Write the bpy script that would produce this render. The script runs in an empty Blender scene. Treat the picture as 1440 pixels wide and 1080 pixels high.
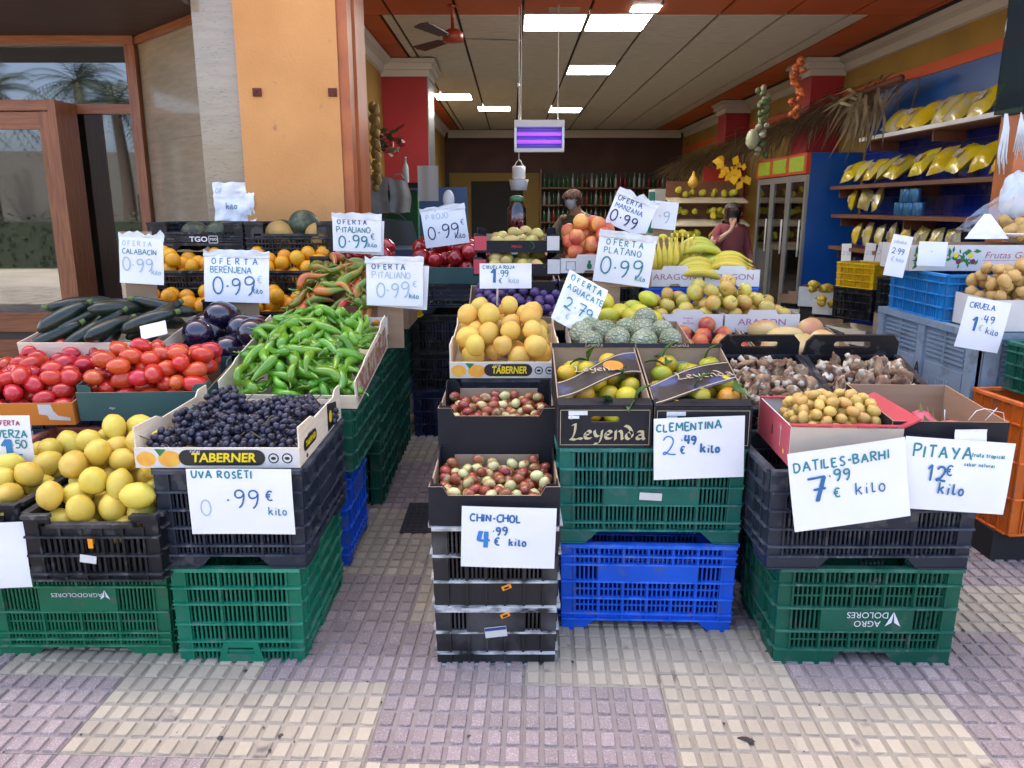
import bpy, math, random
from mathutils import Vector, Matrix, Euler, noise
from mathutils.geometry import tessellate_polygon
R = math.radians
rnd = random.Random(7)
S = bpy.context.scene
COL = S.collection
PI = math.pi
# ------------------------------------------------------------------ camera, sky, sun, exposure
CAM_H, PITCH, FPX = 1.45, R(12.9), 1090.0
cam_data = bpy.data.cameras.new('camera'); cam = bpy.data.objects.new('camera', cam_data); COL.objects.link(cam)
cam.location = (0, 0, CAM_H); cam.rotation_euler = (R(90) - PITCH, 0, 0)
cam_data.sensor_width = 36; cam_data.lens = 36 * FPX / 1440; cam_data.clip_start = .05; cam_data.clip_end = 600
S.camera = cam
SUN_EL, SUN_ROT = R(58), R(-20)
world = bpy.data.worlds.new('World'); S.world = world; world.use_nodes = True
wn = world.node_tree; wn.nodes.clear()
sky = wn.nodes.new('ShaderNodeTexSky'); sky.sky_type = 'NISHITA'; sky.sun_disc = False
sky.sun_elevation = SUN_EL; sky.sun_rotation = SUN_ROT; sky.dust_density = 5.0; sky.ozone_density = .2; sky.air_density = .6
bg = wn.nodes.new('ShaderNodeBackground'); bg.inputs[1].default_value = .15
wo = wn.nodes.new('ShaderNodeOutputWorld')
wn.links.new(sky.outputs[0], bg.inputs[0]); wn.links.new(bg.outputs[0], wo.inputs[0])
sun_data = bpy.data.lights.new('sun', 'SUN'); sun_data.energy = 4.0; sun_data.angle = R(.5); sun_data.color = (1, .95, .87)
sun = bpy.data.objects.new('sun', sun_data); COL.objects.link(sun)
sd = Vector((math.cos(SUN_EL) * math.sin(SUN_ROT), math.cos(SUN_EL) * math.cos(SUN_ROT), math.sin(SUN_EL)))
sun.rotation_euler = sd.to_track_quat('Z', 'Y').to_euler()
S.view_settings.view_transform = 'Standard'; S.view_settings.look = 'None'
S.view_settings.exposure = 2.78; S.view_settings.gamma = 1

# ------------------------------------------------------------------ measuring helpers (pixel of the 1440x1080 photograph + distance -> point)
def W(px, py, d):
    a = (px - 720) / FPX; b = (py - 540) / FPX; c, s = math.cos(PITCH), math.sin(PITCH)
    t = d / (c - b * s)
    return Vector((a * t, d, CAM_H + (-s - b * c) * t))
def RX(px, py, x):
    a = (px - 720) / FPX; b = (py - 540) / FPX; c, s = math.cos(PITCH), math.sin(PITCH)
    t = x / a
    return Vector((x, (c - b * s) * t, CAM_H + (-s - b * c) * t))

# ------------------------------------------------------------------ materials
MATS = {}
def M(name, c, r=.5, c2=None, ns=6., lo=.35, hi=.65, hv=0., vv=0., bump=0., bs=60., metal=0., coat=0., spec=.5, island=0., c3=None, n3=30., t3=.62, stretch=None, sss=0., detail=3., voro=0.):
    if name in MATS: return MATS[name]
    m = bpy.data.materials.new(name); m.use_nodes = True; nt = m.node_tree; N = nt.nodes; L = nt.links
    p = N['Principled BSDF']
    p.inputs['Roughness'].default_value = r; p.inputs['Metallic'].default_value = metal
    p.inputs['Specular IOR Level'].default_value = spec
    if coat: p.inputs['Coat Weight'].default_value = coat; p.inputs['Coat Roughness'].default_value = .12
    if sss:
        p.inputs['Subsurface Weight'].default_value = sss; p.inputs['Subsurface Scale'].default_value = .01
    tc = N.new('ShaderNodeTexCoord'); oi = N.new('ShaderNodeObjectInfo')
    add = N.new('ShaderNodeVectorMath'); add.operation = 'ADD'
    mul = N.new('ShaderNodeMath'); mul.operation = 'MULTIPLY'; mul.inputs[1].default_value = 37.
    L.new(oi.outputs['Random'], mul.inputs[0]); L.new(tc.outputs['Object'], add.inputs[0]); L.new(mul.outputs[0], add.inputs[1])
    vec = add.outputs[0]
    if stretch:
        mp = N.new('ShaderNodeMapping'); mp.inputs['Scale'].default_value = stretch; L.new(vec, mp.inputs[0]); vec = mp.outputs[0]
    col = N.new('ShaderNodeRGB'); col.outputs[0].default_value = (*c, 1); out = col.outputs[0]
    if c2 is not None:
        nz = N.new('ShaderNodeTexNoise'); nz.inputs['Scale'].default_value = ns; nz.inputs['Detail'].default_value = detail
        L.new(vec, nz.inputs['Vector'])
        rp = N.new('ShaderNodeMapRange'); rp.inputs[1].default_value = lo; rp.inputs[2].default_value = hi
        L.new(nz.outputs[0], rp.inputs[0])
        mx = N.new('ShaderNodeMix'); mx.data_type = 'RGBA'
        L.new(rp.outputs[0], mx.inputs[0]); L.new(out, mx.inputs[6]); mx.inputs[7].default_value = (*c2, 1); out = mx.outputs[2]
    if c3 is not None:
        nz = N.new('ShaderNodeTexNoise'); nz.inputs['Scale'].default_value = n3; nz.inputs['Detail'].default_value = 5
        L.new(vec, nz.inputs['Vector'])
        rp = N.new('ShaderNodeMapRange'); rp.inputs[1].default_value = t3; rp.inputs[2].default_value = t3 + .08
        L.new(nz.outputs[0], rp.inputs[0])
        mx = N.new('ShaderNodeMix'); mx.data_type = 'RGBA'
        L.new(rp.outputs[0], mx.inputs[0]); L.new(out, mx.inputs[6]); mx.inputs[7].default_value = (*c3, 1); out = mx.outputs[2]
    if voro:
        vo = N.new('ShaderNodeTexVoronoi'); vo.feature = 'DISTANCE_TO_EDGE'; vo.inputs['Scale'].default_value = voro
        L.new(vec, vo.inputs['Vector'])
        rp = N.new('ShaderNodeMapRange'); rp.inputs[1].default_value = .0; rp.inputs[2].default_value = .16; rp.inputs[3].default_value = .68; rp.inputs[4].default_value = 1.
        L.new(vo.outputs['Distance'], rp.inputs[0])
        hs = N.new('ShaderNodeHueSaturation'); L.new(rp.outputs[0], hs.inputs['Value']); L.new(out, hs.inputs['Color']); out = hs.outputs[0]
        b = N.new('ShaderNodeBump'); b.inputs['Strength'].default_value = .8; b.inputs['Distance'].default_value = .008
        rp2 = N.new('ShaderNodeMapRange'); rp2.inputs[2].default_value = .3; L.new(vo.outputs['Distance'], rp2.inputs[0])
        L.new(rp2.outputs[0], b.inputs['Height']); L.new(b.outputs[0], p.inputs['Normal'])
    if hv or vv or island:
        hs = N.new('ShaderNodeHueSaturation'); L.new(out, hs.inputs['Color']); out = hs.outputs[0]
        if hv:
            a = N.new('ShaderNodeMapRange'); a.inputs[3].default_value = .5 - hv; a.inputs[4].default_value = .5 + hv
            L.new(oi.outputs['Random'], a.inputs[0]); L.new(a.outputs[0], hs.inputs['Hue'])
        if vv:
            m2 = N.new('ShaderNodeMath'); m2.operation = 'MULTIPLY'; m2.inputs[1].default_value = 7.31
            fr = N.new('ShaderNodeMath'); fr.operation = 'FRACT'
            L.new(oi.outputs['Random'], m2.inputs[0]); L.new(m2.outputs[0], fr.inputs[0])
            a = N.new('ShaderNodeMapRange'); a.inputs[3].default_value = 1 - vv; a.inputs[4].default_value = 1 + vv
            L.new(fr.outputs[0], a.inputs[0]); L.new(a.outputs[0], hs.inputs['Value'])
        if island:
            ge = N.new('ShaderNodeNewGeometry'); a = N.new('ShaderNodeMapRange'); a.inputs[3].default_value = 1 - island; a.inputs[4].default_value = 1 + island
            L.new(ge.outputs['Random Per Island'], a.inputs[0]); L.new(a.outputs[0], hs.inputs['Value'])
    L.new(out, p.inputs['Base Color'])
    if bump:
        nb = N.new('ShaderNodeTexNoise'); nb.inputs['Scale'].default_value = bs; nb.inputs['Detail'].default_value = 4
        L.new(vec, nb.inputs['Vector'])
        b = N.new('ShaderNodeBump'); b.inputs['Strength'].default_value = bump; b.inputs['Distance'].default_value = .01
        L.new(nb.outputs[0], b.inputs['Height']); L.new(b.outputs[0], p.inputs['Normal'])
    MATS[name] = m
    return m
def emit(name, c, s):
    m = bpy.data.materials.new(name); m.use_nodes = True; p = m.node_tree.nodes['Principled BSDF']
    p.inputs['Base Color'].default_value = (*c, 1); p.inputs['Emission Color'].default_value = (*c, 1); p.inputs['Emission Strength'].default_value = s
    return m
def glassmat(name, tint, fac, rough=.02, ior=1.5):
    m = bpy.data.materials.new(name); m.use_nodes = True; nt = m.node_tree; N = nt.nodes; L = nt.links
    o = N['Material Output']; N.remove(N['Principled BSDF'])
    t = N.new('ShaderNodeBsdfTransparent'); t.inputs[0].default_value = (*tint, 1)
    g = N.new('ShaderNodeBsdfGlossy'); g.inputs['Roughness'].default_value = rough; g.inputs[0].default_value = (.95, .97, 1, 1)
    fr = N.new('ShaderNodeFresnel'); fr.inputs[0].default_value = ior
    ad = N.new('ShaderNodeMath'); ad.operation = 'ADD'; ad.inputs[1].default_value = fac; ad.use_clamp = True
    mx = N.new('ShaderNodeMixShader')
    L.new(fr.outputs[0], ad.inputs[0]); L.new(ad.outputs[0], mx.inputs[0]); L.new(t.outputs[0], mx.inputs[1]); L.new(g.outputs[0], mx.inputs[2]); L.new(mx.outputs[0], o.inputs[0])
    MATS[name] = m
    return m

# ------------------------------------------------------------------ mesh helpers
class MB:
    def __init__(s): s.v = []; s.f = []; s.m = []; s.s = []
    def add(s, vs, fs, mi=0, sm=False, T=None):
        o = len(s.v)
        s.v += [(T @ Vector(v)) if T else Vector(v) for v in vs]
        for k, f in enumerate(fs):
            s.f.append([i + o for i in f]); s.m.append(mi if not isinstance(mi, list) else mi[k]); s.s.append(sm)
        return s
    def box(s, x0, x1, y0, y1, z0, z1, mi=0, T=None):
        vs = [(x0, y0, z0), (x1, y0, z0), (x1, y1, z0), (x0, y1, z0), (x0, y0, z1), (x1, y0, z1), (x1, y1, z1), (x0, y1, z1)]
        return s.add(vs, [(0, 3, 2, 1), (4, 5, 6, 7), (0, 1, 5, 4), (1, 2, 6, 5), (2, 3, 7, 6), (3, 0, 4, 7)], mi, False, T)
    def prism(s, outer, w0, w1, holes=(), mi=0, mb=None, T=None):
        # polygon in (u,v), extruded along w from w0 (front) to w1 (back); mi front, mb back, sides mi
        loops = [list(outer)] + [list(h) for h in holes]
        pts = [p for l in loops for p in l]
        tris = tessellate_polygon([[Vector((p[0], p[1], 0)) for p in l] for l in loops])
        n = len(pts)
        vs = [(p[0], p[1], w0) for p in pts] + [(p[0], p[1], w1) for p in pts]
        fs = []; ms = []
        for t in tris:
            fs.append(tuple(t)); ms.append(mi)
            fs.append(tuple(i + n for i in reversed(t))); ms.append(mi if mb is None else mb)
        o = 0
        for l in loops:
            k = len(l)
            for i in range(k):
                a, b = o + i, o + (i + 1) % k
                fs.append((a, b, b + n, a + n)); ms.append(mi if mb is None else mb)
            o += k
        return s.add(vs, fs, ms, False, T)
    def tube(s, pts, rad, n=8, mi=0, sm=True, T=None, flat=1.):
        pts = [Vector(p) for p in pts]; k = len(pts)
        if not isinstance(rad, (list, tuple)): rad = [rad] * k
        vs = []; up = None
        for i, p in enumerate(pts):
            t = (pts[min(i + 1, k - 1)] - pts[max(i - 1, 0)])
            t = t.normalized() if t.length > 1e-9 else Vector((0, 0, 1))
            if up is None:
                up = t.orthogonal().normalized()
            up = (up - t * up.dot(t)); up = up.normalized() if up.length > 1e-6 else t.orthogonal().normalized()
            sd_ = t.cross(up)
            for j in range(n):
                a = 2 * PI * j / n
                vs.append(p + up * (math.cos(a) * rad[i]) + sd_ * (math.sin(a) * rad[i] * flat))
        fs = []
        for i in range(k - 1):
            for j in range(n):
                a, b = i * n + j, i * n + (j + 1) % n
                fs.append((a, b, b + n, a + n))
        fs.append(tuple(range(n - 1, -1, -1))); fs.append(tuple((k - 1) * n + j for j in range(n)))
        return s.add(vs, fs, mi, sm, T)
    def lathe(s, prof, n=16, mi=0, T=None, sm=True):
        vs = []; fs = []
        for r, z in prof:
            for j in range(n):
                a = 2 * PI * j / n; vs.append((r * math.cos(a), r * math.sin(a), z))
        for i in range(len(prof) - 1):
            for j in range(n):
                a, b = i * n + j, i * n + (j + 1) % n
                fs.append((a, b, b + n, a + n))
        fs.append(tuple(range(n - 1, -1, -1))); fs.append(tuple((len(prof) - 1) * n + j for j in range(n)))
        return s.add(vs, fs, mi, sm, T)
    def blob(s, sx, sy, sz, f=None, nu=14, nv=9, mi=0, T=None):
        vs = []; fs = []
        for i in range(nv + 1):
            th = PI * i / nv
            for j in range(nu):
                ph = 2 * PI * j / nu
                d = Vector((math.sin(th) * math.cos(ph), math.sin(th) * math.sin(ph), math.cos(th)))
                if i in (0, nv) and j: continue
                k = f(d, th, ph) if f else 1.
                vs.append((d.x * sx * k, d.y * sy * k, d.z * sz * k))
        idx = lambda i, j: 0 if i == 0 else (len(vs) - 1 if i == nv else 1 + (i - 1) * nu + j % nu)
        for i in range(nv):
            for j in range(nu):
                q = [idx(i, j), idx(i + 1, j), idx(i + 1, j + 1), idx(i, j + 1)]
                u = []
                for a in q:
                    if a not in u: u.append(a)
                fs.append(tuple(u))
        return s.add(vs, fs, mi, True, T)
    def grid(s, nx, ny, fn, mi=0, sm=True, T=None):
        vs = [fn(i / nx, j / ny) for j in range(ny + 1) for i in range(nx + 1)]
        fs = [(j * (nx + 1) + i, j * (nx + 1) + i + 1, (j + 1) * (nx + 1) + i + 1, (j + 1) * (nx + 1) + i) for j in range(ny) for i in range(nx)]
        return s.add(vs, fs, mi, sm, T)
    def mesh(s, name, mats):
        me = bpy.data.meshes.new(name); me.from_pydata([tuple(v) for v in s.v], [], s.f)
        for m in (mats if isinstance(mats, (list, tuple)) else [mats]): me.materials.append(m)
        me.polygons.foreach_set('material_index', s.m); me.polygons.foreach_set('use_smooth', s.s); me.update()
        return me
    def build(s, name, mats, parent=None, loc=(0, 0, 0), rot=(0, 0, 0)):
        return put(name, s.mesh(name, mats), parent, loc, rot)
FACES = {}
PRINTS = ('lettering', 'printed', 'gold_frame', 'sticker', 'small_lettering', 'torn_sticker', 'corner_print', 'white_swoosh', 'underline', 'grip', 'orange_tag', 'label_plate', 'packing_tape')
def put(name, me, parent=None, loc=(0, 0, 0), rot=(0, 0, 0)):
    if parent is not None:                       # prints belong to the panel they are printed on
        if name in ('front_panel', 'side_panel', 'front_flap', 'back_flap') and tuple(loc) == (0, 0, 0): FACES.setdefault(parent.name, {}).setdefault(name, []).append(None)
        if name.startswith(PRINTS) and parent.name in FACES:
            f = FACES[parent.name]; x, y, z = loc
            if y < .004 and abs(x) < .24 and abs(abs(rot[2]) - PI / 2) > .3 and f.get('front_panel', [None])[0]: parent = f['front_panel'][0]
            elif abs(abs(rot[2]) - PI / 2) < .3 and len(f.get('side_panel', [])) == 2: parent = f['side_panel'][0 if x < 0 else 1]
        if name in ('front_panel', 'side_panel') and tuple(loc) == (0, 0, 0):
            o = bpy.data.objects.new(name, me); COL.objects.link(o); o.parent = parent; o.location = loc; o.rotation_euler = rot
            l = FACES[parent.name][name]; l[l.index(None)] = o; return o
    o = bpy.data.objects.new(name, me); COL.objects.link(o); o.parent = parent; o.location = loc; o.rotation_euler = rot
    return o
def tag(o, label=None, cat=None, group=None, kind=None):
    if label: o['label'] = label
    if cat: o['category'] = cat
    if group: o['group'] = group
    if kind: o['kind'] = kind
    return o
def thing(name, label, cat, loc=(0, 0, 0), rot=(0, 0, 0), group=None):
    o = bpy.data.objects.new(name, None); COL.objects.link(o); o.location = loc; o.rotation_euler = rot; o.empty_display_size = .05
    return tag(o, label, cat, group)
def mtx(o):
    return Matrix.LocRotScale(Vector(o.location), Euler(o.rotation_euler), Vector(o.scale))
def one(name, label, cat, mb, mats, loc=(0, 0, 0), rot=(0, 0, 0), group=None):
    return tag(mb.build(name, mats, None, loc, rot), label, cat, group)
def T(loc=(0, 0, 0), rot=(0, 0, 0), sc=(1, 1, 1)):
    return Matrix.LocRotScale(Vector(loc), Euler(rot), Vector(sc))
def structure(name, mb, mats):
    return tag(mb.build(name, mats), kind='structure')
DG = None
def text_mesh(body, size, mat, bold=0., shear=0., sx=1., spacing=1.):
    cu = bpy.data.curves.new('lettering', 'FONT'); cu.body = body; cu.size = size; cu.offset = bold; cu.shear = shear
    cu.align_x = 'CENTER'; cu.align_y = 'CENTER'; cu.space_character = spacing; cu.resolution_u = 3
    ob = bpy.data.objects.new('lettering', cu); COL.objects.link(ob)
    dg = bpy.context.evaluated_depsgraph_get(); dg.update()
    me = bpy.data.meshes.new_from_object(ob.evaluated_get(dg)); bpy.data.objects.remove(ob); bpy.data.curves.remove(cu)
    if sx != 1.: me.transform(Matrix.Diagonal((sx, 1, 1, 1)))
    me.materials.clear(); me.materials.append(mat)
    return me
# text lies in local XY; this turns it to stand facing -y
FACE = (R(90), 0, 0)

# ------------------------------------------------------------------ handwriting
def ell(cx, cy, rx, ry, a0=100, a1=470, n=14):
    return [(cx + rx * math.cos(R(a0 + (a1 - a0) * i / n)), cy + ry * math.sin(R(a0 + (a1 - a0) * i / n))) for i in range(n + 1)]
GL = {
 'A': (.75, [[(0, 0), (.36, 1)], [(.36, 1), (.72, 0)], [(.12, .36), (.6, .4)]]),
 'B': (.62, [[(.03, 0), (0, 1)], [(0, 1), (.45, .97), (.5, .74), (.35, .56), (.02, .53)], [(.02, .53), (.5, .5), (.6, .26), (.42, .02), (.03, 0)]]),
 'C': (.65, [[(.62, .84), (.45, 1), (.12, .86), (0, .48), (.1, .1), (.4, 0), (.64, .14)]]),
 'D': (.68, [[(.03, 0), (0, 1)], [(0, 1), (.5, .96), (.66, .5), (.48, .05), (.03, 0)]]),
 'E': (.55, [[(.03, 0), (0, 1)], [(0, 1), (.52, .98)], [(.02, .52), (.42, .54)], [(.03, 0), (.55, .03)]]),
 'F': (.55, [[(.03, 0), (0, 1)], [(0, 1), (.52, .98)], [(.02, .52), (.42, .54)]]),
 'G': (.68, [[(.6, .84), (.42, 1), (.1, .84), (0, .45), (.12, .08), (.42, 0), (.62, .2), (.62, .45)], [(.38, .45), (.68, .45)]]),
 'H': (.66, [[(0, 0), (0, 1)], [(.6, 0), (.62, 1)], [(0, .5), (.6, .52)]]),
 'I': (.16, [[(.06, 0), (.08, 1)]]),
 'J': (.5, [[(.45, 1), (.45, .2), (.3, 0), (.1, .03), (0, .2)]]),
 'K': (.62, [[(0, 0), (.02, 1)], [(.58, 1), (.02, .45)], [(.18, .58), (.6, 0)]]),
 'L': (.52, [[(.02, 1), (0, 0)], [(0, 0), (.5, .04)]]),
 'M': (.82, [[(0, 0), (.06, 1)], [(.06, 1), (.4, .35)], [(.4, .35), (.74, 1)], [(.74, 1), (.8, 0)]]),
 'N': (.68, [[(0, 0), (.02, 1)], [(.02, 1), (.62, 0)], [(.62, 0), (.64, 1)]]),
 'O': (.7, [ell(.35, .5, .34, .5)]),
 'P': (.58, [[(.03, 0), (0, 1)], [(0, 1), (.5, .98), (.56, .72), (.4, .5), (.02, .48)]]),
 'R': (.62, [[(.03, 0), (0, 1)], [(0, 1), (.48, .98), (.54, .74), (.4, .54), (.02, .5)], [(.2, .5), (.6, 0)]]),
 'S': (.55, [[(.5, .88), (.3, 1), (.06, .86), (.1, .6), (.42, .42), (.5, .16), (.25, 0), (0, .12)]]),
 'T': (.62, [[(0, .98), (.62, 1)], [(.31, 1), (.3, 0)]]),
 'U': (.66, [[(0, 1), (.02, .2), (.28, 0), (.56, .2), (.62, 1)], ]),
 'V': (.68, [[(0, 1), (.32, 0)], [(.32, 0), (.66, 1)]]),
 'Y': (.66, [[(0, 1), (.32, .52)], [(.64, 1), (.26, 0)]]),
 'Z': (.6, [[(0, 1), (.58, .98)], [(.58, .98), (0, .02)], [(0, .02), (.6, .04)]]),
 '0': (.62, [ell(.3, .5, .29, .5)]),
 '1': (.3, [[(0, .72), (.22, 1)], [(.22, 1), (.2, 0)]]),
 '2': (.66, [[(.02, .78), (.16, 1), (.46, .96), (.56, .68), (.36, .3), (.1, .02), (.0, .08), (.12, .2), (.3, .04), (.66, .02)]]),
 '3': (.55, [[(.02, .88), (.25, 1), (.5, .84), (.4, .58), (.18, .53)], [(.18, .53), (.52, .45), (.5, .12), (.22, 0), (0, .12)]]),
 '4': (.62, [[(.14, 1), (.02, .5), (.06, .42), (.3, .42), (.6, .46)], [(.46, .98), (.42, 0)]]),
 '5': (.56, [[(.52, .98), (.1, .96)], [(.1, .96), (.06, .58)], [(.06, .58), (.36, .64), (.54, .38), (.36, .02), (0, .08)]]),
 '7': (.62, [[(0, .94), (.6, .98)], [(.6, .98), (.28, 0)], [(.2, .48), (.6, .5)]]),
 '9': (.58, [[(.52, .82), (.34, 1), (.06, .9), (.04, .6), (.24, .5), (.48, .62), (.53, .86), (.52, .5), (.4, .12), (.22, -.05)]]),
 '€': (.66, [[(.62, .84), (.42, 1), (.16, .8), (.12, .45), (.22, .1), (.46, 0), (.62, .1)], [(0, .58), (.46, .6)], [(0, .38), (.42, .4)]]),
 '.': (.24, [[(.05, .42), (.16, .46)]]),
 ',': (.2, [[(.1, .1), (.04, -.12)]]),
 '-': (.4, [[(.05, .45), (.35, .47)]]),
 'k': (.5, [[(0, 0), (.04, 1)], [(.42, .62), (.04, .3)], [(.16, .4), (.46, 0)]]),
 'i': (.2, [[(.08, 0), (.1, .55)], [(.1, .78), (.14, .84)]]),
 'l': (.3, [[(.06, .8), (.04, .02)], [(.04, .02), (.28, .05)]]),
 'o': (.46, [ell(.22, .28, .2, .28)]),
 'e': (.48, [[(.04, .3), (.4, .36), (.36, .56), (.16, .6), (.02, .34), (.12, .04), (.42, .1)]]),
 'y': (.5, [[(.02, .6), (.08, .25), (.28, .2), (.42, .34)], [(.46, .62), (.4, 0), (.24, -.3), (.02, -.26)]]),
 'n': (.5, [[(.06, .6), (.06, 0)], [(.06, .42), (.28, .62), (.42, .48), (.42, .04), (.5, .04)]]),
 'd': (.52, [[(.4, .36), (.24, .56), (.04, .4), (.04, .14), (.2, 0), (.4, .16), (.4, .44), (.2, .84), (-.04, .92)]]),
 'a': (.5, [[(.1, .54), (.36, .56), (.4, .4), (.4, .06), (.5, .02)], [(.4, .34), (.12, .32), (.02, .14), (.16, 0), (.4, .12)]]),
 'b': (.5, [[(.02, 1), (.02, 0)], [(.02, .1), (.26, 0), (.44, .2), (.36, .5), (.04, .46)]]),
 'r': (.4, [[(.04, .6), (.04, 0)], [(.04, .4), (.2, .6), (.38, .56)]]),
 'u': (.5, [[(.02, .6), (.04, .12), (.2, 0), (.38, .12), (.42, .6)], [(.42, .6), (.44, 0)]]),
 'f': (.34, [[(.32, .95), (.16, .95), (.12, .6), (.12, 0)], [(0, .58), (.3, .6)]]),
 'c': (.42, [[(.38, .5), (.18, .6), (.02, .3), (.16, 0), (.40, .1)]]),
 'p': (.5, [[(.03, .6), (.02, -.3)], [(.03, .5), (.26, .6), (.44, .36), (.3, .04), (.04, .1)]]),
 't': (.36, [[(.16, .9), (.14, .1), (.3, 0)], [(0, .6), (.34, .62)]]),
 's': (.4, [[(.36, .52), (.16, .6), (.04, .46), (.32, .2), (.2, 0), (0, .06)]]),
}
def smooth_pts(p):
    if len(p) <= 3: 
        return [Vector(p[0]).lerp(Vector(p[-1]), i / 4) for i in range(5)] if len(p) == 2 else [Vector(q) for q in p]
    q = [Vector(a) for a in p]
    for _ in range(2):
        n = [q[0]]
        for a, b in zip(q[:-1], q[1:]): n += [a.lerp(b, .25), a.lerp(b, .75)]
        n.append(q[-1]); q = n
    return q
class Pen:                              # lays ink ribbons on a sheet; surf(x,z) gives the sheet's depth
    def __init__(s, surf=None, rg=None): s.mb = MB(); s.surf = surf or (lambda x, z: 0.); s.lift = .0007; s.rg = rg or rnd
    def stroke(s, pts, w, mi=0, nib=None):
        k = len(pts); vs = []
        if k < 2: return
        for i, p in enumerate(pts):
            if nib is None:
                t = (pts[min(i + 1, k - 1)] - pts[max(i - 1, 0)]); t = t.normalized() if t.length > 1e-9 else Vector((1, 0))
                n = Vector((-t.y, t.x)) * w * .5 * s.rg.uniform(.85, 1.15)
            else: n = Vector(nib) * w * .5
            for q in (p + n, p - n):
                vs.append((q.x, s.surf(q.x, q.y) - s.lift, q.y))
        s.mb.add(vs, [(2 * i, 2 * i + 1, 2 * i + 3, 2 * i + 2) for i in range(k - 1)], mi)
        s.lift += .00006
    def write(s, txt, x, z, h, w, mi=0, gap=.22, shear=.0, jit=.045, nib=None, sx=1., slope=0., double=0):
        for ch in txt:
            if ch == ' ': x += .5 * h * sx; continue
            wd, st = GL[ch]
            k = 1 + s.rg.uniform(-jit, jit) * 2; dz = s.rg.uniform(-jit, jit) * h
            for l in st:
                for d in range(1 + double):
                    pts = [Vector((x + (p.x * sx + p.y * shear) * h * k + d * w * .8, z + dz + p.y * h * k + slope * x)) for p in smooth_pts(l)]
                    s.stroke(pts, w, mi, nib)
            x += (wd * sx + gap * s.rg.uniform(.75, 1.3)) * h
        return x
def twidth(txt, h, gap=.22, sx=1.):
    return sum((.5 * sx if c == ' ' else GL[c][0] * sx + gap) * h for c in txt)
# ------------------------------------------------------------------ shared materials
m_orange_wall = M('orange_stucco', (.64, .31, .105), .85, (.54, .245, .075), 2.2, lo=.3, hi=.7, bump=.35, bs=70, c3=(.42, .20, .085), n3=9, t3=.69)
m_wood = M('stained_wood', (.30, .105, .038), .35, (.19, .06, .022), 5., stretch=(14, 14, 1), bump=.05)
m_wood_h = M('stained_wood_rail', (.30, .105, .038), .35, (.19, .06, .022), 5., stretch=(1, 14, 14), bump=.05)
m_orange_wood = M('orange_painted_frame', (.46, .13, .030), .4, (.36, .09, .022), 6.)
m_stone = M('polished_travertine', (.35, .28, .19), .10, (.30, .24, .16), 5., stretch=(1, 1, 7), c3=(.21, .175, .125), n3=26, t3=.6, coat=.5)
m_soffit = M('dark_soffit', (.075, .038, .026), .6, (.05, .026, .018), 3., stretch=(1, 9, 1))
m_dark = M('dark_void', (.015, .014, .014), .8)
m_glass = glassmat('window_glass', (.27, .30, .31), .12)
m_clear = glassmat('clear_pane', (.55, .62, .58), .04)
m_greenpane = glassmat('green_pane', (.20, .27, .17), .0, .10, 1.22)
m_white = M('white_plastic', (.75, .75, .73), .4)
m_metal = M('grey_metal', (.45, .46, .47), .35, metal=.8)
m_rust = M('rusty_iron', (.16, .035, .018), .8, (.08, .02, .012), 30., bump=.3)
m_orange_ceiling = M('orange_ceiling_panel', (.52, .105, .025), .5, (.45, .085, .02), 2.)
m_grey_ceiling = M('grey_ceiling_slats', (.64, .62, .56), .6, (.52, .50, .45), 4., stretch=(1.5, 9, 1))
m_cornice = M('plaster_cornice', (.52, .49, .44), .8)
m_yellow_wall = M('mustard_wall', (.36, .22, .04), .8, (.29, .17, .035), 2.)
m_red_wall = M('crimson_wall', (.38, .022, .028), .6, (.31, .018, .022), 2.)
m_maroon = M('maroon_wall', (.085, .042, .036), .8, (.065, .032, .028), 2.)
m_blue_tile = M('blue_glaze', (.014, .034, .30), .15, (.010, .024, .22), 3.)
m_blue_paint = M('blue_enamel', (.006, .085, .36), .35, (.005, .07, .30), 3.)
m_floor = M('shop_floor_tile', (.22, .19, .16), .25, (.16, .14, .12), 3.)
m_light = emit('lit_panel', (1, .97, .92), 6.)
m_uv = emit('violet_tube', (.13, .03, .8), .7)

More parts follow.
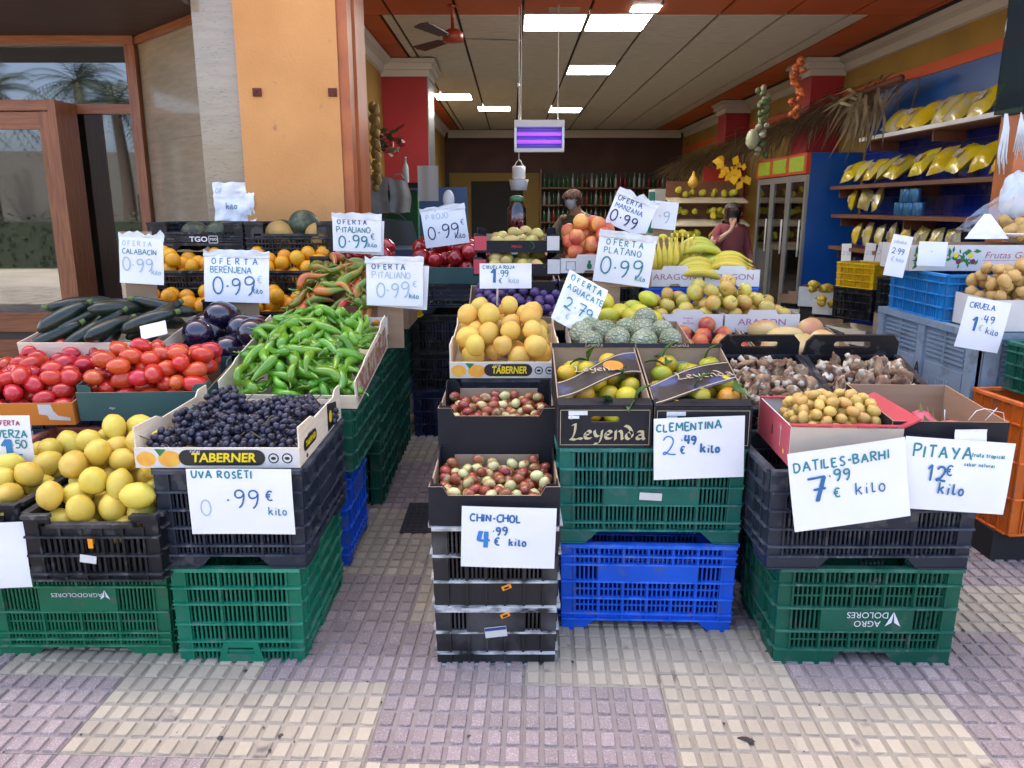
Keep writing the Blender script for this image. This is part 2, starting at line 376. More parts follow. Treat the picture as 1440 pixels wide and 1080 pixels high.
# ------------------------------------------------------------------ ground
mb = MB()
g = R(-2.0)
TW, TD = .42, .354
CW, CD = TW / 8, TD / 5
ox, oy = -.381, 2.148                                   # a tile corner
ca, sa = math.cos(g), math.sin(g)
cells = {0: MB(), 1: MB()}
for i in range(-15, 17):
    for j in range(-6, 11):
        k = ((i + j + 1) // 2 + 1) % 2
        pl = [(ox + x * ca - y * sa, oy + x * sa + y * ca, .0010 + rnd.uniform(-.0002, .0004)) for x, y in ((i * TW + .0018, j * TD + .0018), ((i + 1) * TW - .0018, j * TD + .0018), ((i + 1) * TW - .0018, (j + 1) * TD - .0018), (i * TW + .0018, (j + 1) * TD - .0018))]
        if -.3 < pl[0][1] < 5.2: mb.add(pl, [(0, 1, 2, 3)], 2 + k)
        for a in range(8):
            for b in range(5):
                x0, y0 = (i + a / 8) * TW, (j + b / 5) * TD
                jx = .0030; e = .0030
                gx0 = .0060; gy0 = .0056
                zt = .0082 + rnd.uniform(-.0009, .0006)
                P = []
                for (u, v) in ((gx0, gy0), (CW - .0060, gy0), (CW - .0060, CD - .0056), (gx0, CD - .0056)): P.append((x0 + u, y0 + v, 0.0005))
                for (u, v) in ((gx0 + e, gy0 + e), (CW - .0060 - e, gy0 + e), (CW - .0060 - e, CD - .0056 - e), (gx0 + e, CD - .0056 - e)):
                    P.append((x0 + u + rnd.uniform(-.0012, .0012), y0 + v + rnd.uniform(-.0012, .0012), zt))
                Q = [(ox + x * ca - y * sa, oy + x * sa + y * ca, z) for x, y, z in P]
                cx, cy = Q[0][0], Q[0][1]
                if cy > 5.3 or cy < -.3: continue
                mb.add(Q, [(4, 5, 6, 7), (0, 1, 5, 4), (1, 2, 6, 5), (2, 3, 7, 6), (3, 0, 4, 7)], k)
pale = M('cream_paver', (.47, .395, .29), .8, (.39, .33, .245), 1.6, bump=.5, bs=220, island=.13, c3=(.20, .17, .14), n3=9, t3=.66)
pink = M('mauve_paver', (.345, .268, .25), .8, (.285, .218, .205), 2.2, bump=.7, bs=180, island=.16, c3=(.47, .42, .40), n3=260, t3=.56)
groove = M('cream_groove', (.36, .31, .245), .9, (.29, .25, .20), 3., bump=.3, bs=150, c3=(.17, .145, .12), n3=7, t3=.64)
groove2 = M('mauve_groove', (.29, .240, .225), .9, (.235, .195, .185), 3., bump=.3, bs=150, c3=(.14, .12, .115), n3=7, t3=.64)
structure('pavement', mb, [pale, pink, groove, groove2])
base = MB().box(-30, 30, -3.2, 5.5, -.15, 0.0)
structure('pavement_joints', base, M('joint_mortar', (.27, .235, .195), .9, (.15, .132, .115), 4., bump=.4, bs=120, c3=(.16, .14, .12), n3=6, t3=.66))
structure('promenade', MB().box(-300, 300, -300, -3.2, -.6, -.14), M('promenade_paving', (.30, .27, .22), .9, (.23, .205, .17), 1.))  # unseen ground, made pale paving to bounce fill light onto the stalls
structure('shop_floor', MB().box(-9, 5, 5.5, 18.4, -.15, -.004), m_floor)
structure('terrain', MB().box(-300, 300, 18.4, 300, -.6, -.16), m_floor)
structure('opposite_pavement', MB().box(-60, 60, -30, -13, -.5, -.01), M('far_paving', (.35, .31, .27), .9))
# ------------------------------------------------------------------ left facade
def bx(name, label, cat, b, m, **k): return one(name, label, cat, MB().box(*b), m, **k)
t = thing('orange_pillar', 'orange stuccoed pillar between the stone pier and the shop opening', 'pillar', (-1.355, 4.98, 0))
MB().box(-.305, .305, 0, .6, 0, 4.2).build('shaft', m_orange_wall, t)
for px in (362, 468):
    p = W(px, 130, 4.98)
    b = MB().box(-.026, .026, -.012, -.0, -.024, .024); b.box(-.016, .016, -.018, -.012, -.014, .014); b.tube([(0, -.026, .004), (0, -.018, .004)], .007, 8)
    b.build('anchor_plate', m_rust, t, (p.x + 1.355, 0, p.z))
o = MB().box(-1.925, -1.664, 5.03, 5.6, 0, 4.2).build('stone_pier', m_stone)
tag(o, 'polished beige stone pier beside the orange pillar', 'pier')
A, B = Vector((-2.66, 5.90)), Vector((-1.93, 5.18)); dv = (B - A); L_ = dv.length; ang = math.atan2(dv.y, dv.x)
t = thing('stone_wall', 'angled beige travertine wall between the wooden window and the pier', 'wall', (A.x, A.y, 0), (0, 0, ang))
MB().box(0, L_, 0, .25, 0, 2.60).build('slab', m_stone, t)
for z in (.62, 1.25, 1.9): MB().box(0.005, L_ - .005, -.0008, .01, z, z + .004).build('joint', M('stone_joint', (.16, .13, .10), .8), t)
MB().box(0, L_, -.03, .0, 2.565, 2.615).build('wood_trim', m_wood_h, t)
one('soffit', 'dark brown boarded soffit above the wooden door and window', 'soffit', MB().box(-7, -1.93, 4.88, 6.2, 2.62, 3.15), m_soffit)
t = thing('wooden_window', 'brown wooden shop window with transom panes reflecting palm trees', 'window', (-2.7, 5.9, 0))
b = MB(); b.box(-.035, .035, -.05, .05, 0, 2.56); b.build('post', m_wood, t)
MB().box(-3.9, .035, -.06, .05, 2.561, 2.618).build('top_rail', m_wood_h, t)
MB().box(-3.9, -.036, -.045, .045, 2.10, 2.165).build('mid_rail', m_wood_h, t)
MB().box(-3.9, -.036, -.045, .045, 0, .35).build('bottom_panel', m_wood_h, t)
MB().box(-3.9, -.036, -.004, .004, 2.1655, 2.56).build('transom_pane', m_glass, t)
MB().box(-.60, -.036, -.004, .004, .351, 2.10).build('pane', m_glass, t)
t = thing('wooden_door', 'brown wooden glazed door standing proud at the left edge', 'door', (-3.12, 5.58, 0))
MB().box(-.055, .0, 0, .27, 0, 2.16).build('door_jamb', m_wood, t)
MB().box(-1.7, -.056, 0, .27, 2.09, 2.16).build('lintel', m_wood_h, t)
b = MB(); b.box(-.135, -.06, .02, .07, .02, 2.085); b.box(-1.25, -1.16, .02, .07, .02, 2.085); b.build('stile', m_wood, t)
MB().box(-1.16, -.135, .022, .068, 1.97, 2.083).build('top_rail', m_wood_h, t)
MB().box(-1.16, -.135, .022, .068, .02, .50).build('lower_panel', m_wood_h, t)
MB().box(-1.16, -.135, .010, .068, .56, .70).build('bottom_rail', m_wood_h, t)
MB().box(-1.16, -.135, .03, .06, .50, .56).build('groove', m_soffit, t)
MB().box(-1.16, -.135, .04, .048, .70, 1.97).build('pane', m_glass, t)
b = MB(); b.box(-7, -2.0, 8.6, 8.7, 0, 2.7); one('inner_wall', 'pale wall inside behind the wooden window', 'wall', b, M('inner_plaster', (.16, .15, .13), .9))
one('dividing_wall', 'mustard wall along the left side of the shop inside', 'wall', MB().box(-1.72, -1.5, 5.6, 18.3, 0, 3.09), m_yellow_wall)
one('upper_storeys', 'unseen orange block added above the shop to shade the pavement', 'building', MB().box(-14, 14, 5.02, 19, 3.16, 9.5), m_orange_wall)  # unseen mass above the frame, added to keep the sun off the pavement
one('neighbour_wall', 'plain wall continuing left of the wooden door', 'wall', MB().box(-14, -7.0, 5.7, 6, 0, 3.15), m_stone)
one('right_wing', 'orange wall right of the shop opening', 'wall', MB().box(3.62, 14, 5.04, 5.6, 0, 3.15), m_orange_wall)
one('shop_lintel', 'orange beam above the wide shop opening', 'beam', MB().box(-1.04, 3.62, 5.03, 5.3, 2.96, 3.155), m_orange_wall)
# jamb and right post of the opening
t = thing('door_jamb', 'orange wooden jamb with a track beside the orange pillar', 'door frame', (-1.048, 5.0, 0))
MB().box(0, .06, 0, .14, 0, 2.955).build('frame', m_orange_wood, t)
MB().box(.0, .045, .141, .17, 0, 2.955).build('track', M('dark_track', (.06, .025, .015), .5), t)
MB().box(0, .075, .171, .50, 0, 2.955).build('inner_frame', m_orange_wood, t)
t = thing('opening_post', 'orange painted post at the right edge of the opening', 'post', (3.02, 4.85, 0))
MB().box(0, .24, 0, .18, 0, 1.985).build('shaft', m_orange_wood, t)
t = thing('glass_leaf', 'green tinted glass leaf above the snack shelves at top right', 'glass panel', (2.93, 4.95, 1.99))
MB().box(0, .245, 0, .012, 0, .965).build('pane', m_greenpane, t)
MB().box(.246, .33, -.02, .03, 0, .965).build('frame', m_orange_wood, t)
# ------------------------------------------------------------------ ceiling
t = thing('ceiling', 'grey slatted shop ceiling with an orange border', 'ceiling', (0, 0, 3.1))
b = MB(); X0 = .094; PW = .5785
for k in range(-3, 7):
    xa, xb = X0 + k * PW + .014, X0 + (k + 1) * PW - .014
    xa = max(xa, -1.15); xb = min(xb, 3.15)
    if xb - xa > .05:
        for q in range(9): b.box(xa, xb, 7.42 + q * 1.157, 7.414 + (q + 1) * 1.157, rnd.uniform(-.001, .001), .02)
b.build('grey_panels', m_grey_ceiling, t)
b = MB()
for k in range(-3, 7):
    xa, xb = X0 + k * PW + .012, X0 + (k + 1) * PW - .012
    b.box(max(xa, -1.48), min(xb, 3.78), 5.31, 7.39, -.002, .018)
for y in range(8): 
    b.box(-1.44, -1.18, 7.42 + y * 1.3, 7.40 + (y + 1) * 1.3, -.001, .019); b.box(3.18, 3.62, 7.42 + y * 1.3, 7.40 + (y + 1) * 1.3, -.001, .019)
b.build('orange_panels', m_orange_ceiling, t)
MB().box(-9, 5, 5.62, 18.2, .03, .05).build('backing', m_dark, t)
b = MB(); b.box(3.62, 3.80, 5.31, 18, -.012, .0); b.box(-1.5, -1.45, 5.31, 18, -.012, 0); b.build('shadow_gap', m_dark, t)  # near-black strips along the side edges of the ceiling
prof = [(0, 0), (.13, 0), (.11, -.04), (.05, -.07), (.03, -.14), (0, -.15)]
def cornice(x, y0, y1, s):
    b = MB(); b.prism([(p[0], p[1]) for p in prof], 0, y1 - y0, T=Matrix(((s, 0, 0, x), (0, 0, 1, y0), (0, 1, 0, 3.085), (0, 0, 0, 1)))); return b
one('cornice', 'pale plaster cornice along the right wall', 'cornice', cornice(3.80, 5.6, 17.8, -1), m_cornice)
one('cornice', 'pale plaster cornice along the left wall', 'cornice', cornice(-1.5, 5.6, 17.8, 1), m_cornice)
one('cornice', 'pale plaster cornice across the back wall', 'cornice', MB().box(-1.4, 3.7, 17.75, 17.85, 2.92, 3.08), m_cornice)
def ceil_light(x, y, w, d, label):
    t = thing('ceiling_light', label, 'ceiling light', (x, y, 3.093), group='lit ceiling panels')
    MB().box(-w / 2, w / 2, -d / 2, d / 2, 0, .006).build('diffuser', m_light, t)
    f = MB()
    for q in ((-w / 2 - .012, -w / 2, -d / 2 - .012, d / 2 + .012), (w / 2, w / 2 + .012, -d / 2 - .012, d / 2 + .012), (-w / 2, w / 2, -d / 2 - .012, -d / 2), (-w / 2, w / 2, d / 2, d / 2 + .012)):
        f.box(*q, -.004, .012)
    f.build('frame', m_white, t)
for x, y, lb in ((.385, 7.68, 'lit square ceiling panel, left of the nearest pair above the violet insect lamp'), (.965, 7.68, 'lit square ceiling panel, right of the nearest pair above the violet insect lamp'),
               (.965, 10.2, 'lit ceiling panel alone behind the nearest pair'), (-.90, 12.6, 'lit ceiling panel beside the red column'),
               (-.31, 14.1, 'lit ceiling panel far back, right of the one by the red column'), (.93, 14.3, 'lit ceiling panel far back, right of the violet lamp')):
    ceil_light(x, y, .54, .62, lb)
t = thing('downlight', 'small lit rectangular downlight in the orange ceiling border', 'ceiling light', (1.14, 7.16, 3.088))
MB().box(-.115, .115, -.1, .1, 0, .006).build('diffuser', m_light, t); MB().box(-.13, .13, -.115, .115, .007, .02).build('frame', m_white, t)
t = thing('ceiling_vent', 'small grey vent in the orange ceiling border', 'vent', (.45, 7.2, 3.088))
b = MB(); b.box(-.14, .14, -.07, .07, .004, .01); [b.box(-.13, .13, -.06 + k * .02, -.052 + k * .02, -.002, .003) for k in range(7)]; b.build('grille', M('vent_grey', (.35, .22, .17), .6), t)
# ------------------------------------------------------------------ inner walls
t = thing('back_wall', 'dark maroon back wall of the shop', 'wall', (0, 18, 0))
MB().box(-9, 5, 0, .2, 2.2, 3.128).build('upper_band', m_maroon, t)
MB().box(-9, 5, 0.01, .2, 0, 2.2).build('lower_band', M('dark_green_wall', (.05, .055, .05), .8), t)
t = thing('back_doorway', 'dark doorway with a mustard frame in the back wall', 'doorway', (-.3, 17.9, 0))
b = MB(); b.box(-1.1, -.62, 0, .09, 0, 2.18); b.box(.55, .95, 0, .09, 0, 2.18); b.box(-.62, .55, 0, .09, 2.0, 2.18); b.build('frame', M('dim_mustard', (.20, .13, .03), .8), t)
MB().box(-.62, .55, .05, .09, 0, 2.0).build('opening', m_dark, t)  # near-black sheet closing the doorway; the darkness beyond is painted into its colour
t = thing('right_wall', 'right shop wall with mustard band, orange stripe and blue tiles', 'wall', (3.8, 0, 0))
MB().box(0, .2, 5.6, 18.2, 2.72, 3.1).build('mustard_band', m_yellow_wall, t)
MB().box(-.01, .2, 5.6, 18.2, 2.62, 2.72).build('orange_stripe', M('orange_red_stripe', (.62, .10, .02), .6), t)
MB().box(.0, .2, 5.6, 8.65, 2.16, 2.62).build('blue_panel', m_blue_paint, t)
MB().box(.0, .2, 8.65, 18.2, 0, 2.62).build('plaster', m_yellow_wall, t)
b = MB()
for j in range(20):
    for k in range(14):
        y0, z0 = 5.62 + j * .152, .02 + k * .152
        b.box(-.008, .0, y0 + .002, y0 + .150, z0 + .002, z0 + .150)
b.build('blue_tiles', m_blue_tile, t); MB().box(0.0005, .2, 5.6, 8.65, 0, 2.155).build('grout', M('tile_grout', (.10, .12, .25), .8), t)
def column(x0, x1, y0, y1, lb):
    t = thing('red_column', lb, 'column', ((x0 + x1) / 2, y0, 0)); w = (x1 - x0) / 2
    MB().box(-w, w, 0, y1 - y0, 0, 2.96).build('shaft', m_red_wall, t)
    b = MB(); b.box(-w - .03, w + .03, -.03, y1 - y0 + .03, 2.90, 2.97); b.box(-w - .07, w + .07, -.07, y1 - y0 + .07, 2.97, 3.04); b.box(-w - .1, w + .1, -.1, y1 - y0 + .1, 3.04, 3.085); b.build('capital', m_cornice, t)
    return t
t = column(-1.498, -.98, 9.45, 10.1, 'crimson column with a pale capital at the left wall')
MB().box(.262, .275, .0, .65, 0, 2.9).build('metal_edge', m_metal, t)
column(3.42, 3.79, 9.4, 9.9, 'dark red column behind the blue cabinet')
column(3.42, 3.79, 13.0, 13.5, 'dark red column farther back at the right wall')
# ------------------------------------------------------------------ crates
def plastic(name, c, r=.42, dirt=(.10, .10, .095)):
    return M(name, c, r, spec=.3, c2=tuple(x * .78 for x in c), ns=5., c3=tuple(a * .55 + b * .45 for a, b in zip(c, dirt)), n3=18, t3=.57, bump=.04, bs=40)
PL = {
 'green': plastic('green_plastic', (.010, .19, .105)), 'teal': plastic('teal_green_plastic', (.008, .145, .110)), 'dgreen': plastic('dark_green_plastic', (.008, .105, .062)),
 'lgreen': plastic('leaf_green_plastic', (.016, .165, .075)), 'blue': plastic('blue_plastic', (.008, .11, .66)), 'navy': plastic('navy_plastic', (.010, .020, .075)),
 'slate': plastic('slate_plastic', (.022, .030, .046)), 'black': plastic('black_plastic', (.012, .013, .016)), 'sky': plastic('sky_blue_plastic', (.012, .21, .52)),
 'orange': plastic('orange_plastic', (.60, .13, .015)), 'yellow': plastic('yellow_plastic', (.70, .42, .005)), 'salmon': plastic('faded_pink_plastic', (.50, .17, .12)),
 'greyblue': plastic('grey_blue_plastic', (.27, .35, .43), .5),
}
RIB = {}
for k_, c_ in dict(green=(.010, .19, .105), teal=(.008, .145, .110), dgreen=(.008, .105, .062), lgreen=(.016, .165, .075), blue=(.008, .11, .66), navy=(.010, .020, .075), slate=(.022, .030, .046), black=(.012, .013, .016), sky=(.012, .21, .52), orange=(.60, .13, .015), yellow=(.70, .42, .005), salmon=(.50, .17, .12), greyblue=(.15, .22, .29)).items():
    RIB[k_] = M(k_ + '_worn_rib', c_, .5, tuple(min(.8, x * 1.25 + .035) for x in c_), 14., lo=.40, hi=.62, spec=.3, c3=tuple(x * .5 + .11 for x in c_), n3=30, t3=.60)
m_scuff = M('scuffed_black_plastic', (.014, .014, .016), .5, (.55, .56, .55), 16., lo=.34, hi=.56, stretch=(1, 1, 2.5), detail=6)
m_scuffpanel = M('dusty_black_plastic', (.012, .012, .014), .5, (.10, .10, .10), 6., lo=.5, hi=.8, detail=6)
def panel(mb, L, H, rows, pitch, bar, ndiv, foot, corner=.045, T_=None, dip=0., ribmat=0):
    a, b = -L / 2, L / 2
    def bb(u0, u1, v0, v1, w0, w1, mi=0): mb.box(u0, u1, w0, w1, v0, v1, mi, T_)
    fh = foot[0] if foot else 0
    bb(a, a + corner, fh, H - .012, -.002, .010); bb(b - corner, b, fh, H - .012, -.002, .010)
    inner0, inner1 = a + corner, b - corner
    top = H
    if dip:
        c0, c1 = a + L * .2, b - L * .2
        bb(a, c0, H - .012, H, -.013, .014, ribmat); bb(c1, b, H - .012, H, -.013, .014, ribmat)
        bb(a + corner, c0, H - dip, H - .012, -.001, .004); bb(c1, b - corner, H - dip, H - .012, -.001, .004)
        bb(c0 - .01, c1 + .01, H - dip - .012, H - dip, -.013, .014, ribmat)
        v = H - dip - .012
    else:
        bb(a, b, H - .012, H, -.013, .014, ribmat); v = H - .012
    tot = sum(h for _, h in rows); avail = v - fh
    divs = [inner0 + (inner1 - inner0) * k / (ndiv + 1) for k in range(1, ndiv + 1)]
    vlow = fh
    for d in divs: bb(d - .004, d + .004, vlow, v, -.008, .009)
    for d in (inner0, inner1): bb(d - .003, d + .003, vlow, v, -.0085, .0095)
    for kind, h in rows:
        h = h / tot * avail; v1 = v - h
        edges = [inner0] + divs + [inner1]
        for e in range(len(edges) - 1):
            u0, u1 = edges[e] + .004, edges[e + 1] - .004
            mid = (u0 + u1) / 2
            if kind == 'plate' and abs(mid) < (inner1 - inner0) * .27: continue
            solid = kind == 'solid' or (kind == 'plate' and abs(mid) < (inner1 - inner0) * .27)
            if solid:
                bb(u0, u1, v1, v, .0, .005)
            elif kind == 'open': pass
            else:
                n = max(1, int((u1 - u0) / pitch)); p = (u1 - u0) / n
                for k in range(n + 1):
                    c = u0 + k * p; bb(max(u0, c - bar / 2), min(u1, c + bar / 2), v1, v, .0, .006)
                if kind == 'dbl': bb(u0, u1, (v + v1) / 2 - .003, (v + v1) / 2 + .003, -.0005, .0065)
                if kind in ('slot', 'plate'): bb(u0, u1, v - .007, v, .0003, .0063); 
        if kind == 'plate':
            us = [e_ for k_ in range(len(edges) - 1) for e_ in (edges[k_], edges[k_ + 1]) if abs((edges[k_] + edges[k_ + 1]) / 2) < (inner1 - inner0) * .27]
            if us: bb(min(us) - .003, max(us) + .003, v1 + .0033, v - .001, -.0095, .0045)
        bb(a - .001, b + .001, v1 - .0032, v1 + .0032, -.0115, .011, ribmat)
        v = v1
    if foot:
        fh, lg, slope = foot
        lg *= L
        for s in (-1, 1):
            poly = [(s * L / 2, 0), (s * (L / 2 - lg), 0), (s * (L / 2 - lg - slope), fh - .0035), (s * L / 2, fh - .0035)]
            if s > 0: poly = poly[::-1]
            TT = (T_ or Matrix()) @ Matrix(((1, 0, 0, 0), (0, 0, 1, 0), (0, 1, 0, 0), (0, 0, 0, 1)))
            mb.prism(poly, -.002, .010, T=TT)
            bb(min(s * L / 2, s * (L / 2 - lg)), max(s * L / 2, s * (L / 2 - lg)), 0, .006, -.006, .013)
STY = {
 'green': dict(rows=[('slot', 1), ('slot', 1), ('slot', 1.25), ('slot', 1.1), ('slot', .55), ('plate', .8)], pitch=.0125, bar=.0062, ndiv=2, foot=None),
 'agri': dict(rows=[('slot', .9), ('dbl', 1.6), ('plate', 1.6), ('dbl', 1.3)], pitch=.014, bar=.0055, ndiv=4, foot=(.055, .30, .05)),
 'wide': dict(rows=[('dbl', .8), ('plate', 1.3), ('dbl', 1.1), ('slot', .35), ('slot', .35)], pitch=.012, bar=.0055, ndiv=3, foot=(.04, .2, .05)),
 'blue': dict(rows=[('slot', .7), ('slot', .7), ('plate', 1.4), ('dbl', 1.4), ('dbl', 1.3), ('solid', .5)], pitch=.0135, bar=.0055, ndiv=5, foot=(.045, .12, .05)),
 'teal': dict(rows=[('slot', 1), ('slot', 1), ('plate', 1), ('slot', 1), ('slot', .45)], pitch=.0135, bar=.0062, ndiv=4, foot=(.05, .14, .05)),
 'slate': dict(rows=[('solid', 1), ('plate', 1), ('plate', 1), ('slot', 1.0), ('slot', .55)], pitch=.0135, bar=.0062, ndiv=3, foot=(.045, .25, .04)),
 'scuff': dict(rows=[('slot', 1), ('slot', 1), ('solid', 1)], pitch=.0125, bar=.006, ndiv=4, foot=None),
 'scuff2': dict(rows=[('plate', 1), ('solid', 1), ('solid', .6)], pitch=.0125, bar=.006, ndiv=4, foot=None),
 'plain': dict(rows=[('solid', .5), ('slot', 1), ('slot', 1), ('slot', 1)], pitch=.016, bar=.008, ndiv=3, foot=None),
 'lemon': dict(rows=[('solid', .5), ('slot', 1), ('slot', 1), ('solid', .35)], pitch=.016, bar=.009, ndiv=4, foot=None),
}
CRATES = {}
def crate_parts(W_, D_, H_, sty, dip=0.):
    key = (round(W_, 3), round(D_, 3), round(H_, 3), sty, dip)
    if key in CRATES: return CRATES[key]
    s = STY[sty]; out = []
    def mk(L, M_, dp=0.):
        b = MB(); panel(b, L, H_, s['rows'], s['pitch'], s['bar'], s['ndiv'] if L > .34 else max(1, s['ndiv'] - 1), s['foot'], T_=M_, dip=dp, ribmat=1); return b
    out.append(('front_panel', mk(W_, T((0, 0, 0)), dip)))
    out.append(('back_panel', mk(W_, T((0, D_, 0), (0, 0, PI)))))
    out.append(('side_panel', mk(D_ - .028, T((-W_ / 2, D_ / 2, 0), (0, 0, -PI / 2)))))
    out.append(('side_panel', mk(D_ - .028, T((W_ / 2, D_ / 2, 0), (0, 0, PI / 2)))))
    z = .052 if s['foot'] else .012
    b = MB()
    n = int(W_ / .05)
    b.box(-W_ / 2 + .012, W_ / 2 - .012, .012, D_ - .012, z, z + .005)
    for k in range(n): b.box(-W_ / 2 + .02 + k * .05, -W_ / 2 + .026 + k * .05, .013, D_ - .013, z - .008, z - .0005)
    out.append(('base', b))
    for _, q in out:                              # drawn in slightly towards the foot
        for v in q.v:
            f = 1 - .022 * (1 - v.z / H_); v.x *= f; v.y = D_ / 2 + (v.y - D_ / 2) * f
    CRATES[key] = [(n_, q.v, q.f, q.m, {}) for n_, q in out]
    return CRATES[key]
def crate(label, sty, col, x0, x1, y0, D_, z0, H_, rotz=0., tilt=0., rib=None, dip=0., group=None, name='plastic_crate', cat='crate'):
    W_ = x1 - x0
    t = thing(name, label, cat, ((x0 + x1) / 2, y0, z0), (tilt, 0, rotz), group)
    mats = [PL[col] if isinstance(col, str) else col, rib or (RIB[col] if isinstance(col, str) else col)]
    for n_, v, f, m, cache in crate_parts(W_, D_, H_, sty, dip):
        k = tuple(q.name for q in mats)
        if k not in cache:
            b = MB(); b.v = v; b.f = f; b.m = m; b.s = [False] * len(f); cache[k] = b.mesh(n_, mats)
        put(n_, cache[k], t)
    return t
# ------------------------------------------------------------------ cardboard and wooden boxes (origin: bottom centre of the front)
card = M('brown_cardboard', (.36, .235, .14), .85, (.31, .20, .115), 4., stretch=(1, 1, 6), bump=.05)
card_in = M('kraft_liner', (.40, .285, .19), .85, (.34, .24, .15), 5.)
card_black = M('black_printed_card', (.012, .0125, .016), .6, (.020, .020, .025), 6., spec=.2)
card_teal = M('teal_printed_card', (.030, .098, .092), .5, (.04, .115, .108), 5.)
card_white = M('white_printed_card', (.66, .65, .62), .6, (.58, .57, .54), 5.)
card_red = M('red_printed_card', (.50, .045, .07), .5, (.42, .04, .06), 5.)
card_orange = M('orange_printed_card', (.62, .20, .02), .5)
pinewood = M('pale_poplar_board', (.80, .71, .54), .7, (.72, .61, .43), 5., stretch=(1.5, 1.5, 14), bump=.04)
m_edge = M('torn_card_edge', (.52, .45, .37), .9, (.40, .33, .26), 40.)
def inner_T(side, W_, D_):
    # local (u,v,w): w=0 is the outer face, w grows inward
    if side == 'f': return Matrix(((1, 0, 0, 0), (0, 0, 1, 0), (0, 1, 0, 0), (0, 0, 0, 1)))
    if side == 'b': return Matrix(((1, 0, 0, 0), (0, 0, -1, D_), (0, 1, 0, 0), (0, 0, 0, 1)))
    if side == 'l': return Matrix(((0, 0, 1, -W_ / 2), (1, 0, 0, 0), (0, 1, 0, 0), (0, 0, 0, 1)))
    return Matrix(((0, 0, -1, W_ / 2), (1, 0, 0, 0), (0, 1, 0, 0), (0, 0, 0, 1)))
def hole(cx, cy, w, h):
    r = h / 2; return [(cx - w / 2 + r + r * math.cos(a), cy + r * math.sin(a)) for a in [PI / 2 + PI * k / 6 for k in range(7)]] + [(cx + w / 2 - r + r * math.cos(a), cy + r * math.sin(a)) for a in [-PI / 2 + PI * k / 6 for k in range(7)]]
def box(label, W_, D_, loc, mo, mi, hf=.1, hb=None, side=None, front=None, back=None, rot=(0, 0, 0), t_=.005, holes_side=(), holes_front=(), holes_back=(), tabs=0., name='cardboard_tray', cat='box', group=None, mo_side=None):
    hb = hb or hf
    o = thing(name, label, cat, loc, rot, group)
    MB().box(-W_ / 2 + t_, W_ / 2 - t_, t_, D_ - t_, .001, .005).build('base', [mi], o)
    fr = front or [(-W_ / 2, 0), (W_ / 2, 0), (W_ / 2, hf), (-W_ / 2, hf)]
    bk = back or [(-W_ / 2, 0), (W_ / 2, 0), (W_ / 2, hb), (-W_ / 2, hb)]
    MB().prism(fr, 0, t_, holes_front, 0, 1, inner_T('f', W_, D_)).build('front_panel', [mo, mi], o)
    MB().prism(bk, 0, t_, holes_back, 0, 1, inner_T('b', W_, D_)).build('back_panel', [mo, mi], o)
    sp = side or [(t_, 0), (D_ - t_, 0), (D_ - t_, hb), (t_, hf)]
    for s in 'lr':
        MB().prism(sp, .0003, t_, holes_side, 0, 1, inner_T(s, W_, D_)).build('side_panel', [mo_side or mo, mi], o)
    if tabs:
        for sx in (-1, 1):
            for (yy, hh) in ((t_, hf), (D_ - t_, hb)):
                b = MB(); sg = 1 if yy < D_ / 2 else -1
                p = [(0, 0), (.05, 0), (.05, hh + tabs * .55), (.035, hh + tabs), (0, hh + tabs)]
                b.prism(p, 0, .004, T=Matrix(((-sx, 0, 0, sx * (W_ / 2 - t_)), (0, 0, sg, yy), (0, 1, 0, 0), (0, 0, 0, 1))))
                p = [(0, 0), (.07, 0), (.07, hh + tabs * .4), (.05, hh + tabs), (0, hh + tabs)]
                b.prism(p, 0, .004, T=Matrix(((0, 0, -sx, sx * (W_ / 2 - t_)), (sg, 0, 0, yy + sg * .004), (0, 1, 0, 0), (0, 0, 0, 1))))
                b.build('corner_tab', [mo], o)
    return o
def decal(parent, me, loc, rot=FACE, name='lettering'): return put(name, me, parent, loc, rot)

# ------------------------------------------------------------------ fruit meshes: each entry is [(part name or None, mesh)]; the None part is the body
FR = {}
def fruit(key, bodies): FR[key] = bodies
stemg = M('green_stem', (.10, .16, .04), .7); stemb = M('brown_stem', (.10, .06, .03), .8)
def lump(seed, amp=.06, fr=1.6):
    return lambda d, th, ph: 1 + amp * noise.noise(d * fr + Vector((seed * 3.7, seed, 0)))
def lemonf(seed):
    def f(d, th, ph):
        k = abs(d.z); return (1 + .10 * max(0, (k - .9) / .1) ** 1.5) * (1 + .05 * noise.noise(d * 1.5 + Vector((seed, 0, seed * 2))))
    return f
m_lemon = M('lemon_rind', (.66, .50, .075), .42, (.60, .43, .055), 9., hv=.012, vv=.10, bump=.12, bs=130, c3=(.45, .33, .10), n3=55, t3=.70)
fruit('lemon', [MB().blob(.046, .046, .051 + .003 * s, lemonf(s), 16, 11).mesh('lemon', m_lemon) for s in range(3)])
m_tom = M('tomato_skin', (.55, .030, .016), .22, (.60, .075, .02), 10., lo=.45, hi=.75, hv=.012, vv=.12, coat=.25)
m_tom2 = M('ripe_tomato_skin', (.48, .018, .014), .22, (.55, .04, .02), 10., lo=.45, hi=.75, hv=.008, vv=.14, coat=.25)
def tomf(s): return lambda d, th, ph: (1 - .12 * max(0, (d.z - .93) / .07)) * (1 + .05 * noise.noise(d * 1.3 + Vector((s, s, 0))) + .015 * math.cos(3 * ph))
fruit('tomato', [MB().blob(.034 + .002 * s, .034, .047 + .003 * s, tomf(s), 16, 10).mesh('tomato', m_tom) for s in range(3)])
fruit('tomato2', [MB().blob(.034 + .002 * s, .034, .046 + .003 * s, tomf(s + 5), 16, 10).mesh('tomato', m_tom2) for s in range(3)])
def citf(d, th, ph): return 1 - .05 * max(0, (abs(d.z) - .92) / .08)
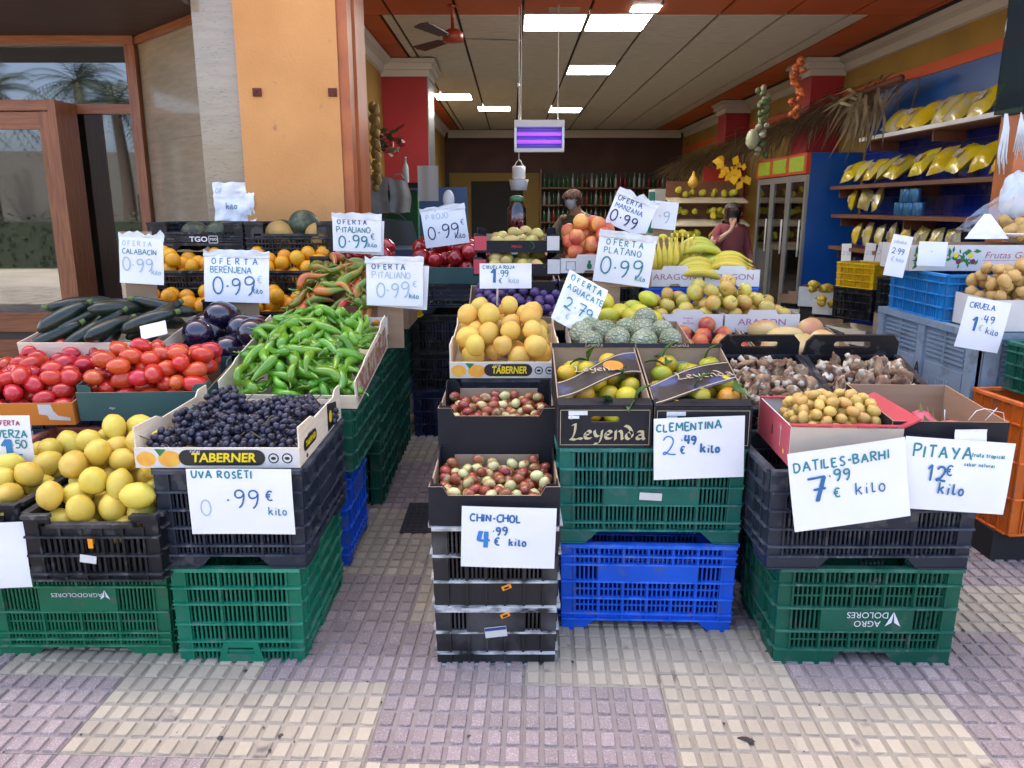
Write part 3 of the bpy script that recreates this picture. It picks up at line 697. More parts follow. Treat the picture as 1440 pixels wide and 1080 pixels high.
m_or = M('orange_rind', (.80, .37, .012), .38, (.78, .32, .01), 5., hv=.008, vv=.08, bump=.12, bs=160)
fruit('orange', [MB().blob(.042, .042, .040, citf, 16, 10).mesh('orange', m_or)])
m_clem = M('clementine_rind', (.62, .40, .02), .36, (.33, .36, .02), 6., lo=.40, hi=.66, hv=.035, vv=.12, bump=.12, bs=160)
m_leaf = M('citrus_leaf', (.025, .085, .018), .4, (.04, .12, .02), 9.)
def leafm(n=2, L=.06, w=.022, seed=0):
    b = MB(); rg = random.Random(seed)
    for q in range(n):
        Tm = T((0, 0, .028), (rg.uniform(-.5, .9), rg.uniform(-.4, .4), rg.uniform(0, 6.28)))
        b.grid(4, 2, lambda u, v: ((v - .5) * w * math.sin(PI * min(.97, max(.03, u))) * 2 * .5, u * L, .012 * math.sin(u * PI) + abs(v - .5) * .012), 0, True, Tm)
    return b.mesh('leaf', m_leaf)
cl = [MB().blob(.036, .036, .032, citf, 16, 10).mesh('clementine', m_clem)]
fruit('clementine', cl); fruit('clementine_leafed', cl)
m_peach = M('yellow_peach_skin', (.68, .45, .085), .55, (.72, .36, .06), 7., lo=.42, hi=.72, hv=.014, vv=.10, c3=(.55, .50, .10), n3=9, t3=.62)
def peachf(s): return lambda d, th, ph: (1 - .10 * math.exp(-(ph if ph < PI else 2 * PI - ph) ** 2 / .06) * math.sin(th) - .16 * max(0, (d.z - .9) / .1)) * (1 + .06 * noise.noise(d * 1.4 + Vector((s * 2, 0, s))))
fruit('peach', [MB().blob(.048 + .003 * s, .046, .046, peachf(s), 18, 11).mesh('peach', m_peach) for s in range(3)])
m_nect = M('nectarine_skin', (.62, .22, .05), .35, (.36, .030, .035), 7., lo=.40, hi=.60, hv=.015, vv=.12)
fruit('nectarine', [MB().blob(.040, .039, .038, peachf(s + 4), 16, 10).mesh('nectarine', m_nect) for s in range(2)])
m_rpeach = M('red_peach_skin', (.72, .33, .09), .5, (.55, .055, .045), 7., lo=.38, hi=.62, hv=.012, vv=.10)
fruit('red_peach', [MB().blob(.050, .049, .046, peachf(s + 7), 16, 10).mesh('peach', m_rpeach) for s in range(2)])
def applef(d, th, ph): return 1 - .28 * math.exp(-((1 - d.z) / .10)) - .14 * math.exp(-((1 + d.z) / .07)) + .015 * math.cos(5 * ph) * max(0, -d.z)
m_apple = M('golden_apple_skin', (.50, .40, .075), .35, (.52, .20, .06), 6., lo=.46, hi=.72, hv=.02, vv=.14, c3=(.34, .22, .10), n3=36, t3=.64)
def applem():
    b = MB().blob(.043, .043, .040, applef, 16, 12, 0); b.tube([(0, 0, .027), (.002, 0, .04), (.006, .002, .05)], .0022, 5, 1); return b.mesh('apple', [m_apple, stemb])
fruit('apple', [applem()])
m_pear = M('pear_skin', (.46, .42, .09), .45, (.45, .30, .10), 8., hv=.015, vv=.12, c3=(.25, .18, .07), n3=60, t3=.66)
def pearm():
    b = MB().lathe([(.004, -.040), (.022, -.040), (.036, -.025), (.040, -.005), (.034, .018), (.022, .038), (.016, .052), (.010, .058), (.003, .058)], 14, 0); b.tube([(0, 0, .056), (.004, 0, .07), (.012, 0, .08)], .0022, 5, 1); return b.mesh('pear', [m_pear, stemb])
fruit('pear', [pearm()])
m_plum = M('plum_skin', (.045, .024, .10), .45, (.09, .05, .16), 9., vv=.2)
fruit('plum', [MB().blob(.024, .023, .025, peachf(2), 12, 8).mesh('plum', m_plum)])
m_juj = M('jujube_skin', (.27, .062, .026), .3, (.50, .44, .17), 14., lo=.54, hi=.62, hv=.02, vv=.22, coat=.2)
m_juj2 = M('pale_jujube_skin', (.58, .55, .24), .3, (.34, .09, .035), 16., lo=.54, hi=.62, hv=.015, vv=.15, coat=.2)
fruit('jujube', [MB().blob(.0185, .0185, .0225, lump(s), 12, 8).mesh('jujube', m_juj if s < 3 else m_juj2) for s in range(4)])
m_date = M('yellow_date_skin', (.60, .39, .10), .4, (.46, .28, .06), 16., lo=.46, hi=.7, hv=.012, vv=.14)
fruit('date', [MB().blob(.0175, .017, .022, lump(s + 3, .08), 12, 8).mesh('date', m_date) for s in range(2)])
m_potato = M('potato_skin', (.58, .38, .13), .7, (.47, .29, .09), 12., vv=.12)
fruit('potato', [MB().blob(.040, .034, .030, lump(s + 9, .25, 1.4), 12, 8).mesh('potato', m_potato) for s in range(2)])
m_cher = M('cherimoya_skin', (.31, .36, .20), .7, (.45, .47, .31), 12., lo=.42, hi=.6, vv=.15, voro=52.)
def cherf(s):
    def f(d, th, ph): return 1 + .07 * noise.noise(d * 1.2 + Vector((s, 2, s))) + .045 * abs(math.sin(9 * th)) * abs(math.sin(5.5 * ph + 3 * th)) 
    return f
fruit('cherimoya', [MB().blob(.058, .056, .058 + .006 * s, cherf(s), 30, 20).mesh('cherimoya', m_cher) for s in range(2)])
m_mango = M('yellow_mango_skin', (.62, .50, .03), .4, (.42, .46, .04), 6., hv=.01, vv=.08)
fruit('mango', [MB().blob(.045, .038, .058, lump(s + 2, .12, 1.), 16, 10).mesh('mango', m_mango) for s in range(2)])
m_aub = M('aubergine_skin', (.012, .009, .022), .14, (.018, .010, .035), 5., coat=.8, spec=.6)
def aubm(s):
    b = MB().lathe([(.004, -.088), (.028, -.084), (.046, -.072), (.060, -.045), (.065, -.018), (.058, .018), (.044, .05), (.030, .075), (.010, .082)], 22, 0); return b.mesh('aubergine', [m_aub])
def calm():
    b = MB()
    b.tube([(0, 0, .078), (.004, 0, .10), (.012, 0, .118)], [.012, .009, .009], 8)
    for k in range(6):
        a = k * PI / 3; b.grid(2, 3, lambda u, v: ((.014 + .028 * v) * math.cos(a) - (u - .5) * .03 * (1 - v) * math.sin(a), (.014 + .028 * v) * math.sin(a) + (u - .5) * .03 * (1 - v) * math.cos(a), .084 - .03 * v * v))
    return b.mesh('calyx', M('aubergine_calyx', (.10, .16, .06), .6))
fruit('aubergine', [aubm(0)]); CAL = calm()
m_zuc = M('courgette_skin', (.008, .017, .010), .35, (.014, .028, .014), 40., lo=.5, hi=.65, vv=.2, coat=.2)
def zucm(s):
    rg = random.Random(s); b = MB(); L = .20 + .03 * s; c = rg.uniform(-.010, .010)
    b.tube([(-L / 2 + L * k / 8, c * math.sin(PI * k / 8), 0) for k in range(9)], [.008, .025, .030, .031, .031, .030, .027, .021, .015], 12, 0)
    b.tube([(L / 2, 0, 0), (L / 2 + .02, .002, .003)], [.013, .010], 7, 1); return b.mesh('courgette', [m_zuc, stemg])
fruit('courgette', [zucm(s) for s in range(3)])
m_pep = M('green_pepper_skin', (.085, .25, .012), .22, (.15, .35, .02), 9., hv=.016, vv=.16, coat=.3)
m_pep2 = M('ripening_pepper_skin', (.13, .20, .018), .28, (.46, .11, .015), 7., lo=.44, hi=.62, hv=.035, vv=.25, coat=.3)
def pepm(s, m):
    rg = random.Random(s + 11); b = MB(); L = rg.uniform(.13, .18); c1, c2 = rg.uniform(-.035, .035), rg.uniform(-.015, .015)
    k = 11; pts = [(-L / 2 + L * i / k, c1 * math.sin(PI * i / k) + c2 * math.sin(2 * PI * i / k), .004 * math.sin(.7 * i + s)) for i in range(k + 1)]
    rad = [.010, .0175, .0195, .019, .018, .017, .016, .0145, .012, .009, .0055, .002]
    rad = [r * 1.13 * (1 + .07 * noise.noise(Vector((i * .6, s * 5., 0)))) for i, r in enumerate(rad)]
    b.tube(pts, rad, 10, 0, flat=.78)
    a = Vector(pts[0]); b.tube([a, a + Vector((-.014, .003, .003)), a + Vector((-.028, .008, .010)), a + Vector((-.04, .02, .012))], [.006, .0035, .003, .0035], 6, 1)
    return b.mesh('pepper', [m, M('pepper_stem', (.16, .28, .05), .6)])
fruit('pepper', [pepm(s, m_pep) for s in range(7)]); fruit('pepper2', [pepm(s + 20, m_pep2) for s in range(6)])
m_redpep = M('red_pepper_skin', (.36, .012, .014), .16, (.28, .010, .012), 5., vv=.15, coat=.5)
def bellm(s):
    b = MB().blob(.048, .048, .052 + .006 * s, lambda d, th, ph: (1 + .07 * math.cos(4 * ph + s) * math.sin(th) ** 2 - .25 * math.exp(-((1 - d.z) / .09)) - .12 * math.exp(-(1 + d.z) / .08)), 20, 12, 0)
    b.tube([(0, 0, .036), (.003, 0, .055), (.012, 0, .07)], [.010, .005, .006], 7, 1); return b.mesh('bell_pepper', [m_redpep, stemg])
fruit('bell', [bellm(s) for s in range(2)])
m_melon = M('dark_melon_rind', (.030, .045, .020), .5, (.10, .11, .05), 22., lo=.48, hi=.60, bump=.2, vv=.2)
m_melon2 = M('orange_melon_rind', (.42, .24, .05), .6, (.30, .19, .05), 10., bump=.2)
fruit('melon', [MB().blob(.085, .085, .088, lump(3, .03), 20, 12).mesh('melon', m_melon)])
fruit('melon2', [MB().blob(.082, .075, .09, lump(6, .05), 20, 12).mesh('melon', m_melon2)])
m_papaya = M('mottled_mango_skin', (.56, .42, .16), .45, (.52, .24, .10), 5., lo=.46, hi=.7, hv=.015, vv=.1, c3=(.30, .22, .09), n3=50, t3=.68)
fruit('big_mango', [MB().blob(.062, .055, .088, lump(4, .12, 1.), 18, 11).mesh('mango', m_papaya)])
m_mush = M('mushroom_cap', (.34, .21, .115), .75, (.15, .075, .04), 22., lo=.42, hi=.60, hv=.01, vv=.22, bump=.3, bs=60, c3=(.62, .53, .40), n3=24, t3=.55)
m_mst = M('mushroom_stem', (.60, .53, .42), .8, (.46, .38, .27), 30.)
def mushm(s):
    b = MB(); b.blob(.036 + .004 * s, .031, .016, lambda d, th, ph: (1 + .42 * noise.noise(d * 1.7 + Vector((s * 4, s, 1))) + .25 * noise.noise(d * 4.3 + Vector((s, 2, s)))) * (1 if d.z > 0 else .92), 18, 11, 0)
    b.tube([(0, 0, -.004), (.004, 0, -.02), (.010, .003, -.036)], [.010, .0085, .011], 7, 1); return b.mesh('mushroom', [m_mush, m_mst])
fruit('mushroom', [mushm(s) for s in range(4)])
m_pit = M('pitaya_skin', (.50, .03, .12), .5, (.60, .12, .16), 8.); m_pits = M('pitaya_scale', (.42, .16, .10), .6, (.25, .30, .08), 9.)
def pitm():
    b = MB().blob(.046, .046, .058, None, 16, 10, 0)
    for k in range(16):
        a = k * 2.4; z = -.04 + k * .0056; r = .046 * math.sqrt(max(.05, 1 - (z / .058) ** 2))
        b.add([(r * math.cos(a - .3), r * math.sin(a - .3), z), (r * math.cos(a + .3), r * math.sin(a + .3), z), ((r + .014) * math.cos(a), (r + .014) * math.sin(a), z + .028)], [(0, 1, 2)], 1)
    return b.mesh('pitaya', [m_pit, m_pits])
fruit('pitaya', [pitm()])
# ------------------------------------------------------------------ filling a container with single fruits, resting on one another
def fill(o, W_, D_, z0, hf, Dm, key, name, label, cat, group, n=300, lie=None, part=None, partp=0., seed=1, K=14, y0=0., x0=0., stop=40, squash=.92, scale=(.94, 1.06)):
    rg = random.Random(seed); Mx = mtx(o); pl = []; r = Dm / 2; miss = 0
    while len(pl) < n and miss < stop:
        best = None
        for _ in range(K):
            x = rg.uniform(-W_ / 2 + r, W_ / 2 - r); y = rg.uniform(r, D_ - r); z = z0 + r
            for a, b, c in pl:
                d2 = (a - x) ** 2 + (b - y) ** 2
                if d2 < Dm * Dm: z = max(z, c + math.sqrt(Dm * Dm - d2) * squash)
            if z + r <= z0 + hf(2 * x / W_, y / D_) and (best is None or z < best[2]): best = (x, y, z)
        if best is None: miss += 1
        else: pl.append(best)
    vs = FR[key]; out = []
    for x, y, z in pl:
        me = vs[rg.randrange(len(vs))]
        if lie == 'lie': rot = Euler((PI / 2 + rg.uniform(-.35, .35), rg.uniform(0, 6.28), rg.uniform(0, 6.28)))
        elif lie == 'away': rot = Euler((R(-100) + rg.uniform(-.35, .35), rg.uniform(-.3, .3), rg.uniform(-.6, .6)))
        elif lie == 'up': rot = Euler((rg.uniform(-.5, .5), rg.uniform(-.5, .5), rg.uniform(0, 6.28)))
        else: rot = Euler((rg.uniform(0, 6.28), rg.uniform(0, 6.28), rg.uniform(0, 6.28)))
        s = rg.uniform(*scale)
        ob = put(name, me); ob.matrix_world = Mx @ T((x + x0, y + y0, z), rot, (s, s, s))
        lo, rq, sc = ob.matrix_world.decompose(); ob.location = lo; ob.rotation_euler = rq.to_euler(); ob.scale = sc
        tag(ob, label, cat, group); out.append(ob)
        if part and rg.random() < partp: put(part[0], part[1], ob)
    return out
def scatter(o, W_, D_, surf, n, key, name, label, cat, group, layers=2, step=.022, seed=3, spin=6.28, x0=0., y0=0., tiltv=.3, part=None, yaw0=0., sc0=1.):
    # long vegetables laid on a heap; surf(u,v) is the heap's top over the floor of the container
    rg = random.Random(seed); Mx = mtx(o); vs = FR[key]; per = n // layers; pts = []
    for l in range(layers):
        placed = []
        for _ in range(per):
            best = None
            for _k in range(12):
                x, y = rg.uniform(-W_ / 2, W_ / 2), rg.uniform(0, D_)
                d = min([(a - x) ** 2 + (b - y) ** 2 for a, b in placed] or [9])
                if best is None or d > best[0]: best = (d, x, y)
            placed.append(best[1:])
        for x, y in placed:
            u, v = 2 * x / W_, y / D_; e = .05
            z = surf(u, v) - step * (layers - 1 - l) + rg.uniform(-.006, .006)
            gx = (surf(u + e, v) - surf(u - e, v)) / (e * W_); gy = (surf(u, v + e) - surf(u, v - e)) / (2 * e * D_)
            nrm = Vector((-gx, -gy, 1)).normalized()
            q = nrm.to_track_quat('Z', 'Y').to_matrix().to_4x4()
            mw = Mx @ Matrix.Translation((x + x0, y + y0, z)) @ q @ Euler((rg.uniform(0, 6.28), rg.uniform(-tiltv, tiltv), yaw0 + rg.uniform(-spin / 2, spin / 2)), 'XYZ').to_matrix().to_4x4()
            lo, rq, sc = mw.decompose(); k = rg.uniform(.88, 1.12) * sc0
            ob = put(name, vs[rg.randrange(len(vs))], None, lo, rq.to_euler()); ob.scale = (k, k, k)
            tag(ob, label, cat, group)
            if part: put(part[0], part[1], ob)
# grape bunches
m_grape = M('black_grape_skin', (.012, .012, .026), .35, (.040, .042, .075), 60., lo=.4, hi=.7, vv=.15, island=.35)
def bunch(seed):
    rg = random.Random(seed); b = MB(); st = MB(); st.tube([(0, -.07, .0), (0, 0, .012), (.01, .07, .01), (.015, .10, .03)], .0022, 5)
    ps = []
    tries = 0
    while len(ps) < 46 and tries < 3000:
        tries += 1
        t = rg.random(); y = -.075 + .15 * t; w = .045 * (.45 + .8 * math.sin(PI * min(1, t * .8 + .2))) ; a = rg.uniform(0, 6.28); q = w * math.sqrt(rg.random())
        p = Vector((q * math.cos(a), y, q * math.sin(a) * .62))
        if all((p - o_).length > .0182 for o_ in ps): ps.append(p)
    for p in ps:
        b.blob(.0118, .0112, .0140, None, 8, 6, 0, T(p, (rg.uniform(0, 3), rg.uniform(0, 3), 0), (1, 1, 1)))
        if rg.random() < .4: st.tube([p, (p.x * .2, p.y + .01, p.z * .2 + .004)], .001, 4)
    return b.mesh('berries', m_grape), st.mesh('stalk', M('grape_stalk', (.11, .085, .035), .8))
GRB = [bunch(s) for s in range(4)]
# bananas
m_ban = M('banana_peel', (.66, .50, .035), .45, (.52, .46, .05), 5., hv=.012, vv=.08, c3=(.18, .11, .03), n3=40, t3=.70)
m_bang = M('greenish_banana_peel', (.44, .48, .05), .45, (.56, .52, .06), 5., hv=.012, vv=.08)
def banm(m):
    b = MB(); k = 10; Rr = .13; pts = []; rad = []
    for i in range(k + 1):
        a = -.72 + 1.44 * i / k; pts.append((Rr * math.sin(a), 0, Rr * (1 - math.cos(a)))); rad.append([.004, .011, .0155, .0175, .018, .018, .0175, .016, .012, .006, .005][i])
    b.tube(pts, rad, 7, 0); a = Vector(pts[-1]); b.tube([a, a + Vector((.018, 0, .014))], [.005, .006], 6, 0); b.tube([Vector(pts[0]), Vector(pts[0]) + Vector((-.004, 0, .003))], [.004, .003], 5, 1)
    return b.mesh('banana', [m, m_dark])
BAN = [banm(m_ban), banm(m_bang)]
def banana_bunch(loc, rot, n, which, label, group='banana bunches in the white boxes', s=1., fan=.13):
    t = thing('banana_bunch', label, 'bananas', loc, rot, group); t.scale = (s, s, s)
    for k in range(n):
        f = (k - (n - 1) / 2)
        put('banana', BAN[which], t, (0, 0, 0)).matrix_local = T((-.0, f * .026, -abs(f) * .004 + .002 * (k % 2)), (f * fan, 0, f * fan * .54))
    MB().blob(.014, .011 * n / 2.5, .010, None, 10, 6, 0).build('crown', m_ban, t, (.105, 0, .055))
    return t
# ------------------------------------------------------------------ price cards
m_paper = M('white_card', (.80, .81, .82), .55, (.75, .765, .785), 4.)
m_film = M('clear_tape', (.72, .75, .77), .15, (.55, .58, .60), 12.)
m_ink = [M('blue_ink', (.020, .13, .30), .6), M('teal_ink', (.022, .21, .25), .6), M('navy_ink', (.010, .018, .085), .6), M('faded_ink', (.36, .47, .56), .6), M('red_ink', (.40, .05, .09), .6), M('bright_blue_ink', (.03, .20, .48), .6)]
def card_sign(label, p, w, h, lines=(), roll=0., lean=0., yaw=0., wave=.006, crumple=0., torn=False, tape=False, seed=0, shear=0., name='price_sign'):
    rg = random.Random(seed)
    t = thing(name, label, 'price sign', p, (lean, 0, yaw))
    def loc(x, z):                    # in-plane roll
        c, s = math.cos(roll), math.sin(roll); return x * c - z * s, x * s + z * c
    def dep(x, z):
        return wave * math.sin(3.1 * x / w + seed) + wave * .6 * math.sin(4.3 * z / h + seed * 2) + crumple * (noise.noise(Vector((x * 14, z * 14, seed))) + .35 * abs(noise.noise(Vector((x * 34, z * 30, seed + 3)))))
    n = 10 if not crumple else 40
    b = MB()
    def fn(u, v):
        x, z = (u - .5) * w, (v - .5) * h
        if torn:
            e = max(abs(u - .5), abs(v - .5)) * 2
            k = 1 + .10 * noise.noise(Vector((u * 5, v * 5, seed))) * e ** 4 ; x *= k; z *= k
        x += shear * z
        X, Z = loc(x, z); return (X, dep(x, z), Z)
    b.grid(n, n, fn); sheet = b.build('sheet', m_paper, t)
    pen = Pen(None, rg)
    base = pen.mb
    pen.surf = lambda x, z: dep(x + shear * z, z)
    if crumple: pen.lift = .0025
    for (txt, fx, fz, fh, mi, wt, *ex) in lines:
        hh = fh * h; x = (fx - .5) * w; z = (fz - .5) * h
        kw = ex[0] if ex else {}
        pen.write(txt, x, z, hh, wt * 1.2, mi, **kw)
    if base.v:
        q = []
        for v in base.v:
            x = v.x + shear * v.z; X, Z = loc(x, v.z); q.append(Vector((X, v.y, Z)))
        base.v = q; base.build('handwriting', m_ink, sheet)
    if tape:
        bb = MB(); bb.grid(12, 5, lambda u, v: (loc((u - .5) * w * 1.03, h * .5 - .012 + v * .05 + .010 * noise.noise(Vector((u * 9, v * 3, seed))))[0], -.003 + .008 * noise.noise(Vector((u * 14, v * 8, seed + 4))), loc((u - .5) * w * 1.03, h * .5 - .012 + v * .035 * (1 + .8 * noise.noise(Vector((u * 6, 0, seed)))))[1]))
        bb.build('tape', m_film, t)
    return t
# ================================================================== THE STALLS
ink_white = M('white_print', (.72, .73, .72), .6); ink_gold = M('gold_print', (.50, .43, .26), .5); ink_yellow = M('yellow_print', (.80, .62, .01), .5); ink_black = M('black_print', (.012, .012, .014), .5)
ink_pink = M('mauve_print', (.36, .10, .22), .6); ink_red = M('crimson_print', (.55, .03, .07), .6); ink_peach = M('printed_peach', (.75, .33, .04), .6, (.80, .45, .06), 24.); ink_green = M('green_print', (.02, .17, .05), .6); ink_plum = M('printed_plum', (.20, .02, .05), .6); ink_navy = M('navy_print', (.03, .05, .18), .5); ink_orange = M('printed_orange', (.72, .25, .01), .5, (.60, .20, .01), 30.)
def disc(cx, cz, rx, rz, y, n=20): return [(cx + rx * math.cos(2 * PI * k / n), y, cz + rz * math.sin(2 * PI * k / n)) for k in range(n)]
def pill(mb, x0, x1, z0, z1, y, mi):
    r = (z1 - z0) / 2; p = [(x0 + r + r * math.cos(PI / 2 + PI * k / 8), y, (z0 + z1) / 2 + r * math.sin(PI / 2 + PI * k / 8)) for k in range(9)] + [(x1 - r + r * math.cos(-PI / 2 + PI * k / 8), y, (z0 + z1) / 2 + r * math.sin(-PI / 2 + PI * k / 8)) for k in range(9)]
    mb.add(p, [tuple(range(len(p)))], mi)
def agro_logo(parent, txt, size, x, y, z, flip=True, y0=-.0035, sx=1., bold=.0):
    me = text_mesh(txt, size, ink_white, bold, sx=sx)
    put('printed_logo', me, parent, (x, y, z), (R(90), PI if flip else 0, 0))
    b = MB(); s = -1 if flip else 1; q = size * 1.1
    xx = x + s * (-1) * size * (max(len(q_) for q_ in txt.split('\n')) * .31 + .55) * sx * 1
    for k in (-1, 1):
        b.add([(xx, y, z - s * q * .8), (xx + k * q * .35, y, z - s * q * .1), (xx + k * q * .75, y, z + s * q * .75), (xx + k * q * .12, y, z + s * q * .35)], [(0, 1, 2, 3)] if k > 0 else [(3, 2, 1, 0)])
    b.build('printed_leaf', [ink_white], parent)
def taberner(parent, W_, zc, y=-.0008):
    # printed strip on the low front of a tray
    b = MB(); x0 = -W_ / 2
    b.add([(x0 + .004, y, zc - .029), (W_ / 2 - .004, y, zc - .029), (W_ / 2 - .004, y, zc + .029), (x0 + .004, y, zc + .029)], [(0, 1, 2, 3)], 0)
    for cx, cz, rx, rz in ((x0 + .035, zc - .004, .030, .024), (x0 + .107, zc - .004, .036, .026)): b.add(disc(cx, cz, rx, rz, y - .0005), [tuple(range(20))], 1)
    b.add([(x0 + .062, y - .001, zc + .028), (x0 + .098, y - .001, zc + .026), (x0 + .078, y - .001, zc + .004)], [(0, 2, 1)], 2)
    pill(b, x0 + .135, W_ / 2 - .105, zc - .025, zc + .025, y - .0013, 3)
    for k in (0, 1): b.add(disc(W_ / 2 - .080 + k * .042, zc - .002, .0165, .0165, y - .0005), [tuple(range(20))], 3); b.add(disc(W_ / 2 - .080 + k * .042, zc - .002, .0125, .0125, y - .0010), [tuple(range(20))], 0); b.add(disc(W_ / 2 - .080 + k * .042, zc - .002, .008, .005, y - .0014), [tuple(range(20))], 3)
    b.build('printed_band', [card_white, ink_peach, ink_green, ink_black], parent)
    me = text_mesh('TABERNER', .040, ink_yellow, .0012, .12, sx=1.02 * (W_ - .255) / .25)
    put('lettering', me, parent, ((x0 + .135 + W_ / 2 - .105) / 2 + .004, y - .002, zc - .001), FACE)
    p = Pen(lambda x, z: y - .002); p.write('rutas', (x0 + .172), zc + .0165, .010, .0014, 0, shear=.2); b = MB(); p.mb.build('small_lettering', [ink_white], parent)
# ---------------------------------------------------------------- left table, lemon column
c = crate('wide leaf green crate under the lemon crates at the left edge, lying upside down', 'wide', 'lgreen', -1.70, -1.115, 2.30, .40, 0, .32)
agro_logo(c, 'AGRODOLORES', .020, .0, -.0101, .226, sx=1.15)
cl_ = crate('black crate heaped with lemons, beside the grape stack', 'lemon', 'black', -1.485, -1.075, 2.20, .50, .325, .215, dip=.028)
MB().box(-.007, .007, -.0155, -.0118, .112, .142).build('orange_tag', [M('orange_tag', (.85, .30, .01), .5)], cl_)
MB().box(-.05, .0, -.0135, -.0120, .060, .085).build('torn_sticker', [card_white], cl_, rot=(0, .15, 0))
fill(cl_, .38, .47, .10, lambda u, v: .185 + .155 * min(1, v * 1.5) * (1 - .18 * u * u), .080, 'lemon', 'lemon', 'yellow lemon heaped in the black crate beside the grape stack', 'lemon', 'lemons in the crate beside the grapes', seed=5, stop=80, scale=(.80, .95))
cl2 = crate('black crate of lemons behind the blank white sheet at the left edge', 'lemon', 'black', -1.945, -1.535, 2.26, .50, .325, .225, dip=.028)
fill(cl2, .38, .47, .11, lambda u, v: .185 + .045 * min(1, v * 1.5), .080, 'lemon', 'lemon', 'yellow lemon in the left edge crate behind the hanging white sheets', 'lemon', 'lemons in the crate at the left edge', seed=9, stop=70, scale=(.80, .95))
crate('second leaf green crate on the ground under the left edge lemons', 'wide', 'lgreen', -2.33, -1.745, 2.32, .40, 0, .32)
c = crate('faded pink crate behind the lemons, under the tomatoes', 'plain', 'salmon', -1.83, -1.24, 2.735, .25, .30, .292)
MB().box(-.13, .10, -.0130, -.0120, .21, .280).build('label_plate', [M('pale_pink_plate', (.58, .36, .29), .5)], c)
crate('dark crate on the ground under the faded pink crate', 'plain', 'slate', -1.83, -1.24, 2.735, .25, 0, .30)
crate('navy crate under the left tomato box', 'plain', 'navy', -1.93, -1.46, 3.0, .40, .33, .30)
crate('blue lattice crate under the dark green tomato box', 'blue', 'blue', -1.44, -1.13, 2.99, .40, .33, .32)
crate('navy crate on the ground under the tomatoes', 'plain', 'navy', -1.93, -1.42, 3.0, .40, 0, .33)
crate('dark crate on the ground behind the grape stack', 'plain', 'slate', -1.41, -1.12, 3.0, .40, 0, .33)
tb = box('dark green cardboard box heaped with plum tomatoes', .49, .36, (-1.415, 2.89, .645), card_teal, card, .115, .115, rot=(R(7), 0, R(3)), tabs=.028)
put('printed_mark', text_mesh('Algo', .013, ink_white, 0, .3), tb, (-.12, -.0008, .052), FACE)
MB().box(.0, .028, -.001, .0, -.012, .012).build('sticker', [card_white], tb, (.2462, .05, .06), (0, 0, PI / 2))
fill(tb, .46, .34, .055, lambda u, v: .095 + .13 * math.sin(PI * min(1, .12 + v * .75)) * (1 - .30 * u * u), .063, 'tomato', 'plum_tomato', 'light red plum tomato heaped in the dark green cardboard box', 'tomato', 'tomatoes in the dark green box', lie='lie', seed=3, stop=80, scale=(.82, 1.0))
tb2 = box('orange and white cardboard box of deep red tomatoes at the left edge', .50, .36, (-1.925, 2.86, .632), card_orange, card, .09, .09, rot=(R(7), 0, R(2)))
b = MB(); b.add([(.17, -.0008, .085), (.12, -.0008, .085), (.12, -.0008, .045), (.15, -.0008, .04), (.155, -.0008, .022), (.235, -.0008, .018), (.235, -.0008, .03), (.19, -.0008, .04), (.175, -.0008, .06)], [tuple(range(9))]); b.build('white_swoosh', [card_white], tb2)
fill(tb2, .47, .34, .03, lambda u, v: .09 + .10 * math.sin(PI * min(1, .12 + v * .75)) * (1 - .2 * u * u), .063, 'tomato2', 'plum_tomato', 'deep red plum tomato in the orange and white box at the left edge', 'tomato', 'tomatoes in the left edge box', lie='lie', seed=13, stop=80, scale=(.82, 1.0))
fill(tb2, .40, .24, .03, lambda u, v: .14 + .04 * v, .063, 'tomato2', 'plum_tomato', 'deep red plum tomato in the orange and white box at the left edge', 'tomato', 'tomatoes in the left edge box', lie='lie', seed=14, stop=20, scale=(.82, 1.0), y0=.30, x0=.03)
card_sign('small blank white card lying between the two heaps of tomatoes', W(160, 516, 2.98), .05, .035, lean=-.9, roll=.3, name='blank_card')
card_sign('larger blank cream card standing behind the tomatoes, before the aubergines', W(216, 464, 3.28), .105, .07, lean=-.6, roll=.35, name='blank_card')
# ---------------------------------------------------------------- courgettes, aubergines
zt = box('pale wooden tray of courgettes behind the left tomatoes', .62, .42, (-1.80, 3.27, .80), pinewood, pinewood, .085, .085, rot=(R(8), 0, 0))
scatter(zt, .40, .30, lambda u, v: .09 + .085 * math.sin(PI * (.15 + .6 * v)), 22, 'courgette', 'courgette', 'dark green courgette in the pale wooden tray', 'courgette', 'courgettes in the wooden tray', 3, .040, seed=4, spin=.9, y0=.05, x0=.02, yaw0=.75, sc0=1.12)
crate('dark crate under the courgette tray', 'plain', 'black', -2.08, -1.52, 3.42, .40, .48, .315)
crate('dark crate low under the courgette tray', 'plain', 'black', -2.08, -1.52, 3.42, .40, .0, .47)
at_ = crate('black crate of aubergines between courgettes and peppers', 'plain', 'black', -1.50, -1.06, 3.34, .40, .70, .15)
crate('dark crate under the aubergines', 'plain', 'navy', -1.50, -1.10, 3.42, .38, .36, .335)
crate('lowest dark crate under the aubergines', 'plain', 'navy', -1.50, -1.10, 3.42, .38, 0, .35)
fill(at_, .42, .38, .04, lambda u, v: .15 + .135 * math.sin(PI * min(1, .12 + v * .7)) * (1 - .2 * u * u), .118, 'aubergine', 'aubergine', 'glossy dark aubergine in the heap behind the tomatoes', 'aubergine', 'heaped aubergines', lie='away', part=('calyx', CAL), partp=1., seed=8, stop=70)
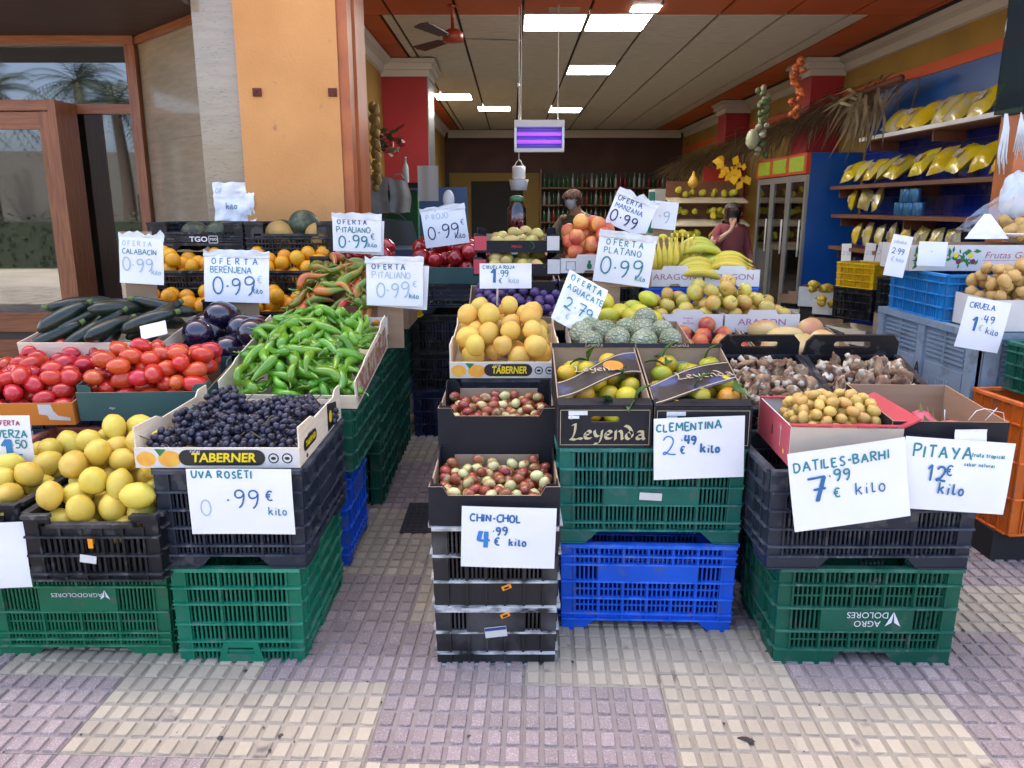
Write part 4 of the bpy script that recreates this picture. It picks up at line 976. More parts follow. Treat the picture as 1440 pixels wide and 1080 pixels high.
# ---------------------------------------------------------------- black stepped crates of oranges and melons
for q, (xa, xb, w1) in enumerate(((-1.985, -1.465, 'left'), (-1.455, -.965, 'right'))):
    nm = 'beside the window' if q == 0 else 'before the orange pillar'
    crate(f'lowest black crate in the orange stack {nm}', 'plain', 'black', xa, xb, 3.92, .40, 0, .40)
    crate(f'black crate under the lower oranges of the stack {nm}', 'plain', 'black', xa, xb, 3.92, .40, .405, .38)
    c1 = crate(f'lower black crate of oranges in the stack {nm}', 'plain', 'black', xa, xb, 3.92, .40, .79, .20, dip=.06)
    fill(c1, .46, .24, .06, lambda u, v: .175 + .05 * v, .080, 'orange', 'orange', f'orange in the lower black crate of the stack {nm}', 'orange', f'lower oranges, stack {nm}', seed=31 + q, stop=30)
    for s in (0, 1):
        pass
    c2 = crate(f'upper black crate of oranges in the stack {nm}', 'plain', 'black', xa, xb, 4.12, .40, .995, .20, dip=.075)
    fill(c2, .46, .24, .05, lambda u, v: .165 + .05 * v, .080, 'orange', 'orange', f'orange in the upper black crate of the stack {nm}', 'orange', f'upper oranges, stack {nm}', seed=41 + q, stop=30)
    crate(f'hidden black crate carrying the rear of the orange stack {nm}', 'plain', 'black', xa, xb, 4.33, .30, .62, .36)
    c3 = crate(f'top black crate of melons in the stack {nm}', 'slate' if q == 0 else 'plain', 'black', xa, xb, 4.30, .40, 1.20, .165, dip=.05 if q == 0 else .06)
    if q == 0:
        put('printed_logo', text_mesh('TGO', .038, ink_white, .001, sx=1.2), c3, (.02, -.0150, .075), FACE)
        bb_ = MB()
        for u in ((.075, .125, .055, .058), (.075, .125, .092, .095), (.075, .078, .055, .095), (.122, .125, .055, .095)): bb_.box(u[0], u[1], -.0160, -.0150, u[2], u[3])
        bb_.build('printed_frame', [ink_white], c3); put('printed_logo', text_mesh('TGO', .018, ink_white, .0005), c3, (.10, -.0150, .075), FACE)
        fill(c3, .44, .36, .01, lambda u, v: .175, .15, 'melon', 'melon', 'dark green melon in the top crate by the wooden window', 'melon', 'melons by the window', seed=3)
    else:
        fill(c3, .44, .36, .01, lambda u, v: .19, .15, 'melon2', 'melon', 'orange skinned melon in the top crate before the orange pillar', 'melon', 'melons before the pillar', seed=5, n=4)
        for px, py, s_, lb in ((428, 318, 1.05, 'largest round dark green melon on top of the crates by the pillar'), (397, 326, .8, 'smaller dark melon left of the largest one by the pillar'), (457, 330, .62, 'smallest dark melon, right of the largest one by the pillar')):
            p = W(px, py, 4.47); o = put('melon', FR['melon'][0], None, p, (rnd.uniform(0, 3), rnd.uniform(0, 3), 0)); o.scale = (s_,) * 3; tag(o, lb, 'melon')
# ---------------------------------------------------------------- aisle side stacks of the left table
c = crate('bright green crate on the ground under the grape stack', 'green', 'green', -1.085, -.672, 2.265, .58, 0, .335)
b = MB()
b.prism([(-.075, .005), (.075, .005), (.055, .075), (-.055, .075)], -.010, -.0045, [[(-.045, .035), (-.04, .058), (.04, .058), (.045, .035)]], T=inner_T('f', 1, 1)); b.build('grip', [PL['green']], c)
crate('slate grey crate under the grape tray, behind the faint 99 cent card', 'slate', 'slate', -1.10, -.645, 2.255, .59, .337, .328)
HS = [hole(.14, .062, .085, .030), hole(.44, .062, .085, .030)]
def tray_side(D_, h): return [(.0055, 0), (D_ - .0055, 0), (D_ - .0055, h), (D_ - .08, h), (D_ - .11, h - .022), (.20, h - .022), (.16, h - .006), (.0055, h)]
gt = box('pale wooden tray of black grapes with an orange and black printed front', .505, .585, (-.902, 2.262, .668), pinewood, pinewood, .064, .07, side=tray_side(.585, .128), holes_side=HS, name='wooden_tray', cat='tray')
taberner(gt, .505, .033)
sb = MB(); pill(sb, -.14, .02, -.020, .020, 0, 0); sb.build('printed_oval', [ink_black], gt, (.2535, .19, .052), (0, R(0), PI / 2))
put('lettering', text_mesh('TABERNER', .026, ink_yellow, .0008, .12), gt, (.2548, .13, .052), (R(90), 0, PI / 2))
sb = MB(); sb.add([(-.07, 0, -.045), (.07, 0, -.045), (.07, 0, .03), (-.07, 0, .055)], [(0, 1, 2, 3)], 0); sb.add(disc(-.03, .0, .022, .022, -.0005), [tuple(range(20))], 1); sb.add(disc(.03, -.005, .024, .02, -.0005), [tuple(range(20))], 2)
sb.build('printed_fruit', [ink_black, ink_yellow, ink_plum], gt, (.2535, .44, .052), (0, 0, PI / 2))
rg = random.Random(2)
for k in range(30):
    u, v = rg.uniform(-.78, .78), rg.uniform(.12, .9)
    l = k % 3
    z = .032 + .022 * l + .018 * math.sin(PI * min(1, v * .8 + .1)) * (1 - .3 * u * u)
    mw = mtx(gt) @ T((u * .24, .03 + v * .5, z), (rg.uniform(-.4, .4), rg.uniform(-.5, .5), rg.uniform(0, 6.28)))
    be, sk = GRB[k % 4]; o = put('grape_bunch', be, None, mw.to_translation(), mw.to_euler()); tag(o, 'bunch of black grapes in the pale wooden tray', 'grapes', 'grape bunches in the wooden tray'); put('stalk', sk, o)
card_sign('white card with a faded 99 cents hung on the slate crate below the grapes', W(339, 706, 2.22), .318, .212, [
    ('UVA ROSETI', .05, .86, .105, 1, .0042, dict(gap=.30)), ('0', .11, .30, .26, 3, .003), ('.99', .36, .42, .26, 0, .0042, dict(jit=.02)), ('€', .74, .52, .15, 0, .004), ('kilo', .76, .30, .13, 1, .003)], wave=.003, seed=2)
# second aisle stack: blue + green + pepper tray
crate('blue crate on the ground under the pepper tray', 'blue', 'blue', -1.08, -.665, 2.945, .41, .012, .42)
cg = crate('dark green crate under the pale pepper tray', 'plain', 'dgreen', -1.07, -.62, 2.90, .60, .435, .25)
cart = thing('wheeled_dolly', 'low black dolly under the blue crate', 'dolly', (-.87, 3.12, 0)); MB().box(-.19, .17, -.17, .22, .004, .011).build('platform', [m_dark], cart)
pt = box('pale wooden tray heaped with light green peppers', .53, .66, (-.862, 2.90, .690), pinewood, pinewood, .055, .10, side=[(.0055, 0), (.6545, 0), (.6545, .155), (.56, .155), (.52, .135), (.20, .125), (.16, .115), (.0055, .11)], holes_side=[hole(.33, .06, .09, .028)], rot=(R(11), 0, R(-2)), name='wooden_tray', cat='tray')
sb = MB().box(.2655, .2662, .03, .63, .012, .112, 0); sb.build('printed_side', [M('russet_print', (.30, .13, .09), .6, (.52, .40, .29), 26., lo=.46, hi=.56)], pt)
def ph(u, v): return .088 + .135 * math.sin(PI * min(.62, .08 + v * .58)) * (1 - .42 * u * u)
scatter(pt, .42, .50, ph, 135, 'pepper', 'green_pepper', 'light green long pepper heaped in the pale wooden tray', 'pepper', 'light green peppers', 3, .025, seed=6, y0=.065)
scatter(pt, .42, .17, lambda u, v: .045 + .05 * v, 30, 'pepper', 'green_pepper', 'light green long pepper heaped in the pale wooden tray', 'pepper', 'light green peppers', 2, .02, seed=7, y0=.045)
# third: ripening peppers
crate('green crate on the ground under the ripening peppers', 'plain', 'dgreen', -1.06, -.645, 3.62, .58, 0, .33)
crate('upper green crate under the ripening peppers', 'plain', 'dgreen', -1.06, -.64, 3.62, .58, .335, .33)
crate('black crate between green crates and ripening peppers', 'plain', 'dgreen', -1.05, -.63, 3.62, .58, .67, .16)
rt = box('white cardboard tray of ripening red and green peppers', .47, .55, (-.815, 3.58, .865), card_white, card, .085, .10, rot=(R(7), 0, 0))
def ph2(u, v): return .085 + .20 * math.sin(PI * min(.75, .1 + v * .75)) * (1 - .45 * u * u)
scatter(rt, .44, .50, ph2, 84, 'pepper2', 'ripening_pepper', 'long pepper turning from green to red behind the light green ones', 'pepper', 'ripening peppers', 3, .027, seed=12, spin=3., y0=.02)
b = MB()
rg = random.Random(4)
for k in range(60):
    x, y = rg.uniform(.02, .22), rg.uniform(.05, .4); z = .10 + .10 * (1 - abs(x - .1) / .2)
    b.tube([(x, y, z), (x + rg.uniform(-.03, .03), y + rg.uniform(-.05, .02), z + rg.uniform(0, .03)), (x + rg.uniform(-.05, .05), y - .06, z - .02)], .0018, 4)
tag(b.build('pepper_stalks', [M('straw_stalk', (.30, .26, .08), .8)], None, rt.location, rt.rotation_euler), 'tangle of thin dry stalks on the ripening peppers', 'stalks', kind='stuff')
cb = box('brown cardboard box behind the white tray of ripening peppers', .30, .40, (-.72, 4.24, .79), card, card_in, .26, .26); MB().box(-.10, .02, -.001, 0, .17, .20).build('packing_tape', [m_film], cb)
crate('bright yellow crate peeking out behind the brown box at the aisle', 'plain', 'yellow', -.95, -.555, 4.66, .40, .80, .21)
crate('green crate on the ground at the far end of the left table', 'plain', 'dgreen', -1.05, -.645, 4.24, .52, 0, .39)
crate('upper green crate at the far end of the left table', 'plain', 'dgreen', -1.05, -.645, 4.24, .84, .395, .39)
db = box('cardboard box of dark red dried peppers under the cards', .42, .40, (-.86, 4.30, 1.055), card, card_in, .06, .06, rot=(R(5), 0, 0))
fill(db, .40, .38, .01, lambda u, v: .12 + .07 * math.sin(PI * v), .088, 'bell', 'red_pepper', 'dark red pepper heaped behind the Italian pepper cards', 'pepper', 'red peppers by the pillar', seed=21, stop=30)
# far end of the aisle: red peppers
crate('dark blue crate on the floor at the end of the aisle', 'plain', 'navy', -.63, -.16, 4.80, .40, 0, .31)
crate('black crate above the dark blue one at the end of the aisle', 'plain', 'black', -.63, -.14, 4.80, .40, .315, .24)
crate('second black crate in the stack at the end of the aisle', 'plain', 'black', -.63, -.14, 4.80, .40, .56, .235)
c = crate('slate crate right under the teal red pepper box', 'slate', 'slate', -.63, -.12, 4.78, .40, .80, .185)
rb = box('teal cardboard box of red bell peppers at the end of the aisle', .52, .42, (-.38, 4.76, .988), card_teal, card, .10, .10, rot=(R(4), 0, 0))
fill(rb, .50, .40, .02, lambda u, v: .15 + .13 * math.sin(PI * min(1, .1 + .7 * v)) * (1 - .25 * u * u), .096, 'bell', 'red_pepper', 'red bell pepper in the teal cardboard box', 'pepper', 'red peppers in the teal box', seed=22, stop=50)
# ---------------------------------------------------------------- centre stack
def scuffed(label, sty, *a, **k): return crate(label, sty, m_scuffpanel, *a, rib=m_scuff, **k)
c = scuffed('lower scuffed black crate of the jujube stack', 'scuff2', -.245, .142, 2.25, .42, 0, .205)
MB().box(-.035, .035, -.0135, -.0128, -.018, .018).build('sticker', [card_white], c, (.0, 0, .125), (0, -.12, 0)); MB().box(-.034, .034, -.0145, -.0136, .006, .016).build('sticker_print', [ink_navy], c, (.0, 0, .125), (0, -.12, 0))
def clip(c, x, z): 
    b = MB(); b.box(-.015, .015, -.018, -.0118, -.0065, .0065); b.box(-.008, .008, -.0195, -.0182, -.003, .003, 1); b.build('orange_tag', [M('orange_tag', (.85, .30, .01), .5), ink_black], c, (x, 0, z), (0, -.4, 0))
clip(c, .03, .185)
c = scuffed('upper scuffed black crate behind the jujube price card', 'scuff', -.25, .146, 2.25, .42, .207, .275)
clip(c, .035, .075)
def black_tray(label, x0, x1, y, z, D_, hf, hb, key='black'):
    w = x1 - x0
    fr = [(-w / 2, 0), (w / 2, 0), (w / 2, hf + .028), (w / 2 - .045, hf + .028), (w / 2 - .06, hf), (-w / 2 + .06, hf), (-w / 2 + .045, hf + .028), (-w / 2, hf + .028)]
    return box(label, w, D_, ((x0 + x1) / 2, y, z), card_black, card_in, hf, hb, front=fr, side=[(.0055, 0), (D_ - .0055, 0), (D_ - .0055, hb), (.06, hb), (.045, hf + .028), (.0055, hf + .028)], tabs=.035)
j1 = black_tray('lower black cardboard tray of jujubes above the price card', -.257, .148, 2.245, .486, .36, .098, .115)
fill(j1, .38, .33, .028, lambda u, v: .078 + .024 * v, .039, 'jujube', 'jujube', 'red and pale green jujube in the lower black cardboard tray', 'jujube', 'jujubes in the lower tray', seed=17, stop=60, y0=.010)
j2 = black_tray('upper black cardboard tray of jujubes under the peach tray', -.258, .155, 2.60, .605, .36, .135, .15)
FR['jujube_red'] = FR['jujube'][:3] * 2 + FR['jujube'][3:]
fill(j2, .38, .33, .055, lambda u, v: .078 + .03 * v, .040, 'jujube_red', 'jujube', 'brownish red jujube in the upper black cardboard tray', 'jujube', 'jujubes in the upper tray', seed=18, stop=60, y0=.010)
crate('dark crate on the ground under the upper jujube tray', 'plain', 'black', -.24, .14, 2.69, .30, 0, .30)
crate('dark crate right under the upper jujube tray', 'plain', 'black', -.24, .14, 2.69, .30, .302, .30)
crate('slate crate on the ground under the peaches', 'plain', 'slate', -.20, .17, 3.02, .48, 0, .40)
crate('dark slate crate right under the peach tray', 'plain', 'slate', -.20, .19, 3.0, .48, .45, .335)
pe = box('pale wooden tray of yellow peaches with a printed front', .43, .54, (-.03, 2.985, .790), pinewood, pinewood, .066, .09, side=tray_side(.54, .135), rot=(R(5), 0, 0), name='wooden_tray', cat='tray')
taberner(pe, .43, .034)
fill(pe, .40, .51, .02, lambda u, v: .105 + .135 * math.sin(PI * min(.8, .06 + v * .7)) * (1 - .25 * u * u), .086, 'peach', 'yellow_peach', 'yellow peach heaped in the centre wooden tray', 'peach', 'yellow peaches in the centre tray', seed=19, stop=70, scale=(.82, 1.02))
# ---------------------------------------------------------------- clementines
c = crate('bright blue crate on the ground under the green crate', 'blue', 'blue', .168, .765, 2.455, .40, 0, .327, rotz=R(-2))
cte = crate('teal green crate between the bright blue crate and the clementine boxes', 'teal', 'teal', .158, .775, 2.455, .40, .329, .343, rotz=R(-1))
MB().box(-.04, .035, -.0128, -.0122, -.013, .013).build('torn_sticker', [card_white], cte, (.0, 0, .175), (0, .05, 0))
def leyenda(parent, h, x, y, z, mi, rot=(0, 0, 0), sx=1., slope=0., w=None, nib=(.62, .55)):
    p = Pen(); w = w or h * .25
    tw = twidth('Leyenda', h, .10, 1.12)
    GL['L'] = (.70, [[(.30, 1.02), (.28, .5), (.12, .06), (.02, .02)], [(.02, .06), (.3, -.02), (.5, .10), (.70, .04)], [(.12, .95), (.30, 1.02)]])
    p.write('Leyenda', -tw / 2, -h * .35, h, w, mi, gap=.10, sx=1.12, jit=0, nib=nib)
    GL['L'] = (.52, [[(.02, 1), (0, 0)], [(0, 0), (.5, .04)]])
    return p.mb.build('lettering', [ink_gold], parent, (x, y, z), rot)
for q, (xa, xb, lb) in enumerate(((.150, .459, 'left black display box of clementines'), (.464, .782, 'right black display box of clementines'))):
    w = xb - xa; hf, hb, D_ = .140, .262, .43
    o = box(lb, w, D_, ((xa + xb) / 2, 2.445 - .01 * q, .674), card_black, card_in, hf, hb, side=[(.0055, 0), (D_ - .0055, 0), (D_ - .0055, hb), (.0055, hf)], holes_front=[hole(0, .098, .095, .019)] if q == 0 else [], holes_back=[hole(.0, .20, .075, .018)], mo_side=card_black)
    MB().box(-w / 2, w / 2, 0, .048, 0, .005).build('front_flap', [card_black], o, (0, .0, hf + .0005), (R(15.5), 0, 0))
    leyenda(o, .019, .0, .022, hf + .0125, 0, (R(-90 + 15.5), 0, PI), w=.0034)
    MB().box(-w / 2, w / 2, 0, .016, 0, .004).build('back_flap', [card_black], o, (0, D_ - .02, hb + .0005), (R(62), 0, 0)); leyenda(o, .014, -.0, D_ - .024, hb + .010, 0, (0, 0, 0), w=.0026)
    fr = MB(); e = .008
    for u in ((-w / 2 + e, w / 2 - e, .010, .0115), (-w / 2 + e, w / 2 - e, hf - .012, hf - .0105), (-w / 2 + e, -w / 2 + e + .0015, .010, hf - .0105), (w / 2 - e - .0015, w / 2 - e, .010, hf - .0105)): fr.box(u[0], u[1], -.0012, -.0004, u[2], u[3])
    fr.build('gold_frame', [ink_gold], o)
    leyenda(o, .052, .006, -.0009, .047, 0)
    st = MB(); st.box(-.120, -.058, -.0012, -.0004, .112, .126); st.box(-.120, -.085, -.0012, -.0004, .100, .110); st.build('sticker', [m_film], o)
    # wavy printed strap crossing the opening
    if q == 0: f0 = lambda u: .10 + .40 * (3 * u * u - 2 * u ** 3); f1 = lambda u: f0(u) + .26 + .12 * u
    else: f0 = lambda u: .02 + .40 * (u ** 1.3); f1 = lambda u: f0(u) + .30 + .06 * math.sin(PI * u)
    tilt = math.atan2(hb - hf, D_)
    def sp(u, k, dz=0.): 
        y = k * D_; return ((u - .5) * (w - .012), y, hf + (hb - hf) * k + .004 + .012 * math.sin(PI * u) + dz)
    b = MB(); b.grid(16, 3, lambda u, v: sp(u, f0(u) + (f1(u) - f0(u)) * v)); b.build('wavy_strap', [M('strap_print', (.016, .017, .022), .4, (.045, .075, .18), 5., lo=.52, hi=.6)], o)
    b = MB()
    for ff in (lambda u: f0(u) + .025, lambda u: f1(u) - .025):
        b.grid(16, 1, lambda u, v: sp(u, ff(u) + (v - .5) * .012, .0015))
    b.build('strap_border', [ink_gold], o)
    uc = .56 if q == 0 else .62
    pc = sp(uc, (f0(uc) + f1(uc)) / 2, .003); leyenda(o, .046 if q else .038, pc[0] - (.02 if q == 0 else 0), pc[1], pc[2], 0, (tilt - PI / 2, 0, .30 if q else .16), w=.008)
    if q == 0:
        uc = .68; pc = sp(uc, (f0(uc) + f1(uc)) / 2, .004); bo = MB(); bo.add([(x, z, 0) for x, _, z in disc(0, 0, .036, .036, 0)], [tuple(range(20))]); bo.build('printed_orange', [ink_orange], o, pc, (tilt, 0, 0))
    fill(o, w - .012, D_ - .02, .07, lambda u, v: .088 + .105 * v, .070, 'clementine', 'clementine', f'green and orange clementine in the {"right" if q else "left"} black display box', 'clementine', f'clementines in the {"right" if q else "left"} display box', seed=50 + q, stop=50, part=('leaf', leafm(2, .07, .03, q + 2)), partp=.35, lie='up', scale=(1.0, 1.12))
card_sign('white card reading CHIN-CHOL 4.99 hung on the scuffed black crates', W(715, 756, 2.205), .288, .196, [
    ('CHIN-CHOL', .09, .76, .115, 0, .0045, dict(gap=.22)), ('4', .17, .34, .28, 5, .0065, dict(double=1)), ('.99', .33, .55, .125, 0, .0045), ('€', .35, .38, .12, 0, .004), ('kilo', .51, .37, .125, 0, .0045)], roll=-.03, wave=.002, seed=5, lean=R(-2))
card_sign('white card reading CLEMENTINA 2.49 hung on the teal crate', W(983, 630, 2.405), .294, .206, [
    ('CLEMENTINA', .03, .80, .125, 1, .0048, dict(gap=.26, slope=.03)), ('2', .10, .40, .30, 5, .0038), ('.49', .30, .57, .135, 0, .006), ('€', .29, .42, .125, 0, .004), ('kilo', .52, .42, .14, 0, .0055)], roll=.035, wave=.002, seed=1, lean=R(-2))
# ---------------------------------------------------------------- dates and pitayas
c = crate('dark green crate with white upside down lettering on the ground at right', 'agri', 'dgreen', .845, 1.42, 2.25, .40, 0, .342, rotz=R(-1))
agro_logo(c, 'AGRO\nDOLORES', .030, .0, -.0101, .168)
crate('slate crate under the date and pitaya boxes', 'slate', 'slate', .79, 1.43, 2.235, .44, .343, .325)
# dates: white open box with a red flap box
dt = box('pink and white open cardboard box of yellow dates', .335, .37, (1.015, 2.255, .672), M('beige_card', (.56, .47, .36), .7, (.50, .41, .31), 5.), card_white, .125, .128, rot=(0, 0, R(-3)), mo_side=M('coral_card', (.55, .10, .13), .6, (.47, .075, .10), 5.))
for s in (0, 1): MB().box(-.1675, .1675, 0, .018, 0, .004).build('red_flap', [card_red], dt, (0, .352 if s else -.002, .1285), (0, 0, 0))
MB().box(-.040, .02, -.004, .022, .0, .006).build('red_tab', [card_red], dt, (.07, 0, .127)); MB().box(-.03, .03, -.004, .03, .0, .006).build('red_tab', [card_red], dt, (-.02, .35, .13))
MB().box(0, .006, 0, .35, 0, .06).build('red_side_flap', [card_red], dt, (.165, .01, .126), (0, R(62), 0))
b = MB()
for k in range(7):
    a = -1.3 + 2.6 * k / 6; b.add([(0, 0, .055), (.004 * math.cos(a), 0, .057), (.028 * math.sin(a), 0, .055 + .024 * math.cos(a))], [(0, 1, 2)])
b.box(-.0025, .0025, -.0003, .0, .0, .055); b.build('printed_palm', [card_white], dt, (-.1684, .10, .035), (0, 0, -PI / 2))
FRM = MB(); FRM.add(disc(0, 0, .008, .008, 0), [tuple(range(20))]); FRM.build('printed_date', [ink_yellow], dt, (-.1684, .06, .03), (0, 0, -PI / 2))
MB().box(-.0012, .0, 0, .004, 0, .03).build('hand_slot', [ink_black], dt, (-.1684, .19, .05))
fill(dt, .27, .27, .05, lambda u, v: .080 + .075 * math.sin(PI * min(1, .1 + .8 * v)) * (1 - .3 * u * u), .038, 'date', 'date', 'yellow date in the pink and white box', 'date', 'yellow dates in the box', seed=23, stop=70, y0=.055, x0=.012)
pb = box('black cardboard box of pitayas with a torn brown inside', .345, .40, (1.335, 2.27, .672), card_black, card, .140, .165, rot=(0, 0, R(-3)), name='cardboard_box')
fill(pb, .32, .36, .0, lambda u, v: .118, .092, 'pitaya', 'pitaya', 'pink pitaya inside the black cardboard box', 'pitaya', 'pitayas in the black box', seed=24, n=10)
b = MB()
for x, p in ((.05, [(0, 0, 0), (.02, 0, .03), (.05, .01, .035), (.10, .0, .025), (.115, .0, -.03)]), (-.02, [(0, .0, 0), (.002, .01, .03)]), (.10, [(0, 0, 0), (.03, 0, .04)])): b.tube([(x + q[0], .002 + q[1], .145 + q[2]) for q in p], .0012, 5)
b.build('loose_string', [m_film], pb)
card_sign('white card reading DATILES 7.99 tilted on the slate crate', W(1194, 682, 2.175), .345, .245, [
    ('DATILES-BARHI', .045, .76, .12, 1, .0045, dict(gap=.20, slope=.01)), ('7', .15, .34, .33, 0, .006, dict(double=1)), ('.99', .33, .58, .15, 1, .0045), ('€', .36, .37, .125, 1, .0038), ('kilo', .55, .37, .16, 0, .0036)], roll=.155, wave=.003, seed=4, lean=R(-3))
card_sign('white card reading PITAYA 12 euro hung on the black pitaya box', W(1343, 669, 2.21), .335, .222, [
    ('PITAYA', .09, .73, .165, 1, .0052, dict(gap=.24)), ('fruta tropical', .62, .78, .055, 1, .0022), ('sabor natural', .56, .65, .05, 1, .0020), ('12', .24, .42, .22, 0, .0058), ('€', .40, .50, .14, 0, .0042), ('kilo', .36, .24, .17, 0, .005)], roll=-.075, wave=.003, seed=6, lean=R(-3))
card_sign('small blank white label above the pitaya card', W(1365, 616, 2.235), .104, .052, roll=-.03, name='blank_card')
# ---------------------------------------------------------------- mushrooms
for q, (xa, xb, lb) in enumerate(((.835, 1.165, 'left'), (1.185, 1.565, 'right'))):
    xm = (xa + xb) / 2
    mc = crate(f'black crate of brown mushrooms, {lb} of the two behind the dates', 'plain', 'black', xa, xb, 2.75, .42, .60, .15, tilt=R(17))
    w = xb - xa
    b = MB(); b.prism([(-w / 2, .15), (w / 2, .15), (w / 2 - .004, .205), (w / 2 - .03, .235), (-w / 2 + .03, .235), (-w / 2 + .004, .205)], -.004, .008, [hole(-.0, .195, .15, .026)], T=T((0, .415, 0)) @ inner_T('f', 1, 1)); b.build('handle_panel', [PL['black']], mc)
    fill(mc, w - .03, .39, .02, lambda u, v: .15 + .045 * math.sin(PI * v) - .03 * u * u, .056, 'mushroom', 'mushroom', f'brown mushroom in the {lb} black crate', 'mushroom', f'mushrooms in the {lb} crate', seed=60 + q, stop=60, squash=.62)
    crate(f'dark crate on the ground under the {lb} mushrooms', 'plain', 'slate', xa + .02, xb - .02, 2.82, .36, 0, .30); crate(f'upper dark crate under the {lb} mushrooms', 'plain', 'slate', xa + .02, xb - .02, 2.82, .36, .302, .29)
card_sign('tiny bluish card among the right hand mushrooms', W(1166, 528, 2.92), .035, .028, lean=-.6, name='blank_card')
# ---------------------------------------------------------------- middle rows behind
def aragon(parent, x, z, size=.036, y=-.0008, txt='ARAGON', sx=1.25):
    put('lettering', text_mesh(txt, size, ink_pink, 0.0, sx=sx), parent, (x, y, z), FACE)
def white_box(label, x0, x1, y, z, D_, h, txt='ARAGON', dx=0., hb=None, rot=(0, 0, 0)):
    w = x1 - x0
    fr = [(-w / 2, 0), (-.03, 0), (-.02, .014), (.02, .014), (.03, 0), (w / 2, 0), (w / 2, h), (.07, h), (.06, h + .02), (-.06, h + .02), (-.07, h), (-w / 2, h)]
    o = box(label, w, D_, ((x0 + x1) / 2, y, z), card_white, card_in, h, hb or h, front=fr, rot=rot)
    if txt: aragon(o, dx, h * .56, min(.042, h * .5), txt=txt)
    return o
# supports under the rows (dark crates stacked on the ground)
for k, (xa, xb, y, n, h) in enumerate(((-.22, .18, 3.56, 3, .285), (.24, .80, 3.02, 3, .272), (.82, 1.40, 3.22, 3, .272), (.42, .98, 3.48, 3, .285), (1.0, 1.58, 3.66, 3, .285), (-.22, .22, 4.02, 3, .31), (.25, .66, 4.02, 4, .27))):
    for j in range(n):
        crate(('slate crate of a hidden support stack ' + ['under the plum trays', 'under the cherimoyas', 'under the nectarines', 'under the left apple box', 'under the right apple box', 'under the pear trays', 'under the red peaches'][k] + [', on the ground', ', second from the ground', ', third from the ground', ', fourth from the ground'][j]), 'plain', 'slate' if k % 2 else 'black', xa, xb, y, .40, j * (h + .002), h)
ct = box('white tray of green cherimoyas behind the clementine boxes', .50, .40, (.49, 3.06, .815), card_white, card_in, .07, .08, rot=(R(8), 0, 0))
fill(ct, .50, .36, .03, lambda u, v: .100 + .045 * v, .094, 'cherimoya', 'cherimoya', 'grey green cherimoya in the white tray', 'cherimoya', 'cherimoyas in the tray', seed=70, stop=50, scale=(.78, .95))
mg = box('white tray of yellow mangoes behind the cherimoyas', .32, .30, (.545, 3.49, .872), card_white, card_in, .07, .08, rot=(R(6), 0, 0))
fill(mg, .31, .28, .03, lambda u, v: .10 + .05 * v, .088, 'mango', 'mango', 'yellow green mango in the white tray', 'mango', 'mangoes in the tray', lie='lie', seed=71, stop=40)
nt_ = box('cardboard tray of orange and crimson nectarines in front of the apples', .34, .42, (.87, 3.20, .770), card, card_in, .07, .08, rot=(R(8), 0, 0))
fill(nt_, .33, .40, .03, lambda u, v: .080 + .035 * v, .076, 'nectarine', 'nectarine', 'orange and crimson nectarine in front of the apple boxes', 'nectarine', 'nectarines in the tray', seed=72, stop=40)
bm = box('brown cardboard tray of large mottled mangoes beside the nectarines', .42, .40, (1.27, 3.22, .762), card, card_in, .07, .08, rot=(R(8), 0, 0))
fill(bm, .42, .38, .03, lambda u, v: .125 + .01 * v, .12, 'big_mango', 'large_mango', 'large mottled mango in the brown tray beside the nectarines', 'mango', 'large mangoes in the brown tray', lie='lie', seed=73, stop=40)
a1 = white_box('left white box of apples with small print', .655, .975, 3.56, .880, .40, .085, None)
p = Pen(); p.write('aragon', -.03, .052, .012, .0016, 0, gap=.05) if False else None
put('lettering', text_mesh('Producto\nde\nARAGON', .012, ink_pink, 0), a1, (0, -.0009, .055), FACE)
a2 = white_box('right white box of apples with mauve lettering', .985, 1.33, 3.56, .880, .40, .085, 'ARAGON', .0)
def aph(u, v): return .08 + .14 * math.sin(PI * min(.8, .05 + v * .8)) ** 1.8
fill(a1, .335, .38, .03, lambda u, v: aph(u, v) * (.82 + .30 * u), .073, 'apple', 'apple', 'yellow green apple in the left white box', 'apple', 'apples in the left white box', seed=74, stop=70, scale=(.80, .95))
fill(a2, .35, .38, .03, lambda u, v: aph(u, v) * (.80 - .34 * u), .073, 'apple', 'apple', 'yellow or reddish apple in the right white box', 'apple', 'apples in the right white box', seed=75, stop=70, scale=(.80, .95))
for xa, xb, lb in ((.69, .975, 'left'), (.985, 1.265, 'right')):
    crate(f'bright blue crate under the {lb} banana box', 'plain', 'blue', xa, xb, 4.0, .42, .80, .245); crate(f'dark crate on the ground under the {lb} banana box', 'plain', 'black', xa, xb, 4.0, .42, 0, .40); crate(f'dark crate in the middle under the {lb} banana box', 'plain', 'black', xa, xb, 4.0, .42, .402, .39)
    o = white_box(f'{lb} white box of bananas with mauve lettering', xa, xb, 3.98, 1.05, .44, .085, 'ARAGON', -.0)
